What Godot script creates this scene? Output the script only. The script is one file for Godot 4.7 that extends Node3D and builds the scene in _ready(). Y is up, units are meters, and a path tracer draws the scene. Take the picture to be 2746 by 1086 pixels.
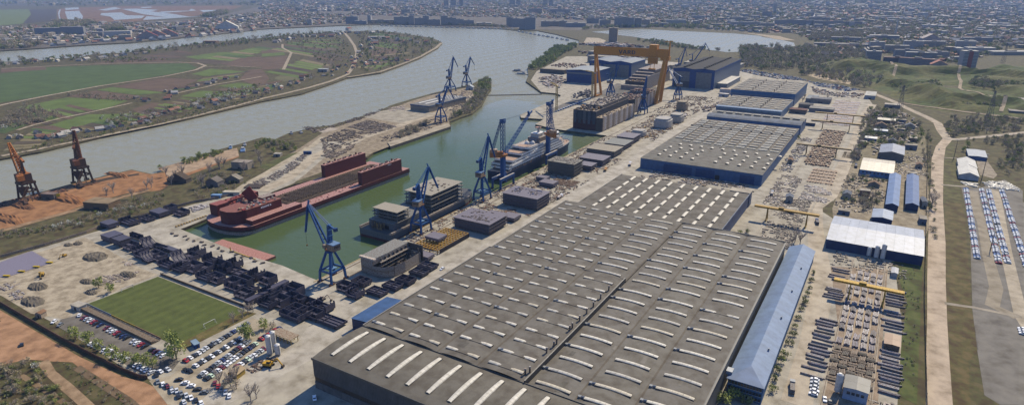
extends Node3D
# A shipyard on a river bend seen from the air. x runs across the yard, -z along it, y is up, metres.

var M := {}
var rng := RandomNumberGenerator.new()

class MB:
	# collects faces with a colour for each corner (linear values) and commits them as one mesh
	var v := PackedVector3Array()
	var n := PackedVector3Array()
	var c := PackedColorArray()
	func tri(a: Vector3, b: Vector3, d: Vector3, col: Color) -> void:
		var nn := (b - a).cross(d - a).normalized()
		v.append(a); v.append(d); v.append(b)
		n.append(nn); n.append(nn); n.append(nn)
		c.append(col); c.append(col); c.append(col)
	func quad(a: Vector3, b: Vector3, d: Vector3, e: Vector3, col: Color) -> void:
		tri(a, b, d, col)
		tri(a, d, e, col)
	func up(a: Vector3, b: Vector3, d: Vector3, e: Vector3, col: Color) -> void:
		for t in [[a, b, d], [a, d, e]]:
			if (t[1] - t[0]).cross(t[2] - t[0]).y < 0: tri(t[0], t[2], t[1], col)
			else: tri(t[0], t[1], t[2], col)
	func box(t: Transform3D, s: Vector3, col: Color, top = null) -> void:
		# s: size; t: the middle of its base
		var x := s.x * 0.5
		var z := s.z * 0.5
		var p := [t * Vector3(-x, 0, z), t * Vector3(x, 0, z), t * Vector3(x, 0, -z), t * Vector3(-x, 0, -z), t * Vector3(-x, s.y, z), t * Vector3(x, s.y, z), t * Vector3(x, s.y, -z), t * Vector3(-x, s.y, -z)]
		quad(p[0], p[1], p[5], p[4], col)
		quad(p[1], p[2], p[6], p[5], col)
		quad(p[2], p[3], p[7], p[6], col)
		quad(p[3], p[0], p[4], p[7], col)
		quad(p[4], p[5], p[6], p[7], col if top == null else top)
		quad(p[3], p[2], p[1], p[0], col)
	func bx(x0: float, x1: float, y0: float, y1: float, z0: float, z1: float, col: Color, top = null) -> void:
		box(Transform3D(Basis(), Vector3((x0 + x1) * 0.5, y0, (z0 + z1) * 0.5)), Vector3(absf(x1 - x0), y1 - y0, absf(z1 - z0)), col, top)
	func beam(a: Vector3, b: Vector3, w: float, h: float, col: Color) -> void:
		var d := b - a
		var l := d.length()
		if l < 0.001: return
		var y := d / l
		var ref := Vector3.UP if absf(y.y) < 0.95 else Vector3.RIGHT
		var x := ref.cross(y).normalized()
		var z := x.cross(y)
		box(Transform3D(Basis(x, y, z), a), Vector3(w, l, h), col)
	func tube(a: Vector3, b: Vector3, r0: float, r1: float, k: int, col: Color, cap := true) -> void:
		var d := (b - a).normalized()
		var ref := Vector3.UP if absf(d.y) < 0.95 else Vector3.RIGHT
		var x := ref.cross(d).normalized()
		var z := x.cross(d)
		for i in k:
			var a0 := TAU * i / k
			var a1 := TAU * (i + 1) / k
			var u0 := x * cos(a0) - z * sin(a0)
			var u1 := x * cos(a1) - z * sin(a1)
			quad(a + u0 * r0, a + u1 * r0, b + u1 * r1, b + u0 * r1, col)
			if cap and r1 > 0.01: tri(b, b + u0 * r1, b + u1 * r1, col)
			if cap: tri(a, a + u1 * r0, a + u0 * r0, col)
	func lattice(a: Vector3, b: Vector3, w0: float, w1: float, ch: float, bays: int, col: Color) -> void:
		var d := (b - a).normalized()
		var ref := Vector3.UP if absf(d.y) < 0.95 else Vector3.RIGHT
		var x := ref.cross(d).normalized()
		var z := x.cross(d)
		var sg := [[-1, -1], [1, -1], [1, 1], [-1, 1]]
		for s in sg:
			beam(a + (x * s[0] + z * s[1]) * w0 * 0.5, b + (x * s[0] + z * s[1]) * w1 * 0.5, ch, ch, col)
		for i in bays:
			var t0 := float(i) / bays
			var t1 := float(i + 1) / bays
			var q0 := lerpf(w0, w1, t0) * 0.5
			var q1 := lerpf(w0, w1, t1) * 0.5
			for k in 4:
				var s: Array = sg[k]
				var s2: Array = sg[(k + 1) % 4]
				beam(a.lerp(b, t0) + (x * s[0] + z * s[1]) * q0, a.lerp(b, t1) + (x * s2[0] + z * s2[1]) * q1, ch * 0.6, ch * 0.6, col)
	func sheet(p: PackedVector2Array, y: float, col: Color) -> void:
		var q := p
		var ix := Geometry2D.triangulate_polygon(q)
		for i in range(0, ix.size(), 3):
			var a := Vector3(q[ix[i]].x, y, q[ix[i]].y)
			var b := Vector3(q[ix[i + 1]].x, y, q[ix[i + 1]].y)
			var d := Vector3(q[ix[i + 2]].x, y, q[ix[i + 2]].y)
			if (b - a).cross(d - a).y < 0: tri(a, d, b, col)
			else: tri(a, b, d, col)
	func skirt(p: PackedVector2Array, y0: float, y1: float, col: Color) -> void:
		var area := 0.0
		for i in p.size():
			area += p[i].cross(p[(i + 1) % p.size()])
		for i in p.size():
			var a := p[i]
			var b := p[(i + 1) % p.size()]
			if area > 0:
				var sw := a; a = b; b = sw
			quad(Vector3(a.x, y0, a.y), Vector3(b.x, y0, b.y), Vector3(b.x, y1, b.y), Vector3(a.x, y1, a.y), col)
	func prism(p: PackedVector2Array, y0: float, y1: float, col: Color, top = null) -> void:
		sheet(p, y1, col if top == null else top)
		skirt(p, y0, y1, col)
	func gable(t: Transform3D, s: Vector3, rh: float, wall: Color, roof: Color, over := 0.3) -> void:
		# walls with a pitched roof, ridge along local z
		var x := s.x * 0.5
		var z := s.z * 0.5
		var f := [t * Vector3(-x, 0, z), t * Vector3(x, 0, z), t * Vector3(x, s.y, z), t * Vector3(0, s.y + rh, z), t * Vector3(-x, s.y, z)]
		var b := [t * Vector3(-x, 0, -z), t * Vector3(x, 0, -z), t * Vector3(x, s.y, -z), t * Vector3(0, s.y + rh, -z), t * Vector3(-x, s.y, -z)]
		quad(f[0], f[1], f[2], f[4], wall); tri(f[4], f[2], f[3], wall)
		quad(b[1], b[0], b[4], b[2], wall); tri(b[2], b[4], b[3], wall)
		quad(f[1], b[1], b[2], f[2], wall); quad(b[0], f[0], f[4], b[4], wall)
		var k := over / x
		var e := s.y - rh * k
		for sg in [-1.0, 1.0]:
			var p0 := t * Vector3(sg * (x + over), e + 0.12, z + over)
			var p1 := t * Vector3(sg * (x + over), e + 0.12, -z - over)
			var p2 := t * Vector3(0, s.y + rh + 0.12, -z - over)
			var p3 := t * Vector3(0, s.y + rh + 0.12, z + over)
			if sg > 0: quad(p0, p1, p2, p3, roof)
			else: quad(p1, p0, p3, p2, roof)
	func hip(t: Transform3D, s: Vector3, rh: float, wall: Color, roof: Color, over := 0.4) -> void:
		box(t, s, wall)
		var x := s.x * 0.5 + over
		var z := s.z * 0.5 + over
		var r := maxf(0.0, z - x)
		var y := s.y + 0.06
		var p := [t * Vector3(-x, y, z), t * Vector3(x, y, z), t * Vector3(x, y, -z), t * Vector3(-x, y, -z), t * Vector3(0, y + rh, r), t * Vector3(0, y + rh, -r)]
		tri(p[0], p[1], p[4], roof); quad(p[1], p[2], p[5], p[4], roof); tri(p[2], p[3], p[5], roof); quad(p[3], p[0], p[4], p[5], roof)
	func mesh(m: Material) -> ArrayMesh:
		var a := []
		a.resize(Mesh.ARRAY_MAX)
		a[Mesh.ARRAY_VERTEX] = v
		a[Mesh.ARRAY_NORMAL] = n
		a[Mesh.ARRAY_COLOR] = c
		var am := ArrayMesh.new()
		if v.size() > 0:
			am.add_surface_from_arrays(Mesh.PRIMITIVE_TRIANGLES, a)
			am.surface_set_material(0, m)
		return am

func T(x: float, y: float, z: float, turn := 0.0) -> Transform3D:
	return Transform3D(Basis(Vector3.UP, turn), Vector3(x, y, z))
func pts(a: Array) -> PackedVector2Array:
	var p := PackedVector2Array()
	for i in range(0, a.size(), 2):
		p.append(Vector2(a[i], a[i + 1]))
	return p
func rect(x0: float, x1: float, z0: float, z1: float) -> PackedVector2Array:
	return PackedVector2Array([Vector2(x0, z0), Vector2(x1, z0), Vector2(x1, z1), Vector2(x0, z1)])
func tag(o: Node3D, label: String, category: String, group := "") -> Node3D:
	o.set_meta("label", label)
	o.set_meta("category", category)
	if group: o.set_meta("group", group)
	return o
func thing(called: String, label: String, category: String, at: Vector3, turn := 0.0, group := "") -> Node3D:
	var o := Node3D.new()
	o.name = called
	add_child(o, true)
	o.position = at
	o.rotation.y = turn
	return tag(o, label, category, group)
func put(called: String, mb: MB, m: Material, parent: Node = self) -> MeshInstance3D:
	return put_mesh(called, mb.mesh(m), parent)
func put_mesh(called: String, me: Mesh, parent: Node = self, at := Vector3.ZERO, turn := 0.0) -> MeshInstance3D:
	var o := MeshInstance3D.new()
	o.name = called
	o.mesh = me
	parent.add_child(o, true)
	o.position = at
	o.rotation.y = turn
	return o
func structure(called: String, mb: MB, m: Material) -> MeshInstance3D:
	var o := put(called, mb, m)
	o.set_meta("kind", "structure")
	return o
func ground_sheet(called: String, p: PackedVector2Array, y: float, m: Material, col: Color) -> MeshInstance3D:
	var b := MB.new()
	b.sheet(p, y, col)
	return structure(called, b, m)
func ribbon(called: String, a: Array, w: float, y: float, m: Material, col: Color) -> MeshInstance3D:
	# a road or path of width w along a line of points
	var p := pts(a)
	var b := MB.new()
	var l := PackedVector2Array()
	var r := PackedVector2Array()
	for i in p.size():
		var d := (p[mini(i + 1, p.size() - 1)] - p[maxi(i - 1, 0)]).normalized()
		var s := Vector2(-d.y, d.x) * w * 0.5 * rng.randf_range(0.88, 1.12)
		l.append(p[i] + s); r.append(p[i] - s)
	for i in p.size() - 1:
		b.up(Vector3(l[i].x, y, l[i].y), Vector3(l[i + 1].x, y, l[i + 1].y), Vector3(r[i + 1].x, y, r[i + 1].y), Vector3(r[i].x, y, r[i].y), col)
	return structure(called, b, m)

func noise_tex(sd: int, freq: float, oct: int, ramp: Array, size := 512, cell := false) -> ImageTexture:
	# ramp: [position, colour, ...] in sRGB
	var f := FastNoiseLite.new()
	f.seed = sd
	f.frequency = freq
	f.noise_type = FastNoiseLite.TYPE_CELLULAR if cell else FastNoiseLite.TYPE_SIMPLEX_SMOOTH
	f.fractal_type = FastNoiseLite.FRACTAL_FBM
	f.fractal_octaves = oct
	f.fractal_gain = 0.6
	var im := f.get_seamless_image(size, size)
	im.convert(Image.FORMAT_L8)
	var g := Gradient.new()
	g.offsets = PackedFloat32Array(range(0, ramp.size(), 2).map(func(i): return ramp[i]))
	g.colors = PackedColorArray(range(1, ramp.size(), 2).map(func(i): return ramp[i]))
	var lut := PackedByteArray()
	for i in 256:
		var q := g.sample(i / 255.0)
		lut.append(q.r8); lut.append(q.g8); lut.append(q.b8)
	var src := im.get_data()
	var dst := PackedByteArray()
	dst.resize(src.size() * 3)
	var k := 0
	for i in src.size():
		var j := src[i] * 3
		dst[k] = lut[j]; dst[k + 1] = lut[j + 1]; dst[k + 2] = lut[j + 2]
		k += 3
	return ImageTexture.create_from_image(Image.create_from_data(size, size, false, Image.FORMAT_RGB8, dst))

func mat(called: String, rough: float, tex: Texture2D = null, metres := 10.0, detail: Texture2D = null, dmetres := 3.0) -> StandardMaterial3D:
	var m := StandardMaterial3D.new()
	m.resource_name = called
	m.vertex_color_use_as_albedo = true
	m.roughness = rough
	m.metallic_specular = 0.35
	if tex:
		m.albedo_texture = tex
		m.uv1_triplanar = true
		m.uv1_world_triplanar = true
		m.uv1_scale = Vector3.ONE / metres
	if detail:
		m.detail_enabled = true
		m.detail_albedo = detail
		m.detail_blend_mode = BaseMaterial3D.BLEND_MODE_MUL
		m.detail_uv_layer = BaseMaterial3D.DETAIL_UV_2
		m.uv2_triplanar = true
		m.uv2_world_triplanar = true
		m.uv2_scale = Vector3.ONE / dmetres
	M[called] = m
	return m

func G(v: float) -> Color:
	return Color(v, v, v)

func make_materials() -> void:
	# tone maps: neutral variation that multiplies the colour of the thing
	var soft := noise_tex(1, 0.012, 5, [0.0, Color(0.8, 0.79, 0.77), 0.45, Color(0.92, 0.915, 0.9), 1.0, Color(1, 1, 1)])
	var strong := noise_tex(2, 0.02, 7, [0.0, Color(0.66, 0.64, 0.61), 0.4, Color(0.84, 0.825, 0.8), 0.6, Color(0.92, 0.91, 0.89), 1.0, Color(1, 1, 1)])
	var fine := noise_tex(3, 0.06, 4, [0.0, Color(0.6, 0.58, 0.56), 0.5, Color(0.88, 0.87, 0.86), 1.0, Color(1, 1, 1)])
	var speck := noise_tex(4, 0.11, 3, [0.0, Color(0.5, 0.48, 0.44), 0.38, Color(0.76, 0.74, 0.7), 0.55, Color(0.92, 0.9, 0.88), 1.0, Color(1, 1, 1)])
	var rust := noise_tex(5, 0.018, 6, [0.0, Color(0.55, 0.36, 0.26), 0.32, Color(0.8, 0.66, 0.56), 0.46, Color(0.95, 0.93, 0.92), 1.0, Color(1, 1, 1)])
	var veg := noise_tex(6, 0.02, 8, [0.0, Color(0.6, 0.54, 0.46), 0.35, Color(0.78, 0.72, 0.62), 0.52, Color(0.82, 0.86, 0.66), 0.7, Color(0.97, 0.93, 0.8), 1.0, Color(1, 1, 0.92)])
	var yard := noise_tex(7, 0.010, 8, [0.0, Color(0.7, 0.675, 0.64), 0.3, Color(0.86, 0.84, 0.8), 0.5, Color(0.93, 0.915, 0.89), 0.75, Color(1, 0.985, 0.95), 1.0, Color(1, 1, 0.98)], 1024)
	var felt := noise_tex(8, 0.010, 8, [0.0, Color(0.72, 0.69, 0.65), 0.33, Color(0.85, 0.83, 0.8), 0.5, Color(0.91, 0.9, 0.88), 0.66, Color(0.97, 0.965, 0.95), 1.0, Color(1, 1, 1)], 1024)
	mat("paint", 0.5, soft, 14.0, fine, 3.0)
	mat("worn", 0.65, rust, 11.0, fine, 2.5)
	mat("steel", 0.55, strong, 9.0, fine, 2.0)
	mat("roof", 0.85, felt, 120.0, fine, 7.0)
	mat("sheeting", 0.5, soft, 40.0, fine, 5.0)
	mat("plastic", 0.6, soft, 20.0, fine, 2.3)
	mat("concrete", 0.9, yard, 150.0, fine, 11.0)
	mat("soil", 0.95, strong, 90.0, speck, 14.0)
	mat("ore", 0.95, strong, 120.0, fine, 12.0)
	mat("grass", 0.95, veg, 130.0, speck, 13.0)
	mat("field", 0.95, soft, 300.0, fine, 22.0)
	mat("turf", 0.95, soft, 60.0, fine, 6.0)
	mat("far_ground", 0.95, strong, 700.0, strong, 110.0)
	mat("rough", 0.9, speck, 10.0, fine, 3.0)
	mat("wall", 0.85, soft, 30.0, fine, 6.0)
	mat("bark", 0.9)
	var lf := mat("leaf", 0.75)
	lf.backlight_enabled = true
	lf.backlight = Color(0.3, 0.35, 0.12)
	lf.cull_mode = BaseMaterial3D.CULL_DISABLED
	var car := mat("car", 0.35)
	car.clearcoat_enabled = true
	car.clearcoat = 0.7
	car.clearcoat_roughness = 0.08
	var gl := mat("glass", 0.08)
	gl.metallic_specular = 0.5
	for wk in ["water", "basin"]: make_water(wk)

func make_water(called: String) -> void:
	var w := mat(called, 0.2)
	w.metallic_specular = 0.17 if called == "water" else 0.26
	var wn := FastNoiseLite.new()
	wn.seed = 31
	wn.frequency = 0.02
	wn.fractal_octaves = 5
	var wi := wn.get_seamless_image(512, 512)
	wi.convert(Image.FORMAT_L8)
	w.heightmap_enabled = true
	w.heightmap_texture = ImageTexture.create_from_image(wi)
	w.heightmap_scale = 4.0 if called == "water" else 12.0
	var wind := noise_tex(33, 0.008, 5, [0.0, G(0.25), 0.4, G(0.5), 0.6, G(0.8), 1.0, G(1.0)])
	w.roughness = 0.5 if called == "water" else 0.24
	w.roughness_texture = wind
	w.uv1_triplanar = true
	w.uv1_world_triplanar = true
	w.uv1_scale = Vector3(1.0 / 85.0, 1.0 / 85.0, 1.0 / 60.0)

func _ready() -> void:
	rng.seed = 20240407
	# ---- camera, sky, sun, exposure
	var cam := Camera3D.new()
	cam.name = "camera"
	add_child(cam)
	cam.position = Vector3(0, 190, 0)
	cam.fov = 35.444
	cam.near = 1.0
	cam.far = 60000.0
	cam.basis = Basis(Vector3.UP, deg_to_rad(31.159)) * Basis(Vector3.RIGHT, deg_to_rad(-19.154)) * Basis(Vector3.BACK, deg_to_rad(-0.1435))
	cam.current = true
	var sun := DirectionalLight3D.new()
	sun.name = "sun"
	add_child(sun)
	sun.light_energy = 1.6
	sun.light_color = Color(1.0, 0.95, 0.85)
	sun.light_angular_distance = 0.55
	sun.shadow_enabled = true
	sun.rotation_degrees = Vector3(-45, 172.5, 0)
	var env := Environment.new()
	env.background_mode = Environment.BG_SKY
	var sky := Sky.new()
	var sm := ProceduralSkyMaterial.new()
	sm.sky_top_color = Color(0.30, 0.46, 0.72)
	sm.sky_horizon_color = Color(0.70, 0.78, 0.88)
	sm.sky_curve = 0.16
	sm.ground_bottom_color = Color(0.35, 0.36, 0.36)
	sm.ground_horizon_color = Color(0.66, 0.72, 0.80)
	sky.sky_material = sm
	env.sky = sky
	env.tonemap_mode = Environment.TONE_MAPPER_LINEAR
	env.tonemap_exposure = 1.42
	env.fog_enabled = true
	env.fog_density = 0.000048
	env.fog_light_color = Color(0.62, 0.74, 0.92)
	env.sdfgi_enabled = true
	env.ssao_enabled = true
	env.ssil_enabled = true
	var we := WorldEnvironment.new()
	we.name = "world_environment"
	we.environment = env
	add_child(we)
	make_materials()
	build_ground()
	build_halls()
	build_cranes()
	build_ships()
	build_blocks()
	build_right_yard()
	build_left_side()
	build_cars()
	build_trees()
	build_island()
	build_far_yard()
	build_town()

# ---------------------------------------------------------------- ground, water, roads

func build_ground() -> void:
	var land := pts([-900, 420, -900, -150, -689.9, -174.4, -683.5, -226.0, -688.8, -247.0, -694.3, -294.4, -693.2, -350.4, -657.4, -352.1, -657.6, -360.6, -681.7, -413.0, -689.2, -448.9, -692.0, -484.1,
		-697.3, -522.1, -674.4, -525.3, -686.8, -554.9, -685.4, -598.5, -675.6, -622.3, -682.0, -679.9, -687.9, -733.7, -706.0, -782.1, -714.2, -842.3, -721.0, -917.8, -720.0, -971.4, -719.9, -1037.4, -747.1, -1113.5, -741.1, -1127.1, -691.6, -1065.9,
		-651.8, -1003.0, -627.5, -952.3, -574.6, -855.0, -550.9, -792.1, -549.0, -758.1, -544.8, -727.5, -530.6, -710.7, -521.6, -572.9, -537.7, -586.0,
		-517.1, -536.4, -508.3, -518.3, -510.4, -473.0, -491.7, -432.3, -498.8, -402.8, -498.1, -382.5, -496.5, -364.6, -483.8, -285.9, -482.4, -272.4, -314, -259.5,
		-314, -761, -391.8, -761.3, -429, -774, -436, -812, -470, -804, -482.4, -822.0, -498.2, -980.8, -508.4, -1010.2, -525.0, -1025.1, -555.7, -1023.7, -647.4, -1126.8, -684.0, -1201.0, -752.5, -1316.4, -821.4, -1502.4, -861.5, -1622.1, -931.8, -1799.6, -929.2, -1877.0, -925.1, -1960.1,
		-973.5, -2062.1, -1019.6, -2108.7, -1170.8, -2266.9, -1326.1, -2401.1, -1366.9, -2344.8, -1459.9, -2395.8, -1697.7, -2474.9, -1923.6, -2466.2, -2134.1, -2420.2, -2220.6, -2372.5, -2294.0, -2244.5, -2361.1, -2059.5, -2423.1, -1888.4,
		-2352.6, -1696.3, -2317.4, -1536.5, -2276.3, -1349.6, -2249.0, -1225.7, -2291.2, -1116.4, -2303.2, -972.5, -2322.5, -872.2, -2374.2, -697.2, -2436.3, -383.0, -16000, -4000, -16000, -16000, 9000, -16000, 9000, 420])
	var b := MB.new()
	b.sheet(land, 0.0, Color(0.115, 0.105, 0.065))
	b.skirt(land, -7.0, 0.0, Color(0.12, 0.11, 0.09))
	structure("ground", b, M.grass)
	# the peninsula of fields between the two arms of the river
	var pen := pts([-929.6, -124.5, -1944.6, -400.8, -2023.0, -628.8, -1987.1, -740.0, -1947.4, -814.0, -1926.7, -901.9, -1979.5, -959.6, -1944.3, -1029.7, -1987.7, -1229.2, -2046.3, -1360.1, -2029.6, -1576.9, -2043.8, -1641.8, -2068.8, -1797.1, -1993.1, -1938.0, -1942.2, -2071.2, -1735.1, -2008.1, -1480.4, -1886.6, -1339.9, -1760.5,
		-1229.4, -1594.1, -1104.2, -1352.3, -1037.2, -1193.5, -993.1, -1074.6, -1001.5, -979.3, -967.8, -902.0, -925.0, -788.6, -922.4, -700.2, -906.6, -614.9, -892.7, -532.6, -896.1, -475.9, -880.6, -402.4, -867.2, -339.2, -870.0, -299.6, -892.3, -218.0])
	b = MB.new()
	b.sheet(pen, -0.4, Color(0.108, 0.097, 0.055))
	b.skirt(pen, -7.0, -0.4, Color(0.12, 0.105, 0.08))
	structure("peninsula", b, M.grass)
	# water: brown with silt in the stream, green and clearer in the dock basin
	b = MB.new()
	var dock := MB.new()
	var silt := Color(0.175, 0.17, 0.128)
	var green := Color(0.052, 0.075, 0.03)
	var xs := [-16000, -9000, -5000, -3000, -2000, -1500, -1200]
	var zs := [600, 0, -150]
	for i in range(-1160, -280, 20): xs.append(i)
	xs.append_array([0, 1500])
	for i in range(-200, -1300, -20): zs.append(i)
	zs.append_array([-1500, -1800, -2300, -3000, -4000, -6000, -9000, -16000])
	var wn := FastNoiseLite.new()
	wn.seed = 5
	wn.frequency = 0.004
	var tone := func(x: float, z: float) -> Color:
		# distance into the basin from its mouth decides how much silt hangs in the water
		var mouth := smoothstep(-1080.0, -560.0, z + wn.get_noise_2d(x, z) * 90.0)
		var side := smoothstep(-640.0, -530.0, x + wn.get_noise_2d(z, x) * 30.0)
		return silt.lerp(green, clampf(mouth * side, 0, 1))
	for i in xs.size() - 1:
		for j in zs.size() - 1:
			var q := [Vector2(xs[i], zs[j]), Vector2(xs[i + 1], zs[j]), Vector2(xs[i + 1], zs[j + 1]), Vector2(xs[i], zs[j + 1])]
			var m: MB = dock if tone.call(xs[i], zs[j]).r < 0.15 else b
			for t in [[0, 1, 2], [0, 2, 3]]:
				for k in [t[0], t[2], t[1]]:
					m.v.append(Vector3(q[k].x, -2.6, q[k].y)); m.n.append(Vector3.UP); m.c.append(tone.call(q[k].x, q[k].y))
	structure("river_water", b, M.water)
	structure("basin_water", dock, M.basin)
	# lake behind the yard
	ground_sheet("lake_water", pts([-1095.8, -2439.7, -1043.6, -2585.7, -977.6, -2691.1, -826.8, -2653.7, -709.5, -2643.3, -582.1, -2630.4, -465.5, -2561.9, -446.8, -2509.8, -380.6, -2439.1, -310.1, -2310.6, -290.4, -2195.3, -314.4, -2108.7, -373.5, -2118.3, -386.0, -2026.2, -401.2, -1938.2, -425.5, -1899.0, -487.0, -1941.4, -578.1, -2009.1, -664.7, -2143.3, -771.0, -2209.1, -859.7, -2287.5, -942.4, -2337.3]), 0.3, M.water, Color(0.2, 0.2, 0.17))
	ground_sheet("lake_beach", pts([-568.7, -2694.8, -493.8, -2646.7, -387.2, -2567.7, -391.7, -2554.7, -319.1, -2409.0, -359.2, -2395.5, -445.6, -2503.4, -391.9, -2438.6, -478.5, -2587.0]), 0.6, M.soil, Color(0.42, 0.36, 0.27))
	# ---- shipyard surfaces
	var conc := Color(0.395, 0.375, 0.325)
	ground_sheet("yard_concrete", pts([-537.3, -168.4, -537.0, -226.8, -533.6, -268.2, -529.9, -316.5, -519.5, -356.8, -538.6, -379.9, -561.1, -425.7, -591.8, -491.5, -610.7, -546.2, -568.1, -571.4, -564.9, -523.0, -543.6, -480.6, -519.1, -438.0, -501.8, -405.4, -498.6, -382.9, -496.5, -364.6, -483.8, -285.9, -482.4, -272.4, -314, -259.5, -314, -761, -391.8, -761.3, -429, -774, -436, -812, -470, -804, -482.4, -822.0, -498.2, -980.8, -508.4, -1010.2, -525.0, -1025.1, -555.7, -1023.7, -646.9, -1146.3, -703.5, -1273.5, -781.4, -1580.2, -688.6, -1633.5, -501.6, -1493.6, -285.1, -1525.2, -154.6, -1404.4, -45.1, -1311.3, -27.2, -1189.1, -28.1, -917.6, -27.9, -771.5, -25.0, -715.2, -31.1, -623.8, -43.7, -596.1, 20.0, -504.6, 26.9, -391.4, 26.1, -310.9, -42, -190, -190, -120, -330, -80, -272.5, -132.0, -265.6, -149.4, -297.8, -139.3, -306.3, -139.4, -307.0, -137.4, -398.7, -142.7, -471.9, -142.6, -549.6, -137.7]), 0.05, M.concrete, conc)
	# paler lanes where trucks polish the concrete and darker spill areas beside the quay
	ribbon("main_lane", [-262, -120, -250, -215, -243, -300, -240, -420, -241, -560, -238, -640, -240, -760, -241, -900, -235, -1020, -225, -1180, -281.7, -1459.9, -285.1, -1525.2], 20, 0.09, M.concrete, Color(0.45, 0.43, 0.385))
	ribbon("dock_head_lane", [-500.5, -252.3, -487.3, -260.2, -461.1, -255.0, -415.5, -252.4, -388.5, -252.7, -382.2, -257.7, -353.7, -258.5, -321.3, -254.5, -293.5, -252.6, -267.4, -242.9, -262.7, -218.2, -250.1, -197.0], 17, 0.14, M.concrete, Color(0.44, 0.42, 0.375))
	ground_sheet("dirt_lot", pts([-545.6, -147.6, -529.8, -172.9, -529.1, -198.7, -531.6, -222.7, -482.3, -217.9, -436.6, -212.7, -414.8, -212.6, -414.8, -167.3, -402.2, -148.7, -428.9, -141.2, -471.9, -142.6, -530.1, -131.2]), 0.1, M.soil, Color(0.45, 0.40, 0.315))
	ground_sheet("car_park", pts([-295.8, -154.4, -296.5, -173.8, -308.0, -207.1, -283.4, -209.0, -274.2, -188.4, -269.7, -167.8, -265.7, -152.3, -260.5, -139.2, -272.5, -132.0, -299.1, -138.5, -293.9, -146.9]), 0.1, M.concrete, Color(0.40, 0.36, 0.28))
	ground_sheet("asphalt_parking", pts([-405.3, -146.8, -400.7, -158.0, -316.0, -157.7, -302.3, -157.0, -297.2, -149.4, -306.1, -140.0, -350.8, -141.5, -396.2, -141.5]), 0.14, M.concrete, Color(0.17, 0.16, 0.145))
	# right hand yard: gravel, rail strip and grass border
	ground_sheet("steel_yard_strip", pts([-18.1, -465.5, 16.7, -480.0, 18.1, -306.1, -4.4, -292.6, -4.6, -372.6]), 0.1, M.soil, Color(0.36, 0.29, 0.22))
	ground_sheet("grass_border", pts([18.2, -496.8, 37.7, -502.0, 34.0, -315.7, 25.9, -319.5, 27.0, -383.1, 28.9, -434.2, 21.6, -479.9]), 0.12, M.grass, Color(0.10, 0.125, 0.05))
	ribbon("right_lane", [-15.1, -286.3, -16.4, -349.1, -19.1, -426.6, -37.7, -545.2, -43.7, -596.1, -35.5, -636.3, -34.3, -724.4, -33.0, -826.6, -33.6, -793.9, -30.5, -875.2, -32.6, -988.3, -31.3, -1109.2, -27.2, -1189.1], 13, 0.1, M.concrete, Color(0.46, 0.415, 0.34))
	ground_sheet("works_dirt", pts([-30, -760, 12, -760, 44, -860, 44, -600, 40, -566, -26, -566, -30, -600]), 0.08, M.soil, Color(0.34, 0.3, 0.23))
	ground_sheet("works_dirt", pts([-26, -1060, 20, -1060, 44, -960, 44, -862, 12, -762, -30, -762]), 0.08, M.soil, Color(0.25, 0.225, 0.15))
	# ore quay, stained orange by what is unloaded there
	var ore := Color(0.36, 0.185, 0.085)
	ground_sheet("ore_quay", pts([-686.7, -173.4, -680.1, -224.7, -685.2, -245.5, -691.2, -292.9, -690.8, -349.0, -658.1, -350.7, -651.4, -362.5, -671.3, -366.6, -677.7, -410.3, -676.6, -469.8, -638.1, -443.9, -628.1, -401.3, -616.0, -356.6, -595.3, -323.0, -614.2, -303.1, -613.4, -264.3, -607.4, -238.7, -608.8, -219.7, -600.9, -193.5, -624.7, -153.6]), 0.06, M.ore, ore)
	ground_sheet("ore_quay_pale", pts([-651.4, -362.5, -669.4, -367.7, -677.7, -410.3, -676.6, -469.8, -642.0, -446.8, -635.3, -406.3, -629.2, -373.9, -624.8, -351.4]), 0.1, M.ore, Color(0.44, 0.33, 0.23))
	ground_sheet("ore_rail_trench", pts([-679.3, -260.7, -674.2, -278.9, -674.8, -315.2, -665.6, -342.7, -671.4, -346.0, -684.5, -320.3, -685.2, -280.3, -685.6, -264.5]), 0.1, M.soil, Color(0.07, 0.05, 0.035))
	ribbon("ore_path", [-607.5, -181.6, -604.4, -202.3, -605.7, -230.5, -605.9, -258.8, -606.8, -289.1, -606.4, -319.2], 7, 0.12, M.soil, Color(0.36, 0.25, 0.15))
	# orange road bottom left, outside the yard fence
	ground_sheet("orange_road", pts([-530.1, -131.2, -448.9, -133.5, -406.6, -132.7, -351.8, -131.8, -313.1, -133.8, -300.2, -136.6, -279.7, -137.5, -264.7, -133.1, -232.7, -126.6, -252.7, -107.3, -288.4, -125.9, -316.5, -123.9, -350.4, -127.1, -361.4, -121.6, -374.4, -116.0, -379.8, -106.3, -404.6, -89.3, -458.0, -107.2, -433.3, -127.4]), 0.06, M.ore, Color(0.42, 0.25, 0.145))
	ribbon("rutted_track", [-365.0, -119.5, -349.3, -116.2, -329.3, -114.3, -305.9, -112.0, -284.9, -109.3], 5, 0.09, M.soil, Color(0.36, 0.26, 0.17))
	ribbon("rutted_track", [-343.6, -125.8, -318.3, -124.8, -291.7, -123.9, -267.5, -121.3], 4, 0.09, M.soil, Color(0.18, 0.13, 0.085))
	ribbon("rutted_track", [-360.5, -107.4, -334.2, -107.6, -314.1, -107.1], 3, 0.09, M.soil, Color(0.26, 0.19, 0.12))
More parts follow.
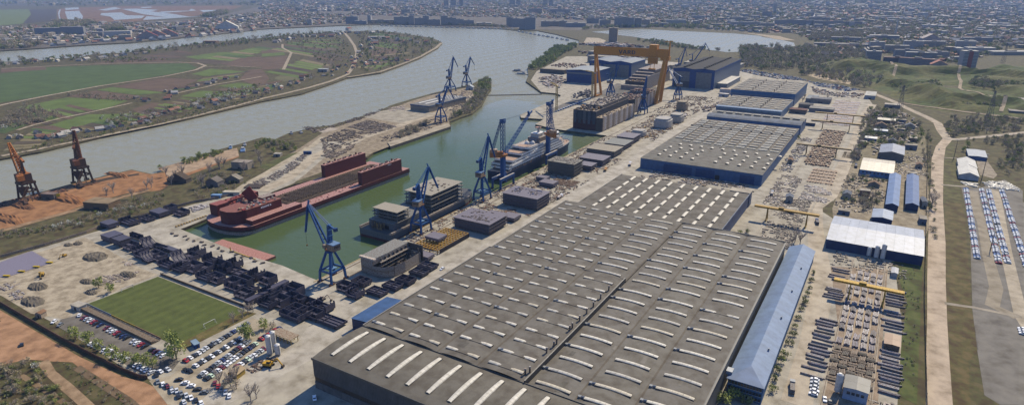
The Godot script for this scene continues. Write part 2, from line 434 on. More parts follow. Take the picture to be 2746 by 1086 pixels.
	# pink road on the right and what lies beyond it
	ribbon("pink_road", [42.1, -284.1, 43.2, -321.2, 43.6, -364.0, 44.4, -413.0, 45.4, -474.8, 47.4, -555.9, 49.6, -665.8, 52.1, -752.9, 54.8, -843.8, 59.4, -910.4, 68.3, -963.6, 63.3, -1013.6, 60.1, -1070.8, 47.4, -1112.1, 24.2, -1170.6, 0.8, -1238.5, -32.2, -1312.6, -72.7, -1340.8, -116.3, -1371.2], 10.5, 0.1, M.concrete, Color(0.48, 0.4, 0.315))
	ribbon("pale_road", [64.9, -959.1, 82.4, -971.9, 116.4, -1011.2, 155.2, -1056.8, 202.1, -1116.8], 8, 0.14, M.concrete, Color(0.42, 0.38, 0.32))
	ribbon("pale_road", [68.3, -963.6, 63.3, -1013.6, 60.1, -1070.8, 47.4, -1112.1, 24.2, -1170.6, 0.8, -1238.5, -32.2, -1312.6, -72.7, -1340.8], 9, 0.18, M.concrete, Color(0.42, 0.37, 0.3))
	ground_sheet("verge", pts([56.0, -669.6, 70.7, -678.3, 63.0, -435.1, 62.9, -389.0, 57.5, -372.4, 55.9, -328.8, 54.9, -299.1, 46.3, -293.9, 48.8, -390.1]), 0.07, M.grass, Color(0.135, 0.11, 0.065))
	ground_sheet("verge", pts([63.6, -948.3, 73.8, -942.2, 69.2, -677.6, 55.3, -669.3]), 0.07, M.grass, Color(0.125, 0.12, 0.065))
	ground_sheet("storage_asphalt", pts([71.6, -731.2, 86.8, -736.9, 110.5, -784.7, 121.5, -748.0, 104.2, -589.7, 77.2, -341.6, 68.0, -336.0, 62.2, -341.3, 62.3, -386.4, 63.3, -441.1, 69.7, -569.1, 71.4, -660.1]), 0.07, M.concrete, Color(0.185, 0.18, 0.165))
	ground_sheet("storage_asphalt", pts([116.9, -705.8, 145.6, -722.8, 90.0, -335.6, 75.2, -340.4, 94.9, -504.4]), 0.09, M.concrete, Color(0.2, 0.195, 0.18))
	ground_sheet("storage_slab", pts([92.6, -740.4, 102.0, -736.4, 100.8, -696.2, 94.8, -562.0, 92.2, -479.6, 89.9, -391.7, 86.5, -427.6, 84.2, -445.0, 87.3, -557.5, 93.9, -692.1]), 0.11, M.concrete, Color(0.43, 0.385, 0.31))
	ribbon("storage_lane", [80.4, -723.6, 79.4, -654.2, 81.1, -625.8, 78.7, -539.8, 78.8, -484.5, 74.2, -453.5, 86.0, -443.3], 7, 0.13, M.concrete, Color(0.3, 0.27, 0.215))
	ribbon("crossing_path", [49.0, -442.0, 64.5, -444.7, 88.0, -444.5], 3.5, 0.16, M.concrete, Color(0.33, 0.3, 0.25))
	ribbon("crossing_path", [55.0, -731.3, 71.1, -734.1, 87.2, -743.7], 4.5, 0.16, M.concrete, Color(0.33, 0.3, 0.25))
	ribbon("crossing_path", [59.2, -853.5, 73.6, -857.6], 2.5, 0.16, M.concrete, Color(0.36, 0.32, 0.26))
	ground_sheet("gravel_patch", pts([92.0, -864.1, 101.9, -865.6, 106.0, -800.1, 101.6, -783.0, 90.4, -790.9]), 0.1, M.soil, Color(0.36, 0.32, 0.26))
	# ---- strip of land between the stream and the basin
	ground_sheet("spit_ground", pts([-538.6, -379.9, -561.1, -425.7, -591.8, -491.5, -567.4, -419.2, -612.7, -513.3, -656.4, -596.6, -668.6, -666.1, -676.9, -721.7, -701.7, -827.3, -710.3, -904.0, -703.6, -1000.4, -610.7, -902.9, -567.1, -804.6, -557.4, -739.7, -531.8, -710.0, -521.6, -572.9, -517.1, -536.4, -509.6, -510.3, -508.2, -457.0, -505.1, -403.4]), 0.03, M.soil, Color(0.33, 0.285, 0.215))
	ribbon("spit_road", [-515.8, -335.7, -541.3, -381.9, -555.6, -416.4, -574.8, -457.6, -589.8, -492.6, -603.4, -516.4, -602.2, -519.5, -629.8, -564.5], 8, 0.1, M.concrete, Color(0.43, 0.385, 0.30))
	ribbon("spit_road", [-509.2, -372.5, -518.9, -410.3, -543.7, -453.3, -569.0, -499.8, -575.3, -533.0, -567.1, -534.5, -582.8, -592.3, -588.0, -644.2, -593.7, -702.0, -596.4, -742.3, -613.1, -836.6, -645.6, -929.5], 13, 0.11, M.concrete, Color(0.44, 0.395, 0.31))
	ground_sheet("spit_slab", pts([-676.4, -686.6, -685.2, -735.3, -674.8, -780.1, -600.2, -766.7, -597.8, -716.0, -599.6, -682.6]), 0.12, M.concrete, Color(0.36, 0.335, 0.28))
	ground_sheet("spit_slab", pts([-670.5, -588.3, -665.9, -612.9, -646.9, -609.4, -647.3, -581.0]), 0.12, M.concrete, Color(0.42, 0.38, 0.33))
	ground_sheet("scrap_ground", pts([-649.0, -630.4, -656.0, -673.5, -591.2, -664.4, -589.9, -614.8]), 0.14, M.soil, Color(0.15, 0.125, 0.095))
	ground_sheet("spit_grass", pts([-584.2, -429.3, -598.0, -482.7, -596.3, -494.0, -578.0, -460.3, -559.8, -422.2]), 0.08, M.grass, Color(0.11, 0.125, 0.055))
	# ---- slip and far end of the yard
	ground_sheet("slipway", pts([-460.8, -854.4, -469.8, -969.3, -460.2, -1020.5, -467.9, -1117.1, -477.0, -1198.0, -457.2, -1179.7, -425.3, -1089.7, -444.2, -1018.2, -443.4, -873.8]), 0.1, M.concrete, Color(0.165, 0.16, 0.15))
	ground_sheet("slip_platform", pts([-436.5, -850.7, -437.5, -925.3, -367.5, -779.2, -393.2, -764.1, -428.4, -777.0]), 0.1, M.concrete, Color(0.40, 0.365, 0.3))
	ground_sheet("building_dock_floor", pts([-462.0, -1191.7, -420.6, -1201.1, -363.8, -1177.9, -372.7, -1120.3, -396.0, -1058.0, -439.3, -1032.7]), 0.12, M.concrete, Color(0.12, 0.115, 0.105))
	ground_sheet("hall_apron", pts([-459.6, -1185.7, -459.0, -1271.8, -411.1, -1267.4, -395.7, -1186.9]), 0.14, M.soil, Color(0.38, 0.3, 0.22))
	ground_sheet("sand_lot", pts([-916.5, -1981.4, -994.0, -2173.7, -946.6, -2174.9, -882.9, -2090.0, -831.9, -1945.8, -877.2, -1920.0]), 0.2, M.soil, Color(0.48, 0.43, 0.35))
	ground_sheet("quarry", pts([-171.0, -1513.5, -147.2, -1548.8, -107.4, -1529.4, -80.0, -1475.9, -76.8, -1405.1, -109.2, -1430.8, -139.5, -1460.5]), 0.25, M.soil, Color(0.5, 0.42, 0.3))
	# ---- pitch
	ground_sheet("football_pitch", rect(-412, -319, -211, -165), 0.16, M.turf, Color(0.1, 0.124, 0.03))
	for i in 12:
		ground_sheet("mown_stripe", rect(-411 + i * 7.7, -407.2 + i * 7.7, -210.8, -165.2), 0.19, M.turf, Color(0.087, 0.113, 0.026))
	ground_sheet("pitch_verge", pts([-320.3, -192.2, -318.4, -210.6, -310.2, -212.1, -310.4, -165.7, -323.8, -167.1]), 0.12, M.grass, Color(0.17, 0.145, 0.075))
	# ---- fields of the peninsula
	var fg := Color(0.072, 0.11, 0.028)
	var fb := Color(0.13, 0.09, 0.056)
	var lg := Color(0.11, 0.16, 0.034)
	var fields := [
		[fg, -1296.8, -467.8, -1259.5, -326.9, -1760.6, -507.8, -1723.4, -636.0, -1764.8, -742.2, -1657.8, -862.6, -1538.2, -964.5, -1436.0, -923.6, -1391.2, -859.3, -1346.2, -654.7, -1309.5, -546.4],
		[fb, -1743.1, -643.8, -1826.3, -676.6, -1777.7, -748.0, -1710.8, -722.4],
		[lg, -1220.8, -460.0, -1253.8, -549.9, -1128.7, -588.4, -1079.2, -523.2, -1135.4, -471.1],
		[fb, -1265.1, -555.2, -1288.6, -617.9, -1164.7, -626.1, -1134.6, -591.7],
		[lg, -1296.0, -621.7, -1304.8, -655.6, -1152.8, -670.9, -1168.9, -628.5],
		[fb, -1312.6, -659.7, -1344.1, -783.8, -1250.5, -804.3, -1185.9, -719.2, -1159.3, -674.8],
		[lg, -1023.0, -417.8, -1063.5, -485.6, -997.1, -533.7, -938.7, -483.0, -937.0, -438.5, -975.5, -418.8],
		[fb, -1027.8, -399.8, -1018.1, -420.7, -972.7, -417.5, -924.1, -378.0, -972.1, -375.9],
		[fg, -1060.4, -351.4, -1066.5, -377.0, -1085.9, -404.4, -1053.1, -403.2, -1017.9, -362.5],
		[fb, -1040.6, -545.9, -1074.2, -598.2, -1007.3, -605.5, -965.4, -556.0, -989.2, -529.2],
		[lg, -1089.6, -657.9, -1116.3, -718.4, -1028.6, -743.3, -994.6, -701.4, -1034.1, -678.3],
		[fb, -1045.5, -637.1, -1030.4, -675.8, -991.1, -698.8, -969.6, -648.6, -1007.2, -626.6],
		[lg, -1140.4, -768.7, -1141.8, -819.2, -1073.2, -819.7, -1043.8, -796.4, -1088.3, -770.5],
		[fb, -1110.7, -735.2, -1086.1, -768.9, -1042.3, -788.9, -1019.1, -748.9],
		[lg, -1344.6, -848.2, -1390.3, -928.7, -1271.3, -936.6, -1224.3, -870.8, -1292.5, -841.9],
		[fb, -1297.3, -961.7, -1286.6, -988.7, -1134.7, -888.3, -1047.9, -799.6, -1178.2, -846.3],
		[lg, -1683.4, -1053.0, -1710.7, -1176.2, -1634.5, -1219.8, -1564.2, -1121.4, -1584.3, -1028.1],
		[fb, -1521.0, -1013.5, -1542.9, -1105.7, -1500.5, -1158.0, -1318.0, -1013.5, -1374.0, -981.2],
		[fb, -1712.6, -1325.9, -1706.5, -1404.8, -1536.2, -1276.1, -1523.5, -1202.9, -1543.1, -1191.7],
		[lg, -1565.2, -1209.2, -1546.3, -1270.3, -1484.5, -1225.2, -1500.5, -1158.0],
		[fb, -1480.1, -1141.8, -1458.9, -1210.5, -1241.9, -1014.6, -1271.5, -976.6],
		[Color(0.14, 0.13, 0.06), -1127.4, -892.6, -1177.2, -960.2, -1120.7, -978.0, -1065.0, -912.1, -1074.6, -874.1],
		[Color(0.13, 0.10, 0.065), -1678.5, -1420.6, -1652.5, -1557.5, -1461.4, -1398.5, -1475.5, -1310.8, -1530.0, -1292.5],
		[Color(0.12, 0.095, 0.06), -1307.5, -1088.0, -1281.5, -1202.3, -1154.0, -1086.6, -1211.1, -1011.6],
		[fb, -1529.8, -1627.1, -1784.1, -1992.8, -1503.4, -1824.1, -1461.4, -1709.1],
		[fg, -1455.8, -1547.4, -1423.3, -1605.1, -1365.1, -1538.7, -1410.3, -1498.3],
		[fb, -1357.2, -1424.2, -1325.0, -1511.1, -1195.5, -1361.6, -1218.7, -1292.0],
		[lg, -1101.7, -1138.5, -1132.0, -1227.7, -1084.5, -1226.1, -1047.6, -1114.4],
		[fg, -1068.9, -816.3, -1056.1, -853.7, -1005.0, -783.4, -1004.5, -765.2]]
	var fi := 0
	for f in fields:
		ground_sheet("field", pts(f.slice(1)), -0.3 + 0.03 * (fi % 5), M.field, f[0])
		fi += 1
	for q in [[-1120.7, -408.5, -1189.7, -519.7, -1067.4, -511.0, -1018.1, -405.5, 9], [-986.7, -424.0, -1013.1, -542.9, -932.8, -536.0, -924.0, -431.8, 14], [-1015.8, -541.3, -1079.8, -651.6, -986.5, -660.5, -925.0, -540.5, 12], [-1163.7, -677.5, -1283.1, -854.5, -1271.5, -976.6, -1149.2, -740.6, 11], [-1015.9, -665.8, -1090.7, -833.5, -1093.8, -895.3, -971.1, -692.0, 12], [-1574.5, -982.6, -1797.0, -1392.7, -1658.5, -1356.8, -1403.7, -986.3, 12], [-1712.6, -1325.9, -1854.1, -1626.1, -1691.6, -1669.9, -1290.6, -1197.1, 14], [-1242.2, -953.4, -1443.6, -1341.9, -1269.9, -1262.6, -1050.6, -920.4, 14], [-1489.1, -1528.4, -1878.2, -2002.2, -1543.8, -1850.8, -1256.2, -1449.1, 10], [-1104.8, -1115.0, -1252.8, -1328.7, -1215.8, -1472.2, -1043.0, -1129.6, 11], [-1753.1, -831.1, -1878.9, -1160.0, -1721.2, -1119.9, -1587.9, -974.9, 8], [-909.7, -315.2, -1027.8, -399.8, -959.2, -411.1, -890.2, -349.3, 8]]:
		# garden strips side by side, each ploughed, sown or fallow
		var a := Vector2(q[0], q[1])
		var b1 := Vector2(q[2], q[3])
		var c1 := Vector2(q[4], q[5])
		var d := Vector2(q[6], q[7])
		for k in q[8]:
			var f0: float = k / float(q[8])
			var f1: float = (k + rng.randf_range(0.8, 0.97)) / q[8]
			var e0 := rng.randf_range(0.0, 0.15)
			var e1 := rng.randf_range(0.7, 1.0)
			var l0 := a.lerp(b1, f0)
			var l1 := a.lerp(b1, f1)
			var m0 := d.lerp(c1, f0)
			var m1 := d.lerp(c1, f1)
			ground_sheet("field_strip", PackedVector2Array([l0.lerp(m0, e0), l1.lerp(m1, e0), l1.lerp(m1, e1), l0.lerp(m0, e1)]), -0.14 + 0.03 * (k % 3), M.field, [fb, lg, Color(0.075, 0.055, 0.04), fg, Color(0.22, 0.185, 0.1), Color(0.1, 0.075, 0.05), Color(0.14, 0.19, 0.045)][rng.randi() % 7])
	var dirt := Color(0.42, 0.37, 0.29)
	ribbon("field_road", [-1208.1, -357.1, -1272.6, -466.8, -1304.7, -544.3, -1340.8, -652.0, -1358.8, -792.7, -1399.7, -894.3, -1454.5, -957.0, -1520.2, -979.7, -1575.7, -967.1, -1687.2, -878.6, -1744.2, -812.7, -1782.0, -749.9, -1826.3, -676.6], 8, 0.06, M.soil, dirt)
	ribbon("field_road", [-1025.1, -379.4, -1042.6, -406.2, -1062.1, -451.4, -1075.5, -506.2, -1085.9, -539.1, -1097.7, -577.9], 6, 0.06, M.soil, dirt)
	ribbon("field_road", [-1126.3, -673.5, -1147.0, -747.6, -1160.0, -778.1, -1165.8, -837.1, -1174.4, -899.8], 6, 0.06, M.soil, dirt)
	ribbon("field_road", [-1436.8, -944.9, -1380.8, -986.1, -1302.2, -1000.9], 5, 0.1, M.soil, dirt)
	ribbon("village_road", [-2000.9, -1959.2, -1747.6, -1735.9, -1506.9, -1518.3, -1347.6, -1364.9, -1194.4, -1201.6, -1101.7, -1095.6, -1036.6, -1015.7, -994.2, -927.2, -968.7, -851.5, -951.8, -775.4, -942.1, -715.8, -925.2, -657.8, -905.5, -573.0, -892.5, -502.4, -889.6, -445.1, -885.8, -392.9, -881.3, -345.4, -882.5, -304.5], 9, 0.1, M.soil, dirt)
	ribbon("bank_path", [-1327.5, -1741.9, -1238.6, -1596.1, -1122.6, -1375.0, -1052.8, -1211.6, -1006.8, -1089.8, -1004.1, -1023.6, -1007.3, -986.3], 9, 0.06, M.soil, Color(0.4, 0.35, 0.26))
	ribbon("field_road", [-1754.6, -1441.1, -1655.7, -1358.3, -1512.7, -1270.4, -1227.2, -1002.3], 7, 0.1, M.soil, dirt)
	# ---- land far behind
	ground_sheet("town_ground", pts([-2423.1, -1888.4, -2352.6, -1696.3, -2284.6, -1354.6, -2299.0, -1120.3, -2329.6, -875.0, -2391.4, -702.6, -3659.2, -1099.6, -3579.6, -1367.8, -3669.9, -1619.8, -3438.8, -1842.6, -3472.3, -2319.1, -4863.4, -3820.5, -5860.4, -5009.8, -7853.3, -7600.3, -4045.9, -10677.0, -625.9, -9724.5, 1552.6, -7760.6, 692.6, -3334.2, 333.3, -2690.3, 86.6, -2638.6, -107.4, -2892.7, -377.6, -2741.3, -516.6, -2724.0, -888.0, -2861.0, -1160.9, -2598.0, -1174.7, -2485.5, -1355.4, -2454.0, -1492.9, -2449.9, -2160.8, -2450.7, -2316.4, -2266.6]), 0.25, M.far_ground, Color(0.15, 0.135, 0.115))
	ground_sheet("meadow", pts([-6057.9, -2026.3, -6048.9, -2341.3, -5968.7, -2494.1, -4958.9, -2079.7, -3802.5, -1546.8, -3755.4, -1437.1, -3875.0, -1204.0]), 0.5, M.field, Color(0.13, 0.165, 0.055))
	ground_sheet("plough_land", pts([-5844.6, -2448.3, -5764.9, -2600.6, -3952.6, -1767.5, -3829.5, -1560.3, -4874.5, -2046.4]), 0.5, M.field, Color(0.07, 0.055, 0.05))
	ground_sheet("plain", pts([-8196.9, -1700.1, -7011.8, -2721.0, -6494.1, -3610.7, -5907.9, -4647.5, -8345.8, -8078.5, -14272.7, -8359.6, -14094.4, -2745.4]), 0.4, M.far_ground, Color(0.11, 0.105, 0.075))
	ground_sheet("reed_bed", pts([-5648.6, -2550.8, -6056.2, -2807.2, -5912.2, -3283.8, -5119.8, -3833.0, -4489.5, -3266.2, -3743.0, -2434.8, -3482.6, -1918.8, -3737.4, -1678.5]), 0.5, M.far_ground, Color(0.2, 0.125, 0.07))
	for m in [[-5938.5, -2744.2, -6034.3, -2895.3, -5598.9, -2687.2, -5476.6, -2534.6], [-5242.6, -2417.9, -5224.8, -2504.9, -4355.6, -2104.8, -3931.7, -1890.7, -3969.3, -1836.0, -4595.5, -2120.3], [-5291.3, -2673.9, -5801.9, -3067.3, -5397.9, -2906.2, -5097.3, -2631.7], [-5333.3, -2870.9, -5286.2, -2964.3, -4868.1, -2895.7, -4673.5, -2718.4, -4136.6, -2551.0, -3707.9, -2385.3, -3687.3, -2464.8, -3608.2, -2184.3, -3597.6, -2038.8, -4000.3, -2296.2, -3748.6, -2270.7, -4289.1, -2437.8], [-4691.8, -2386.1, -4695.4, -2522.9, -4244.7, -2308.6, -4074.8, -2326.9, -3792.6, -2145.4, -3737.8, -1962.3, -4138.4, -2152.9, -4396.3, -2227.2], [-4570.5, -2716.4, -4537.1, -2926.5, -4886.9, -3172.1, -4489.6, -2951.4, -4341.2, -2606.7], [-4554.0, -3018.9, -4470.6, -3104.1, -4268.5, -2970.4, -4207.6, -2817.3], [-5630.5, -2560.3, -5619.7, -2566.0, -4788.0, -2171.0, -3820.5, -1733.7, -3828.6, -1729.2, -4961.0, -2242.8], [-5594.9, -3174.0, -5611.7, -3271.6, -5369.6, -3137.3, -5357.1, -3045.8]]:
		ground_sheet("marsh_water", pts(m), 0.8, M.water, Color(0.2, 0.2, 0.18))
	build_hill()

func build_hill() -> void:
	# broken grassy slope between the yard road and the upper town
	var nz := FastNoiseLite.new()
	nz.seed = 12
	nz.frequency = 0.0042
	nz.fractal_octaves = 3
	var b := MB.new()
	var edge := pts([-188.6, -1687.9, -90.5, -1478.5, -34.6, -1363.1, 12.3, -1234.5, 48.2, -1175.1, 91.9, -1173.2, 165.2, -1148.4, 249.9, -1152.2, 435.5, -2190.1, 251.7, -1942.2, 159.3, -1804.5, 102.9, -1713.4, 58.4, -1726.2, 3.0, -1798.6, -60.6, -1904.7, -130.9, -1864.3])
	var r := Rect2(edge[0], Vector2.ZERO)
	for p in edge: r = r.expand(p)
	var h := func(p: Vector2) -> float:
		if not Geometry2D.is_point_in_polygon(p, edge): return -0.6
		var d := 1e9
		for i in edge.size():
			d = minf(d, p.distance_to(Geometry2D.get_closest_point_to_segment(p, edge[i], edge[(i + 1) % edge.size()])))
		var v := nz.get_noise_2d(p.x, p.y)
		var ridge := maxf(0.0, 1.0 - absf(nz.get_noise_2d(p.x * 0.8 + 300, p.y * 0.8)) * 4.0)
		return -0.6 + clampf(d / 45.0, 0.0, 1.0) * (6.0 + 13.0 * v + 13.0 * ridge)
	var st := 9.0
	var nx := int(r.size.x / st) + 1
	var nzc := int(r.size.y / st) + 1
	var hs := PackedFloat32Array()
	for j in nzc + 1:
		for i in nx + 1:
			hs.append(h.call(r.position + Vector2(i, j) * st))
	for j in nzc:
		for i in nx:
			var y0 := hs[j * (nx + 1) + i]
			var y1 := hs[j * (nx + 1) + i + 1]
			var y2 := hs[(j + 1) * (nx + 1) + i + 1]
			var y3 := hs[(j + 1) * (nx + 1) + i]
			if maxf(maxf(y0, y1), maxf(y2, y3)) < -0.5: continue
			var p := r.position + Vector2(i, j) * st
			var g := nz.get_noise_2d(p.x * 2.2 + 90, p.y * 2.2)
			var col := Color(0.08, 0.115, 0.03).lerp(Color(0.135, 0.14, 0.052), clampf(0.5 + g * 1.6, 0, 1))
			b.up(Vector3(p.x, y3, p.y + st), Vector3(p.x + st, y2, p.y + st), Vector3(p.x + st, y1, p.y), Vector3(p.x, y0, p.y), col)
	structure("hillside", b, M.grass)
	var tr := Color(0.42, 0.36, 0.27)
	for path in [[112.9, -1693.3, 107.4, -1610.0, 108.8, -1531.9, 103.8, -1457.3, 114.4, -1398.2, 132.2, -1360.5, 142.2, -1310.6, 152.9, -1265.5, 142.3, -1188.6], [-78.3, -1820.5, -44.0, -1728.2, -17.5, -1655.1, -5.6, -1602.9, -8.5, -1532.7], [12.5, -1224.0, 53.9, -1203.5, 92.3, -1182.5, 166.1, -1157.0]]:
		var p := pts(path)
		var m := MB.new()
		for i in p.size() - 1:
			for k in 8:
				var a := p[i].lerp(p[i + 1], k / 8.0)
				var c := p[i].lerp(p[i + 1], (k + 1) / 8.0)
				var s := (c - a).normalized()
				s = Vector2(-s.y, s.x) * 2.6
				var f := func(q: Vector2): return Vector3(q.x, maxf(h.call(q), 0.0) + 0.7, q.y)
				m.up(f.call(a - s), f.call(c - s), f.call(c + s), f.call(a + s), tr)
		structure("hill_path", m, M.soil)

# ---------------------------------------------------------------- halls
func part(root: Node3D, called: String, mb: MB, m: Material) -> MeshInstance3D:
	# faces given in world metres, kept under the thing they belong to
	var o := put(called, mb, m, root)
	o.position = -root.position
	return o
func piece(root: Node3D, called: String, me: Mesh, at: Vector3, turn := 0.0) -> MeshInstance3D:
	return put_mesh(called, me, root, at - root.position, turn)

func skylight_mesh(l: float, w: float, h: float, bend: float, col: Color) -> ArrayMesh:
	# a half-round glazing strip along local x that follows the curve of the vault; ribs and end plates
	var b := MB.new()
	var nl := maxi(2, int(l / 2.4))
	var f := func(i: float, k: int) -> Vector3:
		var u := i / nl - 0.5
		var a := PI * k / 5.0
		return Vector3(u * l, 0.25 + sin(a) * h - bend * 4.0 * u * u, cos(a) * w * 0.5)
	for i in nl:
		var cc := col * (1.0 if (i * 7 + int(l)) % 3 else 0.93)
		for k in 5:
			b.quad(f.call(float(i), k), f.call(i + 0.97, k), f.call(i + 0.97, k + 1), f.call(float(i), k + 1), cc)
	for s in [0.0, float(nl)]:
		for k in range(1, 4):
			b.tri(f.call(s, 0), f.call(s, k), f.call(s, k + 1), Color(0.1, 0.095, 0.085))
	for s in [-1, 1]:
		b.box(T(0, -bend * 0.3, s * w * 0.52), Vector3(l, 0.4, 0.16), Color(0.13, 0.125, 0.11))
	return b.mesh(M.plastic)

func vault(b: MB, x0: float, x1: float, z0: float, z1: float, y: float, rise: float, along_x: bool, col: Color) -> void:
	var k := 6
	for i in k:
		var u0 := float(i) / k
		var u1 := float(i + 1) / k
		var y0 := y + rise * 4.0 * u0 * (1.0 - u0)
		var y1 := y + rise * 4.0 * u1 * (1.0 - u1)
		if along_x:
			var q0 := lerpf(z0, z1, u0)
			var q1 := lerpf(z0, z1, u1)
			b.up(Vector3(x0, y0, q0), Vector3(x1, y0, q0), Vector3(x1, y1, q1), Vector3(x0, y1, q1), col)
		else:
			var q0 := lerpf(x0, x1, u0)
			var q1 := lerpf(x0, x1, u1)
			b.up(Vector3(q0, y0, z0), Vector3(q1, y1, z0), Vector3(q1, y1, z1), Vector3(q0, y0, z1), col)

func build_halls() -> void:
	main_hall()
	second_hall()
	third_hall()
	blue_halls()
	# blue lean-to beside the main hall
	var r := thing("lean_to", "low blue sheet-metal annex against the left edge of the largest hall", "annex", Vector3(-240, 0, -243))
	var b := MB.new()
	var bl := Color(0.055, 0.12, 0.27)
	b.bx(-246, -222.5, 0, 7.6, -258, -228, Color(0.025, 0.05, 0.13))
	part(r, "wall", b, M.sheeting)
	for i in 2:
		b = MB.new()
		var x0 := -246.4 + i * 12.0
		b.up(Vector3(x0, 7.9 + i * 0.9, -227.6), Vector3(x0 + 11.95, 8.8 + i * 0.9, -227.6), Vector3(x0 + 11.95, 8.8 + i * 0.9, -258.4), Vector3(x0, 7.9 + i * 0.9, -258.4), bl)
		part(r, "roof_panel", b, M.sheeting)

func main_hall() -> void:
	var r := thing("assembly_hall", "vast grey felt-roofed hall with rows of white arched skylights, nearest of all", "hall", Vector3(-135, 0, -316))
	var x0 := -222.0
	var x1 := -48.0
	var b := MB.new()
	var wc := Color(0.13, 0.135, 0.14)
	b.bx(x0, x0 + 0.6, 0, 16, -454, -178.6, wc)
	b.bx(x1 - 0.6, x1, 0, 16, -454, -178.6, wc)
	b.bx(x0, x1, 0, 16, -454.0, -453.4, wc)
	b.bx(x0, x1, 0, 17.0, -178.6, -178.2, Color(0.09, 0.085, 0.08))
	part(r, "wall", b, M.sheeting)
	# front wall: ribbed sheet panels over a brown band of dirty windows
	var pm := []
	for tone in [0.115, 0.13, 0.122]:
		b = MB.new()
		for k in 6:
			b.bx(-2.9 + k, -2.9 + k + 0.55, 0, 10.0, 0, 0.42, Color(tone, tone * 1.04, tone * 1.08))
		b.bx(-2.92, 2.92, 0, 10.0, -0.1, 0.3, Color(tone, tone * 1.04, tone * 1.08) * 0.92)
		pm.append(b.mesh(M.sheeting))
	b = MB.new()
	for k in 4: b.bx(-2.85 + k * 1.45, -1.55 + k * 1.45, 0, 2.3, 0, 0.12, Color(0.075, 0.055, 0.04))
	b.bx(-2.9, 2.9, -0.1, 2.4, -0.05, 0.06, Color(0.14, 0.12, 0.1))
	var wm := b.mesh(M.paint)
	b = MB.new()
	b.bx(-2.92, 2.92, 0, 4.1, 0, 0.35, Color(0.15, 0.15, 0.15))
	var lm := b.mesh(M.wall)
	for i in 29:
		var x := x0 + 3.0 + i * 6.0
		piece(r, "wall_panel", pm[(i * 5) % 3], Vector3(x, 6.9, -178.2))
		piece(r, "window", wm, Vector3(x, 4.4, -178.2))
		piece(r, "plinth_panel", lm, Vector3(x, 0, -178.2))
	# roof bays
	var rc := Color(0.162, 0.151, 0.131)
	b = MB.new()
	vault(b, x0 - 0.3, x1 + 0.3, -213.4, -177.6, 17.0, 1.4, true, Color(0.155, 0.142, 0.118))
	part(r, "roof_bay", b, M.roof)
	b = MB.new()
	for z in [-213.4, -177.6]: b.bx(x0 - 0.3, x1 + 0.3, 16.3, 17.5, z - 0.2, z + 0.2, Color(0.12, 0.115, 0.105))
	part(r, "roof_edge", b, M.paint)
	var xs := [x0 - 0.3, -196.6, -172.8, -149.0, -122.6, -98.4, -74.0, x1 + 0.3]
	for i in 7:
		for far in 2:
			b = MB.new()
			var z0 := -454.4 if far else -337.0
			var z1 := -337.0 if far else -213.6
			var y := 17.3 if i < 4 and not far else (16.2 if i < 4 else 15.4)
			var tone := [0.92, 0.97, 1.0, 1.03, 1.08, 1.1, 1.05][i] as float
			vault(b, xs[i], xs[i + 1], z0, z1, y, 0.95, false, Color(rc.r * tone, rc.g * tone, rc.b * tone))
			part(r, "roof_bay", b, M.roof)
		if i > 0:
			# silt and moss that gathers in the valley between two vaults
			b = MB.new()
			b.bx(xs[i] - 0.5, xs[i] + 0.5, 15.0, 16.3 if i < 5 else 15.5, -454, -337.1, Color(0.135, 0.115, 0.088))
			if i != 4: b.bx(xs[i] - 0.5, xs[i] + 0.5, 16.0 if i < 4 else 15.0, 17.4 if i < 4 else 15.5, -337, -213.8, Color(0.135, 0.115, 0.088))
			part(r, "gutter", b, M.roof)
	# raised edge walls between the higher and the lower roof
	b = MB.new()
	b.bx(-122.9, -122.3, 14.9, 18.6, -337.2, -213.4, Color(0.06, 0.062, 0.06), Color(0.33, 0.31, 0.27))
	b.bx(x0, -122.3, 14.9, 17.8, -337.3, -336.9, Color(0.08, 0.08, 0.075), Color(0.2, 0.19, 0.17))
	part(r, "step_wall", b, M.paint)
	b = MB.new()
	b.bx(x0 - 0.5, x0 + 0.1, 16, 17.9, -337, -213.4, Color(0.3, 0.28, 0.25))
	b.bx(x0 - 0.5, x0 + 0.1, 15.6, 16.7, -454.4, -337, Color(0.3, 0.28, 0.25))
	b.bx(x0 - 0.4, x1 + 0.4, 15.6, 16.6, -454.9, -454.4, Color(0.16, 0.15, 0.135))
	b.bx(x1 - 0.1, x1 + 0.5, 15.6, 16.3, -454.4, -177.6, Color(0.2, 0.19, 0.17))
	part(r, "parapet", b, M.paint)
	# skylights
	var wh := Color(0.74, 0.71, 0.63)
	var long := []
	var short := []
	for q in [wh, wh * 0.93, Color(0.64, 0.59, 0.48), wh, Color(0.56, 0.54, 0.49)]:
		long.append(skylight_mesh(17.6, 2.3, 0.5, 0.4, q))
		short.append(skylight_mesh(6.8, 2.3, 0.5, 0.1, q))
	var bayl := skylight_mesh(25.0, 2.6, 0.75, 0.75, wh)
	b = MB.new()
	b.bx(-3.8, 3.8, -0.4, 0.2, -1.3, 1.3, rc)
	var kerb := b.mesh(M.roof)
	b = MB.new()
	b.bx(-0.7, 0.7, 0, 0.9, -0.7, 0.7, Color(0.28, 0.3, 0.32))
	b.tube(Vector3(0.9, 0.5, 0), Vector3(2.3, 0.9, 0), 0.5, 0.65, 7, Color(0.3, 0.31, 0.33))
	var fan := b.mesh(M.paint)
	for i in 15:
		if i == 14: continue
		piece(r, "skylight", bayl, Vector3(-214.6 + i * 11.85, 18.15, -196.4), PI / 2)
	var cx := [-208.5, -184.7, -160.9, -135.8, -110.5, -86.2, -61.6]
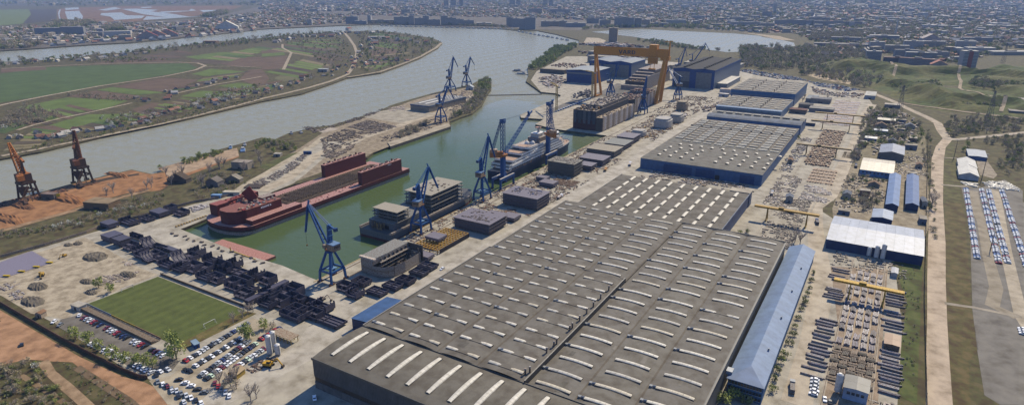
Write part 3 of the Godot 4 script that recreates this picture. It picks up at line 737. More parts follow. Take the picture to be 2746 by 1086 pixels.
	for i in 7:
		for j in 20:
			var far := j >= 10
			var z := (-218.9 - j * 11.95) if not far else (-341.5 - (j - 10) * 11.55)
			if far and j == 19: z = -446.0
			var high: bool = i < 4 and not far
			var y := 18.0 if high else (16.9 if i < 4 else 16.1)
			var pairs: bool = i < 3 or (i == 3 and not far)
			if pairs or (i == 6 and j == 9):
				piece(r, "skylight", short[(i * 3 + j * 7) % 5], Vector3(cx[i] - 6.2, y - 0.15, z))
				piece(r, "skylight", short[(i * 5 + j * 3 + 2) % 5], Vector3(cx[i] + 6.2, y - 0.15, z))
				piece(r, "skylight_kerb", kerb, Vector3(cx[i], y + 0.25, z))
			else:
				piece(r, "skylight", long[(i * 3 + j * 7) % 5], Vector3(cx[i], y + 0.15, z))
			if (i + j * 2) % 5 == 0 or (i > 3 and j % 4 == 1):
				piece(r, "roof_fan", fan, Vector3(cx[i] - 11.2, y - 0.5, z))
	# felt patches laid over leaks, and seams of the felt rolls
	var pr := RandomNumberGenerator.new()
	pr.seed = 77
	for i in 70:
		b = MB.new()
		var px := pr.randf_range(-118, -52) if i % 2 else pr.randf_range(-218, -126)
		var pz := pr.randf_range(-446, -342) if i % 3 == 0 else pr.randf_range(-330, -216)
		var bi := 0
		while bi < 6 and px > xs[bi + 1]: bi += 1
		var mid: float = (xs[bi] + xs[bi + 1]) / 2
		var hw: float = (xs[bi + 1] - xs[bi]) / 2
		var pw := pr.randf_range(1.2, 3.4)
		var pl := pr.randf_range(2.0, 9.0)
		var by := 17.3 if bi < 4 and pz > -337 else (16.2 if bi < 4 else 15.4)
		var f := func(q: float) -> float: return by + 0.95 * (1.0 - pow((q - mid) / hw, 2.0)) + 0.06
		var c := rc * pr.randf_range(0.72, 1.3)
		b.up(Vector3(px - pw / 2, f.call(px - pw / 2), pz), Vector3(px + pw / 2, f.call(px + pw / 2), pz), Vector3(px + pw / 2, f.call(px + pw / 2), pz - pl), Vector3(px - pw / 2, f.call(px - pw / 2), pz - pl), c)
		part(r, "roof_patch", b, M.roof)
	b = MB.new()
	b.tube(Vector3.ZERO, Vector3(0, 2.9, 0), 0.45, 0.45, 8, Color(0.16, 0.13, 0.11))
	b.tube(Vector3(0, 2.9, 0), Vector3(0, 3.5, 0), 0.65, 0.5, 8, Color(0.38, 0.37, 0.35))
	var stack := b.mesh(M.worn)
	for z in [-219, -221.5, -240, -247, -250, -265, -268, -277, -286, -295, -306, -318]:
		piece(r, "vent_stack", stack, Vector3(-125.4 + fmod(absf(z), 3.0) * 0.4, 17.4, z))

func second_hall() -> void:
	var r := thing("plate_hall", "low grey flat-roofed hall with short white skylights in slanting rows behind the largest hall", "hall", Vector3(-154.5, 0, -510))
	var b := MB.new()
	b.bx(-214, -95, 0, 12.6, -563, -456, Color(0.05, 0.1, 0.23))
	part(r, "wall", b, M.sheeting)
	for i in 5:
		b = MB.new()
		var z0 := -563.4 + i * 21.5
		vault(b, -214.4, -94.6, z0, z0 + 21.4, 12.7, 0.7, true, Color(0.15, 0.138, 0.118) * (0.95 + 0.05 * (i % 3)))
		part(r, "roof_bay", b, M.roof)
	b = MB.new()
	b.bx(-214.9, -214.4, 12.2, 13.5, -563.4, -456, Color(0.2, 0.19, 0.17))
	b.bx(-94.6, -94.1, 12.2, 13.4, -563.4, -456, Color(0.12, 0.16, 0.24))
	part(r, "parapet", b, M.paint)
	var sk := skylight_mesh(12.6, 2.8, 0.7, 0.2, Color(0.76, 0.72, 0.62))
	for i in 9:
		for j in 6:
			piece(r, "skylight", sk, Vector3(-104.2 - i * 12.0, 13.2, -553.5 + j * 18.0), PI / 2)
	# dark blue stair house on the far right corner
	var s := thing("stair_house", "dark blue box building with pale flat roof on the far corner of the low hall", "building", Vector3(-103, 0, -569))
	b = MB.new()
	b.bx(-112, -94.5, 0, 13, -574, -564, Color(0.03, 0.075, 0.19))
	part(s, "wall", b, M.sheeting)
	b = MB.new()
	b.bx(-112.4, -94.1, 13, 13.5, -574.4, -563.6, Color(0.42, 0.39, 0.33))
	part(s, "roof", b, M.concrete)

func third_hall() -> void:
	var r := thing("section_hall", "long grey hall with square roof lights in front and dense white strips behind", "hall", Vector3(-159, 0, -760))
	var b := MB.new()
	b.bx(-222, -97, 0, 11.5, -876, -635, Color(0.07, 0.15, 0.31))
	part(r, "wall", b, M.sheeting)
	for p in [[-196, -166], [-162, -143], [-118, -104]]:
		b = MB.new()
		b.bx(p[0], p[1], 0.3, 9.0, -634.9, -634.5, Color(0.02, 0.07, 0.2))
		part(r, "wall_cladding", b, M.sheeting)
	b = MB.new()
	b.bx(-142, -137.6, 0, 5, -634.4, -634.0, Color(0.03, 0.03, 0.035))
	part(r, "door", b, M.paint)
	for i in 5:
		b = MB.new()
		var z1 := -634.6 - i * 22.2
		vault(b, -222.3, -96.7, z1 - 22.1, z1, 11.6, 0.35, true, Color(0.155, 0.15, 0.135) * (1.0 + 0.04 * (i % 2)))
		part(r, "roof_bay", b, M.roof)
	for i in 5:
		for k in 2:
			b = MB.new()
			var x0 := -222.3 + k * 63.0
			var z1 := -745.8 - i * 26.0
			vault(b, x0, x0 + 62.6, z1 - 25.9, z1, 11.6, 0.5, true, Color(0.17, 0.15, 0.125) * (0.95 + 0.05 * ((i + k) % 3)))
			part(r, "roof_bay", b, M.roof)
	b = MB.new()
	b.bx(-222.4, -96.6, 11.5, 13.1, -826.2, -824.2, Color(0.09, 0.085, 0.08), Color(0.16, 0.15, 0.14))
	b.bx(-160.0, -159.2, 11.6, 12.7, -870, -722, Color(0.1, 0.095, 0.085), Color(0.2, 0.19, 0.17))
	part(r, "roof_kerb", b, M.paint)
	var sq := skylight_mesh(4.6, 3.4, 0.9, 0.0, Color(0.72, 0.69, 0.6))
	for i in 10:
		for j in 4:
			var x := -208.8 + i * 12.1
			if i == 4 and j < 3: continue
			piece(r, "roof_light", sq, Vector3(x + (6.0 if j == 3 else 0.0), 12.0, -657.2 - j * 19.2 + (1.0 if j == 3 else 0.0)), PI / 2)
	var st := skylight_mesh(9.4, 2.6, 0.7, 0.0, Color(0.68, 0.64, 0.53))
	for i in 10:
		for j in 11:
			var z := -733.0 - j * 12.6
			if j == 0 and i < 1: continue
			if absf(z + 825.2) < 4.0: continue
			var x := -213.5 + i * 12.3
			if i == 5: x += 0.8
			piece(r, "skylight", st, Vector3(x, 12.1, z))
			if i % 2 == 0: piece(r, "skylight", st, Vector3(x, 12.1, z - 4.6))
	# ridge sheds behind
	var s := thing("ridge_shed", "long blue-grey round-roofed shed across the yard between two skylit halls", "shed", Vector3(-160, 0, -915))
	b = MB.new()
	b.bx(-219, -97, 0, 13, -940, -890, Color(0.08, 0.15, 0.3))
	part(s, "wall", b, M.sheeting)
	b = MB.new()
	vault(b, -219.5, -96.5, -915, -889.5, 13.1, 2.6, true, Color(0.15, 0.18, 0.23))
	part(s, "roof_bay", b, M.roof)
	b = MB.new()
	vault(b, -219.5, -96.5, -940.5, -915.1, 13.1, 2.0, true, Color(0.2, 0.2, 0.19))
	part(s, "roof_bay", b, M.roof)
	for i in 9:
		piece(s, "skylight", st, Vector3(-208 + i * 12.6, 15.2, -921.0))
	var f := thing("pipe_hall", "flat grey hall with rows of roof lights and small stacks behind the ridge shed", "hall", Vector3(-182, 0, -1044))
	b = MB.new()
	b.bx(-230, -136, 0, 11.6, -1096, -984, Color(0.12, 0.2, 0.34))
	part(f, "wall", b, M.sheeting)
	for i in 3:
		b = MB.new()
		var x0 := -230.3 + i * 31.4
		b.up(Vector3(x0, 11.8, -996), Vector3(x0 + 31.2, 11.8, -996), Vector3(x0 + 31.2, 11.8, -1096.2), Vector3(x0, 11.8, -1096.2), Color(0.2, 0.185, 0.16) * (0.96 + 0.04 * i))
		part(f, "roof_bay", b, M.roof)
	b = MB.new()
	vault(b, -228, -136, -996, -982, 8.6, 2.8, true, Color(0.3, 0.3, 0.28))
	part(f, "roof_bay", b, M.roof)
	b = MB.new()
	b.tube(Vector3.ZERO, Vector3(0, 4.0, 0), 0.6, 0.6, 6, Color(0.12, 0.11, 0.1))
	var stack := b.mesh(M.worn)
	var g := thing("paint_hall", "tall grey-roofed hall with a blue wall band, farthest of the skylit halls", "hall", Vector3(-186, 0, -1180))
	b = MB.new()
	b.bx(-236, -136, 0, 14.5, -1250, -1106, Color(0.13, 0.2, 0.33))
	part(g, "wall", b, M.sheeting)
	b = MB.new()
	b.bx(-236.4, -135.6, 14.5, 19.6, -1250.4, -1105.6, Color(0.045, 0.16, 0.36))
	part(g, "wall_band", b, M.sheeting)
	for i in 3:
		b = MB.new()
		var x0 := -236.6 + i * 33.8
		b.up(Vector3(x0, 19.9, -1105.4), Vector3(x0 + 33.6, 19.9, -1105.4), Vector3(x0 + 33.6, 19.9, -1250.6), Vector3(x0, 19.9, -1250.6), Color(0.21, 0.195, 0.17) * (0.96 + 0.04 * i))
		part(g, "roof_bay", b, M.roof)
	for i in 6:
		for j in 6:
			piece(f, "skylight", st, Vector3(-222 + i * 15.6 + (j % 2) * 1.5, 11.9, -1004 - j * 16.5))
			piece(g, "skylight", st, Vector3(-228 + i * 16.9, 20.0, -1116 - j * 23.0))
			if i in [1, 3]:
				piece(f, "vent_stack", stack, Vector3(-214.5 + i * 15.6, 11.8, -1000 - j * 16.5))
				piece(g, "vent_stack", stack, Vector3(-219.5 + i * 16.9, 19.9, -1112 - j * 23.0))

func big_door_hall(called: String, label: String, x0: float, x1: float, z0: float, z1: float, h: float, doors: Array, roofs: Array, dark: Color, slope: float) -> Node3D:
	var r := thing(called, label, "hall", Vector3((x0 + x1) / 2, 0, (z0 + z1) / 2))
	var blue := Color(0.012, 0.065, 0.24)
	var b := MB.new()
	b.bx(x0, x1, 0, h, z0, z1 - 1.0, Color(0.13, 0.17, 0.25))
	part(r, "wall", b, M.sheeting)
	b = MB.new()
	b.bx(x0 - 0.3, x1 + 0.3, h - 5, h + 0.2, z1 - 1, z1, blue)
	b.bx(x0 - 0.3, x1 + 0.3, h - 3.5, h + 0.1, z0 - 0.3, z0 + 0.3, blue)
	b.bx(x1 - 0.1, x1 + 0.5, h - 3.2, h + 0.15, z0, z1 - 1.1, blue)
	var px := x0 - 0.3
	for d in doors:
		b.bx(px, d[0], 0, h - 5, z1 - 1, z1 - 0.1, blue)
		px = d[1]
	b.bx(px, x1 + 0.3, 0, h - 5, z1 - 1, z1 - 0.1, blue)
	part(r, "portal_frame", b, M.sheeting)
	for d in doors:
		b = MB.new()
		var gap: float = d[2]
		for k in 4:
			var y0 := gap + (h - 5 - gap) * k / 4.0
			b.bx(d[0] + 0.1, d[1] - 0.1, y0 + 0.1, y0 + (h - 5 - gap) / 4.0, z1 - 0.9, z1 - 0.5, Color(0.22, 0.225, 0.23))
		if gap > 0.0: b.bx(d[0], d[1], 0, gap, z1 - 0.95, z1 - 0.9, Color(0.09, 0.09, 0.1))
		part(r, "door", b, M.sheeting)
	for q in roofs:
		b = MB.new()
		var mid := (float(q[0]) + float(q[1])) / 2
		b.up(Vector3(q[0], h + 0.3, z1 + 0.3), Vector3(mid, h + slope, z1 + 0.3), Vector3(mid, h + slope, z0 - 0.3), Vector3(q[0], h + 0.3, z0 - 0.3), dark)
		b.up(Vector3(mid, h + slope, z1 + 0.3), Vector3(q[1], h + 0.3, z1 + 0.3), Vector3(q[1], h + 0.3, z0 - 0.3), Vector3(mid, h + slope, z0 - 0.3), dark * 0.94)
		b.tri(Vector3(q[0], h, z1 + 0.2), Vector3(q[1], h, z1 + 0.2), Vector3(mid, h + slope, z1 + 0.2), blue)
		part(r, "roof_bay", b, M.rough if dark.r < 0.1 else M.sheeting)
	return r

func blue_halls() -> void:
	var r := big_door_hall("building_hall", "tall blue hall with black ribbed roof and two grey doors, right of the gantry crane", -369, -291, -1425, -1208, 35, [[-366, -337, 12.0], [-325, -296, 0.0]], [[-369.3, -330], [-330, -290.7]], Color(0.03, 0.03, 0.034), 2.5)
	var b := MB.new()
	for i in 15:
		b.bx(-351, -346.5, 38, 39.4, -1220 - i * 14.0, -1212 - i * 14.0, Color(0.02, 0.02, 0.022))
		b.bx(-313, -308.5, 38, 39.4, -1220 - i * 14.0, -1212 - i * 14.0, Color(0.02, 0.02, 0.022))
	part(r, "roof_rib", b, M.rough)
	r = thing("annex_building", "low white-roofed annex along the side of the black-roofed blue hall", "building", Vector3(-281, 0, -1290))
	b = MB.new()
	b.bx(-290.2, -272, 0, 9, -1345, -1232, Color(0.3, 0.32, 0.34))
	part(r, "wall", b, M.wall)
	b = MB.new()
	b.bx(-290.4, -271.6, 9, 9.5, -1345.4, -1231.6, Color(0.62, 0.62, 0.6))
	part(r, "roof", b, M.concrete)
	big_door_hall("building_hall", "blue hall with wavy grey roof and grey doors behind the gantry crane's left leg", -573, -478, -1356, -1272, 31, [[-569, -546, 0.0], [-541, -513, 0.0], [-509, -483, 0.0]], [[-573.3, -525.5], [-525.5, -477.7]], Color(0.24, 0.26, 0.28), 3.5)
	r = thing("workshop_hall", "smaller plain blue hall with a pale roof by the inlet, left of the gantry crane", "hall", Vector3(-540, 0, -1190))
	b = MB.new()
	b.bx(-572, -510, 0, 24, -1235, -1160, Color(0.012, 0.06, 0.22))
	part(r, "wall", b, M.sheeting)
	b = MB.new()
	b.bx(-571, -511, 17.5, 20.5, -1159.9, -1159.4, Color(0.1, 0.115, 0.15))
	part(r, "window_band", b, M.glass)
	b = MB.new()
	b.up(Vector3(-572.5, 24.3, -1159.5), Vector3(-541, 26.4, -1159.5), Vector3(-541, 26.4, -1235.5), Vector3(-572.5, 24.3, -1235.5), Color(0.36, 0.38, 0.38))
	b.up(Vector3(-541, 26.4, -1159.5), Vector3(-509.5, 24.3, -1159.5), Vector3(-509.5, 24.3, -1235.5), Vector3(-541, 26.4, -1235.5), Color(0.34, 0.36, 0.36))
	part(r, "roof", b, M.sheeting)

# ---------------------------------------------------------------- cranes
func portal_crane(label: String, at: Vector3, apex: Vector3, tip: Vector3, group: String, gx := 11.0, gz := 13.0) -> void:
	# four splayed legs, turntable, machine house, column, luffing boom with fly jib and tie
	var r := thing("portal_crane", label, "crane", at, 0.0, group)
	var bl := Color(0.02, 0.10, 0.30)
	var b := MB.new()
	for sx in [-1, 1]:
		for sz in [-1, 1]:
			b = MB.new()
			var f := Vector3(sx * gx * 0.5, 0.8, sz * gz * 0.5)
			var k := Vector3(sx * gx * 0.45, 8.5, sz * gz * 0.46)
			b.beam(f, k, 1.3, 1.3, bl)
			b.beam(k, Vector3(sx * 1.7, 21.5, sz * 1.7), 1.5, 1.5, bl)
			put("leg", b, M.paint, r)
			b = MB.new()
			b.bx(f.x - 0.6, f.x + 0.6, 0.1, 1.3, f.z - 2.0, f.z + 2.0, Color(0.19, 0.085, 0.04))
			for q in [-1.2, 1.2]: b.tube(Vector3(f.x - 0.7, 0.5, f.z + q), Vector3(f.x + 0.7, 0.5, f.z + q), 0.5, 0.5, 8, Color(0.1, 0.07, 0.05))
			put("bogie", b, M.worn, r)
	for s in [-1, 1]:
		b = MB.new()
		b.beam(Vector3(s * gx * 0.45, 8.3, -gz * 0.46), Vector3(s * gx * 0.45, 8.3, gz * 0.46), 1.0, 1.3, bl)
		put("sill_beam", b, M.paint, r)
		b = MB.new()
		b.beam(Vector3(-gx * 0.45, 8.4, s * gz * 0.46), Vector3(gx * 0.45, 8.4, s * gz * 0.46), 0.9, 1.2, bl)
		put("sill_beam", b, M.paint, r)
	b = MB.new()
	b.bx(-2.6, 2.6, 8.8, 9.2, -2.6, 2.6, Color(0.16, 0.3, 0.5))
	b.tube(Vector3(0, 9, 0), Vector3(0, 21, 0), 0.9, 0.9, 8, bl)
	put("stair_platform", b, M.paint, r)
	b = MB.new()
	b.tube(Vector3(0, 20.8, 0), Vector3(0, 22.8, 0), 2.9, 2.9, 14, bl)
	b.tube(Vector3(0, 22.8, 0), Vector3(0, 23.4, 0), 3.6, 3.6, 14, Color(0.16, 0.07, 0.035))
	put("turntable", b, M.worn, r)
	var dir := Vector3(apex.x, 0, apex.z).normalized()
	var turn := atan2(dir.x, dir.z)
	var up := Node3D.new()
	up.name = "upper_works"
	r.add_child(up)
	up.rotation.y = turn
	# local +z is the way the boom points
	var lift := apex.y - 23.4
	var reach := Vector2(apex.x, apex.z).length()
	b = MB.new()
	b.bx(-2.9, 2.9, 23.4, 27.6, -7.6, -0.8, Color(0.29, 0.235, 0.17))
	for k in 4: b.bx(-2.4 + k * 1.3, -1.6 + k * 1.3, 25.4, 26.8, -7.75, -7.6, Color(0.06, 0.06, 0.06))
	put("machine_house", b, M.worn, up)
	b = MB.new()
	b.bx(-3.1, 3.1, 27.6, 28.2, -7.8, -0.6, Color(0.16, 0.27, 0.46))
	put("house_roof", b, M.paint, up)
	b = MB.new()
	for s in [-1, 1]:
		b.beam(Vector3(s * 1.3, 23.4, -0.6), Vector3(s * 0.8, 40.5, -1.6), 1.0, 1.6, bl)
	b.bx(-1.0, 1.0, 25.0, 40.0, -2.0, -0.9, bl)
	for k in 3: b.bx(-1.8, 1.8, 29.0 + k * 4.0, 29.15 + k * 4.0, -2.8, -0.2, Color(0.03, 0.1, 0.26))
	put("column", b, M.paint, up)
	b = MB.new()
	b.beam(Vector3(0, 40.4, -0.8), Vector3(0, 38.4, -7.6), 1.0, 1.0, bl)
	b.bx(-1.2, 1.2, 37.3, 39.6, -8.8, -7.0, Color(0.02, 0.07, 0.2))
	put("counterweight_lever", b, M.paint, up)
	b = MB.new()
	var ap := Vector3(0, apex.y, reach)
	for s in [-1, 1]:
		b.beam(Vector3(s * 1.7, 23.8, 2.2), Vector3(s * 0.5, ap.y, ap.z), 0.9, 1.5, bl)
	for k in 7:
		var t := (k + 0.5) / 8.0
		var c := Vector3(0, 23.8, 2.2).lerp(ap, t)
		b.beam(c + Vector3(-1.7 * (1 - t) - 0.3, 0, 0), c + Vector3(1.7 * (1 - t) + 0.3, 0, 0), 0.5, 0.5, bl)
	put("boom", b, M.paint, up)
	b = MB.new()
	for s in [-0.7, 0.7]: b.beam(Vector3(s, 40.5, -1.2), Vector3(s * 0.6, ap.y + 0.8, ap.z - 1.5), 0.35, 0.45, bl)
	put("tie_rod", b, M.paint, up)
	b = MB.new()
	var tl := Basis(Vector3.UP, -turn) * Vector3(tip.x, 0, tip.z)
	var tp := Vector3(tl.x, tip.y, tl.z)
	for s in [-0.5, 0.5]: b.beam(ap + Vector3(s, 0.4, 0), tp + Vector3(s * 0.4, 0, 0), 0.45, 1.1, bl)
	b.beam(ap, ap.lerp(tp, -0.18), 0.9, 0.9, bl)
	for k in 4: b.beam(ap.lerp(tp, (k + 1) / 5.0) + Vector3(-0.5, 0, 0), ap.lerp(tp, (k + 1) / 5.0) + Vector3(0.5, 0, 0), 0.3, 0.3, bl)
	put("fly_jib", b, M.paint, up)
	b = MB.new()
	b.beam(tp, Vector3(tp.x, maxf(tp.y - 9.0, 18.0), tp.z), 0.12, 0.12, Color(0.05, 0.05, 0.05))
	b.bx(tp.x - 0.4, tp.x + 0.4, maxf(tp.y - 10.2, 16.8), maxf(tp.y - 9.0, 18.0), tp.z - 0.3, tp.z + 0.3, Color(0.35, 0.2, 0.05))
	put("hook", b, M.paint, up)
	b = MB.new()
	b.bx(1.8, 3.6, 24.0, 26.6, 0.6, 2.8, Color(0.3, 0.25, 0.2))
	b.bx(1.7, 3.7, 24.9, 26.0, 2.8, 2.95, Color(0.05, 0.07, 0.09))
	put("cab", b, M.paint, up)

func lattice_crane(label: String, at: Vector3, jib: Vector3, back: Vector3) -> void:
	var r := thing("column_crane", label, "crane", at)
	var bl := Color(0.018, 0.085, 0.27)
	var b := MB.new()
	for sx in [-1, 1]:
		b = MB.new()
		b.bx(sx * 4.6 - 0.9, sx * 4.6 + 0.9, 8.6, 11.4, -13, 13, bl, Color(0.5, 0.47, 0.42))
		put("portal_beam", b, M.paint, r)
		for sz in [-1, 1]:
			b = MB.new()
			b.beam(Vector3(sx * 4.6, 0.2, sz * 12.4), Vector3(sx * 4.6, 8.6, sz * 11.6), 1.4, 1.8, bl)
			b.bx(sx * 4.6 - 0.7, sx * 4.6 + 0.7, 0.1, 1.2, sz * 12.4 - 1.6, sz * 12.4 + 1.6, Color(0.2, 0.09, 0.04))
			put("leg", b, M.paint, r)
	b = MB.new()
	b.bx(-4.5, 4.5, 8.8, 11.2, -2.0, 2.0, bl)
	put("cross_beam", b, M.paint, r)
	b = MB.new()
	b.bx(-2.0, 2.0, 11.2, 31.0, -2.0, 2.0, bl)
	put("column", b, M.paint, r)
	var h := 31.0
	b = MB.new()
	b.tube(Vector3(0, h, 0), Vector3(0, h + 2.2, 0), 4.2, 4.6, 12, Color(0.42, 0.17, 0.045))
	var bd := back.normalized()
	b.beam(Vector3(0, h + 1.6, 0), bd * 13.0 + Vector3(0, h + 1.6, 0), 3.6, 6.0, Color(0.44, 0.18, 0.05))
	put("slew_platform", b, M.paint, r)
	b = MB.new()
	b.box(Transform3D(Basis(Vector3.UP, atan2(bd.x, bd.z)), bd * 9.0 + Vector3(0, h + 3.4, 0)), Vector3(5.2, 3.4, 7.0), Color(0.5, 0.33, 0.2), Color(0.5, 0.45, 0.38))
	put("machine_house", b, M.worn, r)
	b = MB.new()
	b.lattice(Vector3(0, h + 2, 0), Vector3(0, 66, 0), 3.4, 3.0, 0.45, 8, bl)
	b.bx(-2.2, 2.2, 63.5, 66.0, -2.2, 2.2, bl)
	b.beam(Vector3(-3.4, 66, 0), Vector3(3.4, 67.5, 0), 0.7, 1.2, bl)
	put("mast", b, M.paint, r)
	b = MB.new()
	b.lattice(bd * 11.0 + Vector3(0, h + 3, 0), Vector3(0, 65, 0) + bd * 1.8, 2.2, 1.4, 0.32, 9, bl)
	put("back_stay", b, M.paint, r)
	b = MB.new()
	var jd := Vector3(jib.x, 0, jib.z).normalized()
	var side := Vector3(-jd.z, 0, jd.x) * 1.5
	for s in [-1, 1]:
		b.lattice(jd * 4.0 + Vector3(0, h + 2.4, 0) + side * s, jib + side * s * 0.5, 1.5, 1.0, 0.26, 12, bl)
	put("jib", b, M.paint, r)
	b = MB.new()
	b.beam(jib, jib + jd * 7.0 + Vector3(0, 2.2, 0), 1.2, 1.4, bl)
	b.beam(jib + Vector3(0, -1.0, 0), jib + Vector3(0, 3.4, 0) - jd * 2.0, 1.8, 1.6, bl)
	put("jib_head", b, M.paint, r)
	b = MB.new()
	for s in [-0.8, 0.8]: b.beam(Vector3(0, 66, 0) + side * s, jib + side * s * 0.6 + Vector3(0, 2.0, 0), 0.14, 0.14, Color(0.04, 0.05, 0.07))
	put("tie_rope", b, M.paint, r)

func yard_gantry(label: String, x0: float, x1: float, lx0: float, lx1: float, z: float, y: float, col: Color) -> void:
	var r := thing("yard_gantry", label, "gantry crane", Vector3((lx0 + lx1) / 2, 0, z), 0, "yellow gantries over the stock yard")
	var o := r.position
	var b := MB.new()
	for s in [-1.1, 1.1]:
		b.bx(x0 - o.x, x1 - o.x, y, y + 1.5, s - 0.3, s + 0.3, col)
	for i in 16:
		var x := lerpf(x0, x1, (i + 0.5) / 16.0) - o.x
		b.bx(x - 0.15, x + 0.15, y + 0.1, y + 0.4, -1.1, 1.1, col)
	b.bx(x0 - o.x, x1 - o.x, y + 1.5, y + 1.58, -2.0, 2.0, col)
	put("girder", b, M.worn, r)
	for lx in [lx0, lx1]:
		for s in [-1, 1]:
			b = MB.new()
			b.beam(Vector3(lx - o.x, 0.6, s * 3.6), Vector3(lx - o.x, y, s * 1.1), 0.7, 0.7, col)
			put("leg", b, M.worn, r)
		b = MB.new()
		b.bx(lx - o.x - 0.5, lx - o.x + 0.5, 0.1, 0.9, -4.6, 4.6, col * 0.8)
		put("bogie", b, M.worn, r)
	b = MB.new()
	b.bx(lerpf(x0, x1, 0.42) - o.x - 2, lerpf(x0, x1, 0.42) - o.x + 2, y + 1.6, y + 2.8, -1.5, 1.5, col * 0.8)
	put("trolley", b, M.worn, r)

func tower_crane(label: String, at: Vector3, h: float, turn: float, len: float) -> void:
	var r := thing("tower_crane", label, "crane", at, turn, "yellow tower cranes by the slip")
	var ye := Color(0.5, 0.36, 0.09)
	var b := MB.new()
	b.lattice(Vector3.ZERO, Vector3(0, h, 0), 2.4, 2.4, 0.5, 14, ye)
	put("mast", b, M.paint, r)
	b = MB.new()
	b.lattice(Vector3(0, h, 0), Vector3(0, h, len), 1.8, 1.2, 0.4, 10, ye)
	put("jib", b, M.paint, r)
	b = MB.new()
	b.beam(Vector3(0, h, 0), Vector3(0, h, -len * 0.3), 1.4, 1.0, ye)
	b.bx(-1.2, 1.2, h - 1.6, h + 0.6, -len * 0.3 - 1.5, -len * 0.3 + 1.5, Color(0.25, 0.24, 0.22))
	put("counter_jib", b, M.paint, r)
	b = MB.new()
	b.bx(-1.4, 1.4, 0.1, 1.6, -1.8, 1.8, Color(0.35, 0.33, 0.3))
	put("footing", b, M.concrete, r)

func big_gantry() -> void:
	var r := thing("gantry_crane", "huge orange goliath gantry crane spanning the building berth", "gantry crane", Vector3(-392, 0, -1030))
	var og := Color(0.66, 0.29, 0.035)
	var b := MB.new()
	var g := Vector3(-392, 0, -1030)
	b.bx(-455 + 392, -324 + 392, 73.5, 85.5, -4.5, 4.5, og)
	var gd := put("girder", b, M.paint, r)
	b = MB.new()
	for i in 14: b.bx(-62 + i * 9.5, -61.6 + i * 9.5, 73.7, 85.3, 4.5, 4.62, og * 0.93)
	b.bx(-63, 68, 85.5, 86.4, 4.2, 4.4, og * 0.9)
	b.bx(-63, 68, 85.5, 86.4, -4.4, -4.2, og * 0.9)
	put("stiffener", b, M.paint, gd)
	var tm := TextMesh.new()
	tm.text = "VARD"
	var f := SystemFont.new()
	f.font_names = PackedStringArray(["Droid Sans"])
	f.font_weight = 700
	tm.font = f
	tm.font_size = 64
	tm.pixel_size = 0.135
	tm.depth = 0.2
	var dm := StandardMaterial3D.new()
	dm.resource_name = "lettering"
	dm.albedo_color = Color(0.13, 0.14, 0.17)
	dm.roughness = 0.6
	tm.material = dm
	var t := put_mesh("lettering", tm, gd, Vector3(-2, 79.5, 4.75))
	t.scale = Vector3(1.35, 1.0, 1.0)
	for s in [-1, 1]:
		b = MB.new()
		b.beam(Vector3(-57, 2, s * 12.5 - 9), Vector3(-60.5, 73.5, s * 2.0), 3.2, 3.2, og)
		put("hinged_leg", b, M.paint, r)
		b = MB.new()
		b.beam(Vector3(57.5, 2, s * 12.0 + 6), Vector3(64, 75.5, s * 3.4), 4.2 + s * 1.0, 5.0, og)
		put("fixed_leg", b, M.paint, r)
	b = MB.new()
	b.beam(Vector3(-57, 1.6, -24), Vector3(-57, 1.6, 6), 3.0, 2.4, og)
	b.beam(Vector3(57.5, 1.6, -9), Vector3(57.5, 1.6, 22), 3.4, 2.6, og)
	put("sill_beam", b, M.paint, r)
	b = MB.new()
	b.bx(56, 70, 69.5, 75.5, -5, 5, og)
	put("leg_head", b, M.paint, r)
	b = MB.new()
	b.bx(36, 49, 85.7, 93.5, -5.5, 5.5, og, Color(0.62, 0.34, 0.12))
	b.bx(36, 49, 73, 85.8, 4.6, 5.4, og * 0.95)
	b.bx(36, 52, 63.5, 73.5, 4.8, 8.5, og * 0.9)
	b.bx(37, 51, 65.5, 71.5, 8.5, 8.7, og * 0.7)
	for x in [40, 47]: b.beam(Vector3(x, 63.5, 6.5), Vector3(x, 55.5, 6.5), 0.7, 0.7, og * 0.8)
	b.bx(38, 49, 54, 56, 4.5, 8.5, og * 0.8)
	put("trolley", b, M.paint, r)
	b = MB.new()
	b.beam(Vector3(68.5, 71.5, 0), Vector3(68.5, 99.5, 0), 1.8, 1.8, og)
	b.beam(Vector3(60, 98.5, 0), Vector3(73, 100, 0), 1.4, 1.2, og)
	put("service_crane", b, M.paint, r)

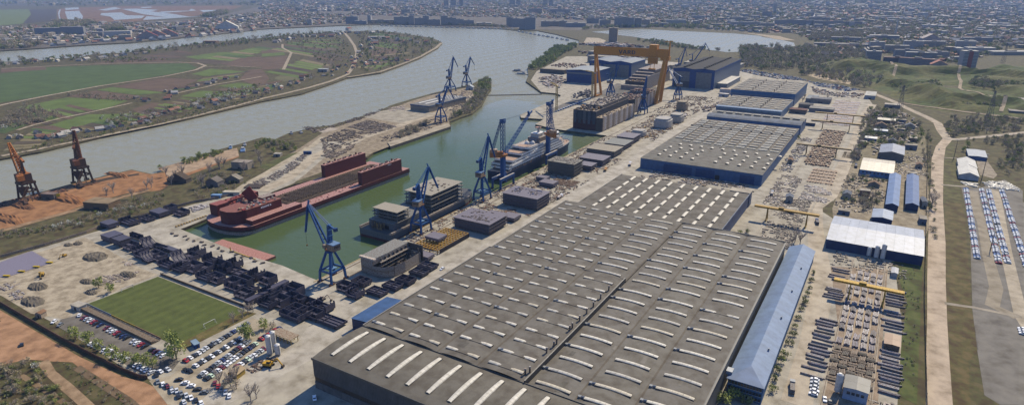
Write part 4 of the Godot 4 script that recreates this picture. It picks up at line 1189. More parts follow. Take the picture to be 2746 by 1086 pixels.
func rust_crane(label: String, at: Vector3, tip: Vector3, col: Color, dark: Color) -> void:
	var r := thing("grab_crane", label, "crane", at, 0.0, "rusty grab cranes on the ore quay")
	var b := MB.new()
	for sx in [-1, 1]:
		for sz in [-1, 1]:
			b = MB.new()
			b.beam(Vector3(sx * 5.2, 0.3, sz * 5.2), Vector3(sx * 4.0, 13, sz * 4.0), 1.2, 1.2, dark)
			b.bx(sx * 5.2 - 0.8, sx * 5.2 + 0.8, 0.1, 1.4, sz * 5.2 - 1.8, sz * 5.2 + 1.8, dark)
			put("leg", b, M.worn, r)
	b = MB.new()
	for s in [-1, 1]:
		b.beam(Vector3(s * 4.6, 7, -4.6), Vector3(s * 4.6, 7, 4.6), 0.7, 1.0, dark)
		b.beam(Vector3(-4.6, 7, s * 4.6), Vector3(4.6, 7, s * 4.6), 0.7, 1.0, dark)
	b.bx(-5, 5, 12.6, 14.2, -5, 5, dark)
	put("portal", b, M.worn, r)
	b = MB.new()
	# hopper and chutes that hang on the land side
	b.tube(Vector3(4.5, 5, 5), Vector3(3.5, 11.5, 3.5), 1.6, 4.2, 8, dark * 1.3)
	b.beam(Vector3(4.5, 4.5, 5), Vector3(17, 1.5, 9), 2.2, 1.4, dark * 1.4)
	b.beam(Vector3(6, 10, 2), Vector3(15, 2.0, 4), 0.5, 0.5, dark)
	b.beam(Vector3(5, 14, 0), Vector3(12, 1.0, 12), 0.4, 0.4, dark)
	put("hopper", b, M.worn, r)
	b = MB.new()
	b.bx(-4.2, 4.2, 14.2, 20.5, -3.6, 4.6, dark * 1.25, col * 0.7)
	b.bx(3.6, 6.4, 16.5, 20.5, 2.0, 6.5, col)
	b.tube(Vector3(-6, 15.5, 0), Vector3(-6, 19, 0), 1.6, 1.1, 7, dark)
	b.bx(-7.6, -3, 14.2, 14.6, -2.5, 2.5, dark)
	put("machine_house", b, M.worn, r)
	var d := Vector3(tip.x, 0, tip.z).normalized()
	var foot := Vector3(0, 19, 0) + d * 2.0
	b = MB.new()
	b.lattice(foot, foot.lerp(tip, 0.62), 4.4, 3.0, 0.7, 7, col)
	b.lattice(foot.lerp(tip, 0.62), tip, 3.0, 1.3, 0.6, 6, col)
	for k in 9:
		var c := foot.lerp(tip, (k + 0.5) / 9.0)
		b.box(Transform3D(Basis(), c - Vector3(1.2, 0, 1.2) * (1.0 - k / 11.0)), Vector3(2.4, 3.0, 2.4) * (1.0 - k / 12.0), col * 0.85)
	put("boom", b, M.worn, r)
	b = MB.new()
	b.beam(Vector3(0, 20, 0) - d * 2.5, Vector3(0, 34, 0) - d * 3.5, 1.2, 1.2, dark * 1.3)
	b.beam(Vector3(0, 20, 0) + d * 2.5, Vector3(0, 34, 0) - d * 3.5, 0.8, 0.8, dark * 1.3)
	b.beam(Vector3(0, 34, 0) - d * 3.5, foot.lerp(tip, 0.7), 0.45, 0.45, col * 0.7)
	b.beam(Vector3(0, 31, 0) - d * 9.0, Vector3(0, 33, 0) - d * 2.0, 1.4, 1.4, col * 0.8)
	b.beam(Vector3(-4, 30, 0), Vector3(5, 31, 2), 0.5, 0.5, col)
	put("a_frame", b, M.worn, r)
	b = MB.new()
	b.beam(tip, tip - Vector3(d.x * -3.0, 13, d.z * -3.0), 0.9, 1.4, col)
	put("fly_jib", b, M.worn, r)
	b = MB.new()
	b.beam(tip - Vector3(0, 12, 0), Vector3(tip.x * 0.55 - 5, 24, tip.z * 0.55), 0.1, 0.1, Color(0.05, 0.05, 0.05))
	put("rope", b, M.paint, r)
	r.scale = Vector3.ONE * 1.22

func build_cranes() -> void:
	var g1 := "blue portal cranes of the yard"
	portal_crane("blue portal crane with its boom over the green basin, nearest to the football pitch", Vector3(-304.5, 0, -269), Vector3(-18.4, 50, -1.6), Vector3(-19, 32, 2.5), g1)
	portal_crane("blue portal crane in front of the grey ship with open decks", Vector3(-309.5, 0, -369.5), Vector3(-4.5, 48.5, -19), Vector3(1.9, 31, -22), g1)
	portal_crane("blue portal crane just in front of the white cruise ship's stern", Vector3(-311, 0, -461), Vector3(-2, 56, -15.5), Vector3(2.5, 37, -18.5), g1)
	portal_crane("blue portal crane on the spit's quay above the open basin", Vector3(-553, 0, -717), Vector3(0, 48, -19), Vector3(6, 30, -26), g1)
	portal_crane("blue portal crane behind the spit's grey warehouse, tallest of that pair", Vector3(-707, 0, -948), Vector3(0, 60, -14), Vector3(5, 42.5, -20), g1, 16.0, 15.0)
	portal_crane("blue portal crane at the tip of the spit beside the bushes", Vector3(-714, 0, -1012), Vector3(0, 53, -15), Vector3(0.6, 38, -27), g1, 13.0, 14.0)
	portal_crane("blue portal crane standing right against the gantry crane's fixed leg", Vector3(-325, 0, -925), Vector3(6, 56, 10), Vector3(5, 38, 14), g1)
	portal_crane("blue portal crane with lowered boom just right of the gantry's fixed leg", Vector3(-317, 0, -1075), Vector3(-26, 48, -20), Vector3(-32, 36, -24), g1)
	portal_crane("small blue crane on the slip, seen between the gantry's legs", Vector3(-428, 0, -1045), Vector3(10, 52, -6), Vector3(13, 36, -8), g1)
	portal_crane("blue crane with steep boom behind the far berth, left of the black-roofed hall", Vector3(-395, 0, -1330), Vector3(8, 60, -8), Vector3(12, 44, -10), g1)
	portal_crane("blue crane with its boom leaning right, farthest behind the berth", Vector3(-395, 0, -1430), Vector3(22, 62, -12), Vector3(32, 46, -14), g1)
	lattice_crane("tall blue column crane with orange platform over the cruise ship's stern", Vector3(-315.5, 0, -505), Vector3(-4, 61.5, -58), Vector3(-0.85, 0, 0.5))
	lattice_crane("tall blue column crane with pink house over the cruise ship's bow", Vector3(-320.5, 0, -608), Vector3(-8, 62, -24), Vector3(0.7, 0, 0.35))
	big_gantry()
	tower_crane("yellow tower crane at the head of the slip nearest the inlet", Vector3(-446, 0, -872), 40, -2.4, 38)
	tower_crane("yellow tower crane beside the gantry crane's left legs", Vector3(-450, 0, -1014.7), 44, -2.2, 24)
	var ye := Color(0.40, 0.27, 0.045)
	yard_gantry("bright yellow gantry over the steel profile stacks, nearest of the five", -13, 25.7, -3.2, 15.8, -419, 10.0, Color(0.56, 0.38, 0.04))
	yard_gantry("yellow gantry beside the low hall's right edge with a bare tree near it", -85.3, -35.2, -74.6, -44, -539, 10.5, ye)
	yard_gantry("dull yellow gantry across the brown stacks of steel sections", -88, -30.4, -76.4, -45.3, -790, 10.5, Color(0.22, 0.165, 0.06))
	yard_gantry("dull yellow gantry between the brown stacks and the pale plates", -91.2, -31.2, -76.2, -43.5, -944, 10.5, Color(0.3, 0.22, 0.06))
	yard_gantry("dull yellow gantry over the pale plates, farthest of the five", -93.9, -30.1, -77, -43.7, -1008, 10.5, Color(0.3, 0.22, 0.06))
	rust_crane("rust-brown grab crane with orange boom, left of the two on the ore quay", Vector3(-676, 0, -246), Vector3(-16.5, 41.5, -2), Color(0.5, 0.2, 0.05), Color(0.075, 0.045, 0.03))
	rust_crane("dark rusty grab crane with steep boom, right of the two on the ore quay", Vector3(-688, 0, -299), Vector3(-8.5, 42, -5.5), Color(0.2, 0.09, 0.045), Color(0.06, 0.04, 0.03))

# ---------------------------------------------------------------- ships
func outline(x0: float, x1: float, z_stern: float, z_bow: float, taper: float, n := 6) -> PackedVector2Array:
	# plan of a hull with a rounded, pointed bow; z_bow may lie either way
	var p := PackedVector2Array()
	var cx := (x0 + x1) / 2
	var hw := (x1 - x0) / 2
	var s := signf(z_bow - z_stern)
	p.append(Vector2(x0, z_stern))
	p.append(Vector2(x1, z_stern))
	for i in n + 1:
		var t := float(i) / n
		p.append(Vector2(cx + hw * cos(t * PI / 2), z_bow - s * taper * (1.0 - sin(t * PI / 2))))
	for i in range(n - 1, -1, -1):
		var t := float(i) / n
		p.append(Vector2(cx - hw * cos(t * PI / 2), z_bow - s * taper * (1.0 - sin(t * PI / 2))))
	return p

func clutter(called: String, area: PackedVector2Array, n: int, y: float, smin: float, smax: float, hmax: float, cols: Array, parent: Node3D = null, m: Material = null) -> MeshInstance3D:
	# heaps of odd pieces that nobody could count
	var b := MB.new()
	var r := Rect2(area[0], Vector2.ZERO)
	for p in area: r = r.expand(p)
	var k := 0
	var tries := 0
	var fine := smax < 4.0 and parent == null
	var gaps := FastNoiseLite.new()
	gaps.seed = 9
	gaps.frequency = 0.045
	if fine: n = int(n * 2.2)
	while k < n and tries < n * 12:
		tries += 1
		var p := Vector2(rng.randf_range(r.position.x, r.end.x), rng.randf_range(r.position.y, r.end.y))
		# things are set down in rough rows
		if fine: p.y = snappedf(p.y, 4.6) + rng.randfn() * 0.7
		if fine and gaps.get_noise_2d(p.x, p.y) < -0.14: continue
		if not Geometry2D.is_point_in_polygon(p, area): continue
		k += 1
		var c: Color = cols[rng.randi() % cols.size()] * rng.randf_range(0.8, 1.35)
		var t := Transform3D(Basis(Vector3.UP, rng.randfn() * 0.06 if rng.randf() < 0.85 else rng.randf() * TAU), Vector3(p.x, y, p.y))
		var sz := Vector3(rng.randf_range(smin, smax), rng.randf_range(0.2, hmax) * (0.55 if fine else 1.0), rng.randf_range(smin, smax))
		if fine:
			sz.x *= 0.62
			sz.z *= 0.62
			if rng.randf() < 0.45: sz[[0, 2][rng.randi() % 2]] *= rng.randf_range(2.0, 3.6)
		b.box(t, sz, c)
	var o := put(called, b, m if m else M.worn, parent if parent else self)
	if parent: o.position = -parent.position
	o.set_meta("kind", "stuff")
	return o

func build_ships() -> void:
	red_barge()
	offshore_ship()
	cruise_ship()
	hulls_on_berth()

func red_barge() -> void:
	var r := thing("heavy_lift_ship", "dark red semi-submersible barge ship with long open deck in the basin", "ship", Vector3(-455, -2.6, -392))
	var red := Color(0.115, 0.02, 0.02)
	var pink := Color(0.43, 0.255, 0.235)
	var pale := Color(0.42, 0.41, 0.37)
	var b := MB.new()
	var pl := outline(-483, -427, -496, -287, 15)
	b.prism(outline(-482.6, -427.4, -495.6, -287.4, 15), -7, 0.3, pale)
	part(r, "lower_hull", b, M.worn)
	b = MB.new()
	b.prism(pl, 0.3, 4.4, red, pink)
	part(r, "hull", b, M.worn)
	# boot line
	b = MB.new()
	b.skirt(outline(-483.2, -426.8, -496.2, -286.8, 15), 0.3, 1.5, Color(0.05, 0.03, 0.03))
	part(r, "boot_line", b, M.worn)
	b = MB.new()
	b.bx(-471.5, -438.5, 4.4, 4.62, -488, -350, Color(0.16, 0.12, 0.075))
	part(r, "cargo_deck", b, M.worn)
	b = MB.new()
	b.bx(-16.4, 16.4, 0, 0.9, -0.35, 0.35, Color(0.27, 0.215, 0.145))
	var beam := b.mesh(M.worn)
	for i in 54: piece(r, "deck_beam", beam, Vector3(-455, 4.62, -352 - i * 2.5))
	# timber cradles set out in rows for a hull to rest on
	b = MB.new()
	for i in 64:
		for j in 15:
			var x := -465.0 + j * 1.45 + (i % 2) * 0.4
			var z := -356.0 - i * 1.42
			if i < 6 and j < 4: continue
			b.box(T(x, 4.9, z, (i * 13 + j * 7) % 5 * 0.1), Vector3(0.8, 1.2 + ((i * 7 + j * 5) % 4) * 0.2, 0.9), [Color(0.1, 0.075, 0.055), Color(0.17, 0.13, 0.085), Color(0.07, 0.055, 0.05)][(i + j * 2) % 3])
	var cr := part(r, "cradle_blocks", b, M.worn)
	cr.set_meta("kind", "stuff")
	for sx in [[-482.6, -477.6], [-432.4, -427.4]]:
		b = MB.new()
		b.bx(sx[0], sx[1], 4.4, 17.2, -484.5, -426, red, pink)
		b.bx(sx[0] - 0.15, sx[1] + 0.15, 4.4, 5.4, -484.8, -425.7, red * 0.8)
		var c := part(r, "stern_casing", b, M.worn)
		b = MB.new()
		for k in 22: b.bx(sx[0] + 0.4 + (k % 3), sx[0] + 1.6 + (k % 3), 17.2, 17.9 + (k % 4) * 0.5, -482.5 + k * 2.5, -481.2 + k * 2.5, [red, Color(0.3, 0.28, 0.26), pink][k % 3])
		var e := put("deck_fittings", b, M.worn, c)
		e.set_meta("kind", "stuff")
	b = MB.new()
	b.bx(-436.5, -428, 4.4, 8.2, -352, -301, red, pink)
	part(r, "side_tank", b, M.worn)
	# forecastle: separate raised blocks round a well
	b = MB.new()
	b.prism(pts([-459, -312, -436.6, -312, -436.6, -303, -440, -295, -446, -291.5, -455, -291.5, -459, -295]), 4.4, 15.4, red, Color(0.26, 0.11, 0.085))
	part(r, "fore_block", b, M.worn)
	b = MB.new()
	b.bx(-445.5, -436.6, 4.4, 15.2, -338, -312.2, red, Color(0.26, 0.11, 0.085))
	var fc := part(r, "starboard_block", b, M.worn)
	b = MB.new()
	b.bx(-480.5, -470.5, 4.4, 14.2, -311, -299.5, red, Color(0.3, 0.1, 0.085))
	part(r, "port_tower", b, M.worn)
	b = MB.new()
	b.bx(-482.4, -476, 4.4, 13.0, -345, -311.2, red, Color(0.3, 0.1, 0.085))
	part(r, "port_block", b, M.worn)
	b = MB.new()
	b.bx(-475.8, -446, 4.4, 10.0, -337, -313, red, Color(0.22, 0.09, 0.075))
	part(r, "well_house", b, M.worn)
	b = MB.new()
	b.bx(-470, -462, 4.5, 11.0, -352, -338.2, red, Color(0.33, 0.3, 0.27))
	part(r, "winch_house", b, M.worn)
	b = MB.new()
	b.beam(Vector3(-470.5, 12.6, -328), Vector3(-462.5, 19.0, -331), 0.4, 12, Color(0.26, 0.045, 0.035))
	part(r, "tilted_plate", b, M.worn)
	clutter("deck_gear", rect(-474, -447, -336, -314), 60, 10.0, 0.6, 2.2, 3.0, [Color(0.4, 0.1, 0.08), Color(0.45, 0.38, 0.3), Color(0.3, 0.24, 0.2)], r)
	clutter("deck_gear", rect(-445, -437.5, -336, -300), 44, 15.4, 0.6, 1.8, 1.6, [Color(0.5, 0.47, 0.4), Color(0.35, 0.06, 0.05), Color(0.45, 0.33, 0.2), Color(0.55, 0.56, 0.55), Color(0.12, 0.2, 0.22)], r)
	clutter("deck_gear", rect(-481, -477, -343, -313), 20, 13.0, 0.6, 1.8, 1.3, [Color(0.4, 0.07, 0.05), Color(0.3, 0.24, 0.2), red], r)
	clutter("deck_gear", rect(-437.5, -428, -424, -356), 24, 4.4, 0.5, 1.2, 1.0, [Color(0.3, 0.06, 0.05), Color(0.2, 0.15, 0.12)], r)
	var tm := TextMesh.new()
	tm.text = "ATLANTE II"
	var f := SystemFont.new()
	f.font_names = PackedStringArray(["Droid Sans"])
	f.font_weight = 700
	tm.font = f
	tm.font_size = 32
	tm.pixel_size = 0.062
	tm.depth = 0.08
	var dm := StandardMaterial3D.new()
	dm.resource_name = "white_lettering"
	dm.albedo_color = Color(0.85, 0.85, 0.88)
	tm.material = dm
	put_mesh("lettering", tm, fc, Vector3(-436.45, 13.2, -322), PI / 2)
	var tm2 := tm.duplicate() as TextMesh
	tm2.pixel_size = 0.03
	put_mesh("lettering", tm2, r, Vector3(-427.25, 15.6, -466) - r.position, PI / 2)

func open_decks(r: Node3D, called: String, x0: float, x1: float, z0: float, z1: float, ys: Array, over: float, slab: Color, core: Color) -> void:
	var b := MB.new()
	b.bx(x0 + 2.5, x1 - 2.5, ys[0], ys[-1], z0 + 2.5, z1 - 2.5, core)
	part(r, "inner_bulkhead", b, M.steel)
	for i in ys.size():
		b = MB.new()
		var o := over * (1.0 - 0.3 * (i % 2))
		b.bx(x0 - o, x1 + o, ys[i], ys[i] + 0.45, z0 - o, z1 + o, Color(0.25, 0.24, 0.22), slab if i == ys.size() - 1 else Color(0.25, 0.24, 0.22))
		part(r, called, b, M.steel)
	var cm := MB.new()
	cm.bx(-0.22, 0.22, 0, 1, -0.22, 0.22, Color(0.2, 0.19, 0.175))
	var me := cm.mesh(M.steel)
	for i in ys.size() - 1:
		var h: float = ys[i + 1] - ys[i]
		var nz := int((z1 - z0) / 5.0)
		for k in nz + 1:
			for x in [x0, x1]:
				var o := piece(r, "pillar", me, Vector3(x, ys[i] + 0.45, lerpf(z0, z1, float(k) / nz)))
				o.scale.y = h - 0.45
		for k in range(1, 5):
			var o := piece(r, "pillar", me, Vector3(lerpf(x0, x1, k / 5.0), ys[i] + 0.45, z1))
			o.scale.y = h - 0.45

func offshore_ship() -> void:
	var r := thing("unfinished_ship", "unfinished grey ship with two blocks of open decks moored at the quay", "ship", Vector3(-333.5, -2.6, -402))
	var grey := Color(0.20, 0.215, 0.225)
	var b := MB.new()
	b.prism(outline(-350, -317, -342, -470, 40), -6, -0.4, Color(0.14, 0.04, 0.035))
	part(r, "lower_hull", b, M.worn)
	b = MB.new()
	b.prism(outline(-350.1, -316.9, -341.9, -470.1, 40), -0.4, 4.6, grey, Color(0.1, 0.1, 0.1))
	part(r, "hull", b, M.steel)
	# seams of the hull plates, welded proud
	b = MB.new()
	for i in 7: b.bx(-349.6 + i * 4.7, -349.45 + i * 4.7, -0.3, 4.5, -341.9, -341.82, grey * 0.6)
	b.bx(-350, -317, 2.1, 2.25, -341.9, -341.82, grey * 0.6)
	part(r, "weld_seam", b, M.steel)
	b = MB.new()
	b.bx(-317.4, -316.2, 4.6, 6.2, -450, -342, Color(0.34, 0.32, 0.28))
	b.bx(-350.6, -349.6, 4.6, 6.0, -450, -342, Color(0.34, 0.32, 0.28))
	part(r, "bulwark", b, M.worn)
	b = MB.new()
	b.bx(-347, -321, 4.6, 10.2, -392, -350, Color(0.16, 0.18, 0.2), Color(0.24, 0.24, 0.23))
	part(r, "deck_house", b, M.steel)
	b = MB.new()
	b.bx(-330, -326, 4.7, 8.2, -350, -349.8, Color(0.02, 0.02, 0.025))
	part(r, "door", b, M.steel)
	open_decks(r, "deck_slab", -345, -321, -368, -355, [10.2, 13.0, 15.7, 18.4], 1.6, Color(0.44, 0.4, 0.32), Color(0.22, 0.215, 0.2))
	open_decks(r, "deck_slab", -347, -320, -441, -397, [4.8, 8.0, 11.2, 14.4, 17.6, 20.8], 1.5, Color(0.42, 0.39, 0.31), Color(0.22, 0.215, 0.2))
	b = MB.new()
	b.bx(-350, -340, 4.7, 9.6, -440, -392, Color(0.12, 0.13, 0.14))
	part(r, "side_house", b, M.steel)
	clutter("scaffold", rect(-342, -330, -354, -346), 60, 4.6, 0.3, 1.0, 6.0, [Color(0.3, 0.22, 0.1), Color(0.16, 0.13, 0.1)], r)
	clutter("deck_gear", rect(-345, -322, -438, -400), 26, 21.25, 0.6, 2.0, 0.8, [Color(0.2, 0.17, 0.14), Color(0.12, 0.11, 0.1)], r)
	clutter("deck_gear", rect(-320, -317.4, -448, -345), 60, 4.6, 0.5, 1.5, 1.4, [Color(0.35, 0.3, 0.22), Color(0.14, 0.13, 0.12), Color(0.25, 0.25, 0.25)], r)

func cruise_ship() -> void:
	var r := thing("cruise_ship", "white cruise ship with navy hull and sweeping side line, fitting out at the quay", "ship", Vector3(-335, -2.6, -600))
	var navy := Color(0.015, 0.025, 0.06)
	var white := Color(0.84, 0.84, 0.83)
	var glass := Color(0.03, 0.035, 0.045)
	var teak := Color(0.47, 0.32, 0.22)
	var b := MB.new()
	b.prism(outline(-346, -324, -524, -684, 46), -6, 4.2, navy)
	part(r, "hull", b, M.paint)
	b = MB.new()
	b.prism(outline(-346.2, -323.8, -523.8, -686, 44), 4.2, 7.4, Color(0.02, 0.04, 0.1), teak)
	part(r, "upper_hull", b, M.paint)
	b = MB.new()
	b.skirt(outline(-346.5, -323.5, -640, -686.6, 44), 7.4, 8.6, white)
	part(r, "bow_bulwark", b, M.paint)
	var tiers := [[7.4, -530, -662], [10.4, -531, -660], [13.4, -537, -657], [16.4, -556, -654], [19.4, -572, -650]]
	for i in tiers.size():
		var t: Array = tiers[i]
		b = MB.new()
		b.prism(outline(-344.4, -325.6, t[1] - 1.5, t[2] + 2.0, 16), t[0], t[0] + 3.0, glass)
		part(r, "window_band", b, M.glass)
		b = MB.new()
		var so := outline(-346.1, -323.9, t[1], t[2] - (5 if i < 3 else 2), 18)
		b.prism(so, t[0] + 1.9, t[0] + 3.05, white, teak if i < 4 else Color(0.5, 0.45, 0.4))
		b.skirt(so, t[0] + 3.05, t[0] + 4.1, white)
		part(r, "deck", b, M.paint)
		for s in [-346.0, -324.0]:
			b = MB.new()
			for k in 24:
				var z := lerpf(t[1], t[2] + 18, k / 23.0)
				b.bx(s - 0.05, s + 0.05, t[0] - 0.1, t[0] + 2.4, z - 0.15, z + 0.15, white)
			part(r, "balcony_divider", b, M.paint)
	# sweeping white line along both sides
	var sw := [[-536, 12.0], [-556, 12.6], [-572, 14.5], [-586, 17.8], [-600, 20.6], [-616, 22.6], [-634, 22.9], [-648, 21.0], [-654, 18.0]]
	for s in [-346.6, -323.9]:
		b = MB.new()
		for i in sw.size() - 1:
			b.beam(Vector3(s + 0.25, sw[i][1], sw[i][0] + 0.4), Vector3(s + 0.25, sw[i + 1][1], sw[i + 1][0] - 0.4), 0.6, 1.5, white)
		part(r, "sweep_line", b, M.paint)
	b = MB.new()
	for i in 4: b.beam(Vector3(-323.9, 7.5 + i * 2.0, -532 - i * 3.0), Vector3(-323.9, 9.5 + i * 2.0, -535 - i * 3.0), 0.4, 0.9, white)
	part(r, "stern_brace", b, M.paint)
	# upper houses
	b = MB.new()
	b.bx(-342, -328, 22.4, 27.5, -618, -600, Color(0.24, 0.215, 0.19), Color(0.4, 0.38, 0.35))
	b.bx(-340, -330, 24.0, 26.5, -599.9, -599.7, Color(0.2, 0.25, 0.33))
	part(r, "funnel_house", b, M.worn)
	b = MB.new()
	b.prism(outline(-340, -330, -603, -618, 6), 27.5, 31.5, Color(0.5, 0.48, 0.46), white)
	b.beam(Vector3(-335, 31.5, -612), Vector3(-335, 36.5, -612), 1.6, 2.4, Color(0.6, 0.57, 0.55))
	b.bx(-338, -332, 36.5, 37.2, -614, -609, Color(0.5, 0.28, 0.2))
	part(r, "mast_house", b, M.paint)
	b = MB.new()
	b.prism(outline(-343, -327, -640, -653, 7), 22.4, 25.4, white, white)
	b.skirt(outline(-343.1, -326.9, -639.9, -653.2, 7), 23.2, 24.6, glass)
	part(r, "bridge", b, M.paint)
	b = MB.new()
	b.prism(outline(-342, -328, -584, -573, 6), 19.9, 23.0, Color(0.5, 0.52, 0.58), teak)
	for k in 6: b.bx(-327.9, -327.7, 20.3, 22.4, -574.5 - k * 1.6, -573.6 - k * 1.6, glass)
	part(r, "sun_lounge", b, M.paint)
	for q in [[-336, -588], [-331.5, -592]]:
		b = MB.new()
		for k in 4:
			var a0 := k * PI / 8
			var a1 := (k + 1) * PI / 8
			b.tube(Vector3(q[0], 23 + 3.0 * sin(a0), q[1]), Vector3(q[0], 23 + 3.0 * sin(a1), q[1]), 3.0 * cos(a0), 3.0 * cos(a1), 10, Color(0.66, 0.65, 0.64), false)
		b.tube(Vector3(q[0], 20, q[1]), Vector3(q[0], 23, q[1]), 3.0, 3.0, 10, Color(0.66, 0.65, 0.64))
		part(r, "wrapped_dome", b, M.plastic)
	clutter("deck_gear", rect(-344, -326, -640, -596), 80, 22.4, 0.5, 1.8, 1.6, [Color(0.55, 0.5, 0.45), Color(0.45, 0.3, 0.24), Color(0.6, 0.6, 0.6), Color(0.3, 0.25, 0.22)], r)
	clutter("deck_gear", rect(-338, -331, -680, -662), 16, 7.4, 0.5, 1.5, 1.2, [Color(0.4, 0.3, 0.25), Color(0.6, 0.55, 0.5)], r)

func hulls_on_berth() -> void:
	var r := thing("hull_section", "huge ship hull on the berth, red below and grey above, scaffolding sheets on its side", "ship hull", Vector3(-349, 0, -835))
	var b := MB.new()
	b.bx(-371, -337, 1, 14, -895, -776, Color(0.075, 0.022, 0.02))
	part(r, "lower_hull", b, M.worn)
	b = MB.new()
	b.bx(-371, -337.4, 14, 27, -895, -776, Color(0.05, 0.06, 0.075), Color(0.28, 0.25, 0.2))
	part(r, "upper_hull", b, M.worn)
	b = MB.new()
	b.bx(-362, -338, 27, 31.5, -893, -796, Color(0.12, 0.12, 0.12), Color(0.27, 0.25, 0.21))
	part(r, "deck_house", b, M.worn)
	for k in 5:
		b = MB.new()
		b.bx(-370 + k * 7, -366 + k * 7, 9, 26, -775.9, -775.4, [Color(0.1, 0.12, 0.15), Color(0.06, 0.075, 0.1), Color(0.13, 0.14, 0.16)][k % 3])
		part(r, "hull_plate", b, M.worn)
	var tones := [Color(0.46, 0.41, 0.33), Color(0.38, 0.34, 0.27), Color(0.54, 0.52, 0.49), Color(0.3, 0.26, 0.2), Color(0.6, 0.6, 0.6)]
	b = MB.new()
	b.bx(-337, -328, 0, 19.0, -895, -776, Color(0.1, 0.085, 0.07), Color(0.36, 0.31, 0.23))
	part(r, "scaffold_core", b, M.worn)
	for k in 30:
		b = MB.new()
		var z := -778.0 - k * 3.95
		b.bx(-328, -327.4, 0.5 + (k % 3) * 0.6, 19.6 + sin(k * 2.1) * 0.9, z - 3.6, z, tones[(k * 7) % 5])
		part(r, "scaffold_sheet", b, M.worn)
	clutter("deck_gear", rect(-370, -339, -893, -778), 260, 27, 0.8, 3.2, 3.0, [Color(0.3, 0.27, 0.22), Color(0.2, 0.18, 0.16), Color(0.42, 0.4, 0.37), Color(0.4, 0.24, 0.06), Color(0.14, 0.14, 0.15)], r)
	clutter("deck_gear", rect(-360, -339, -890, -798), 130, 31.5, 0.8, 3.0, 2.2, [Color(0.34, 0.3, 0.24), Color(0.2, 0.18, 0.16), Color(0.45, 0.43, 0.4), Color(0.13, 0.13, 0.14)], r)
	clutter("scaffold_top", rect(-336.5, -328.5, -893, -778), 60, 19, 0.6, 2.0, 1.5, [Color(0.4, 0.33, 0.24), Color(0.3, 0.27, 0.23)], r)
	var s := thing("hull_section", "long half-built hull with cluttered open top, behind the red and grey hull", "ship hull", Vector3(-353, 0, -960))
	b = MB.new()
	b.prism(outline(-370, -338, -1020, -902, 24), 0.5, 22, Color(0.06, 0.055, 0.055), Color(0.2, 0.15, 0.12))
	part(s, "hull", b, M.worn)
	for k in 24:
		b = MB.new()
		var z := -924.0 - k * 3.95
		b.bx(-338, -337.5, 1.0, 20.5 + sin(k * 1.7) * 0.8, z - 3.7, z, [Color(0.5, 0.47, 0.43), Color(0.33, 0.29, 0.24), Color(0.42, 0.37, 0.3), Color(0.6, 0.59, 0.57)][(k * 5) % 4])
		part(s, "scaffold_sheet", b, M.worn)
	clutter("deck_gear", outline(-369, -339, -1018, -906, 22), 380, 22, 0.8, 3.2, 2.6, [Color(0.38, 0.26, 0.2), Color(0.22, 0.17, 0.14), Color(0.45, 0.38, 0.32), Color(0.12, 0.11, 0.11), Color(0.3, 0.15, 0.1)], s)
	var q := thing("hull_section", "pale half-built hull at the head of the berth between the blue halls", "ship hull", Vector3(-421, 0, -1200))
	b = MB.new()
	b.bx(-443, -400, 0, 8, -1290, -1130, Color(0.36, 0.34, 0.31), Color(0.22, 0.2, 0.18))
	part(q, "hull", b, M.worn)
	for i in 5:
		b = MB.new()
		b.bx(-441 + i, -402, 8, 14.0 + i * 4.0, -1286 - i * 2, -1146 - i * 14, Color(0.09, 0.085, 0.085) * (1.0 + i * 0.4), Color(0.26, 0.23, 0.2))
		part(q, "deck_block", b, M.worn)
	b = MB.new()
	b.bx(-400, -399, 0, 24, -1285, -1150, Color(0.34, 0.33, 0.31))
	part(q, "scaffold_sheet", b, M.worn)
	clutter("deck_gear", rect(-440, -403, -1195, -1140), 90, 14, 0.8, 3.0, 2.4, [Color(0.4, 0.36, 0.32), Color(0.2, 0.16, 0.14), Color(0.45, 0.3, 0.1)], q)

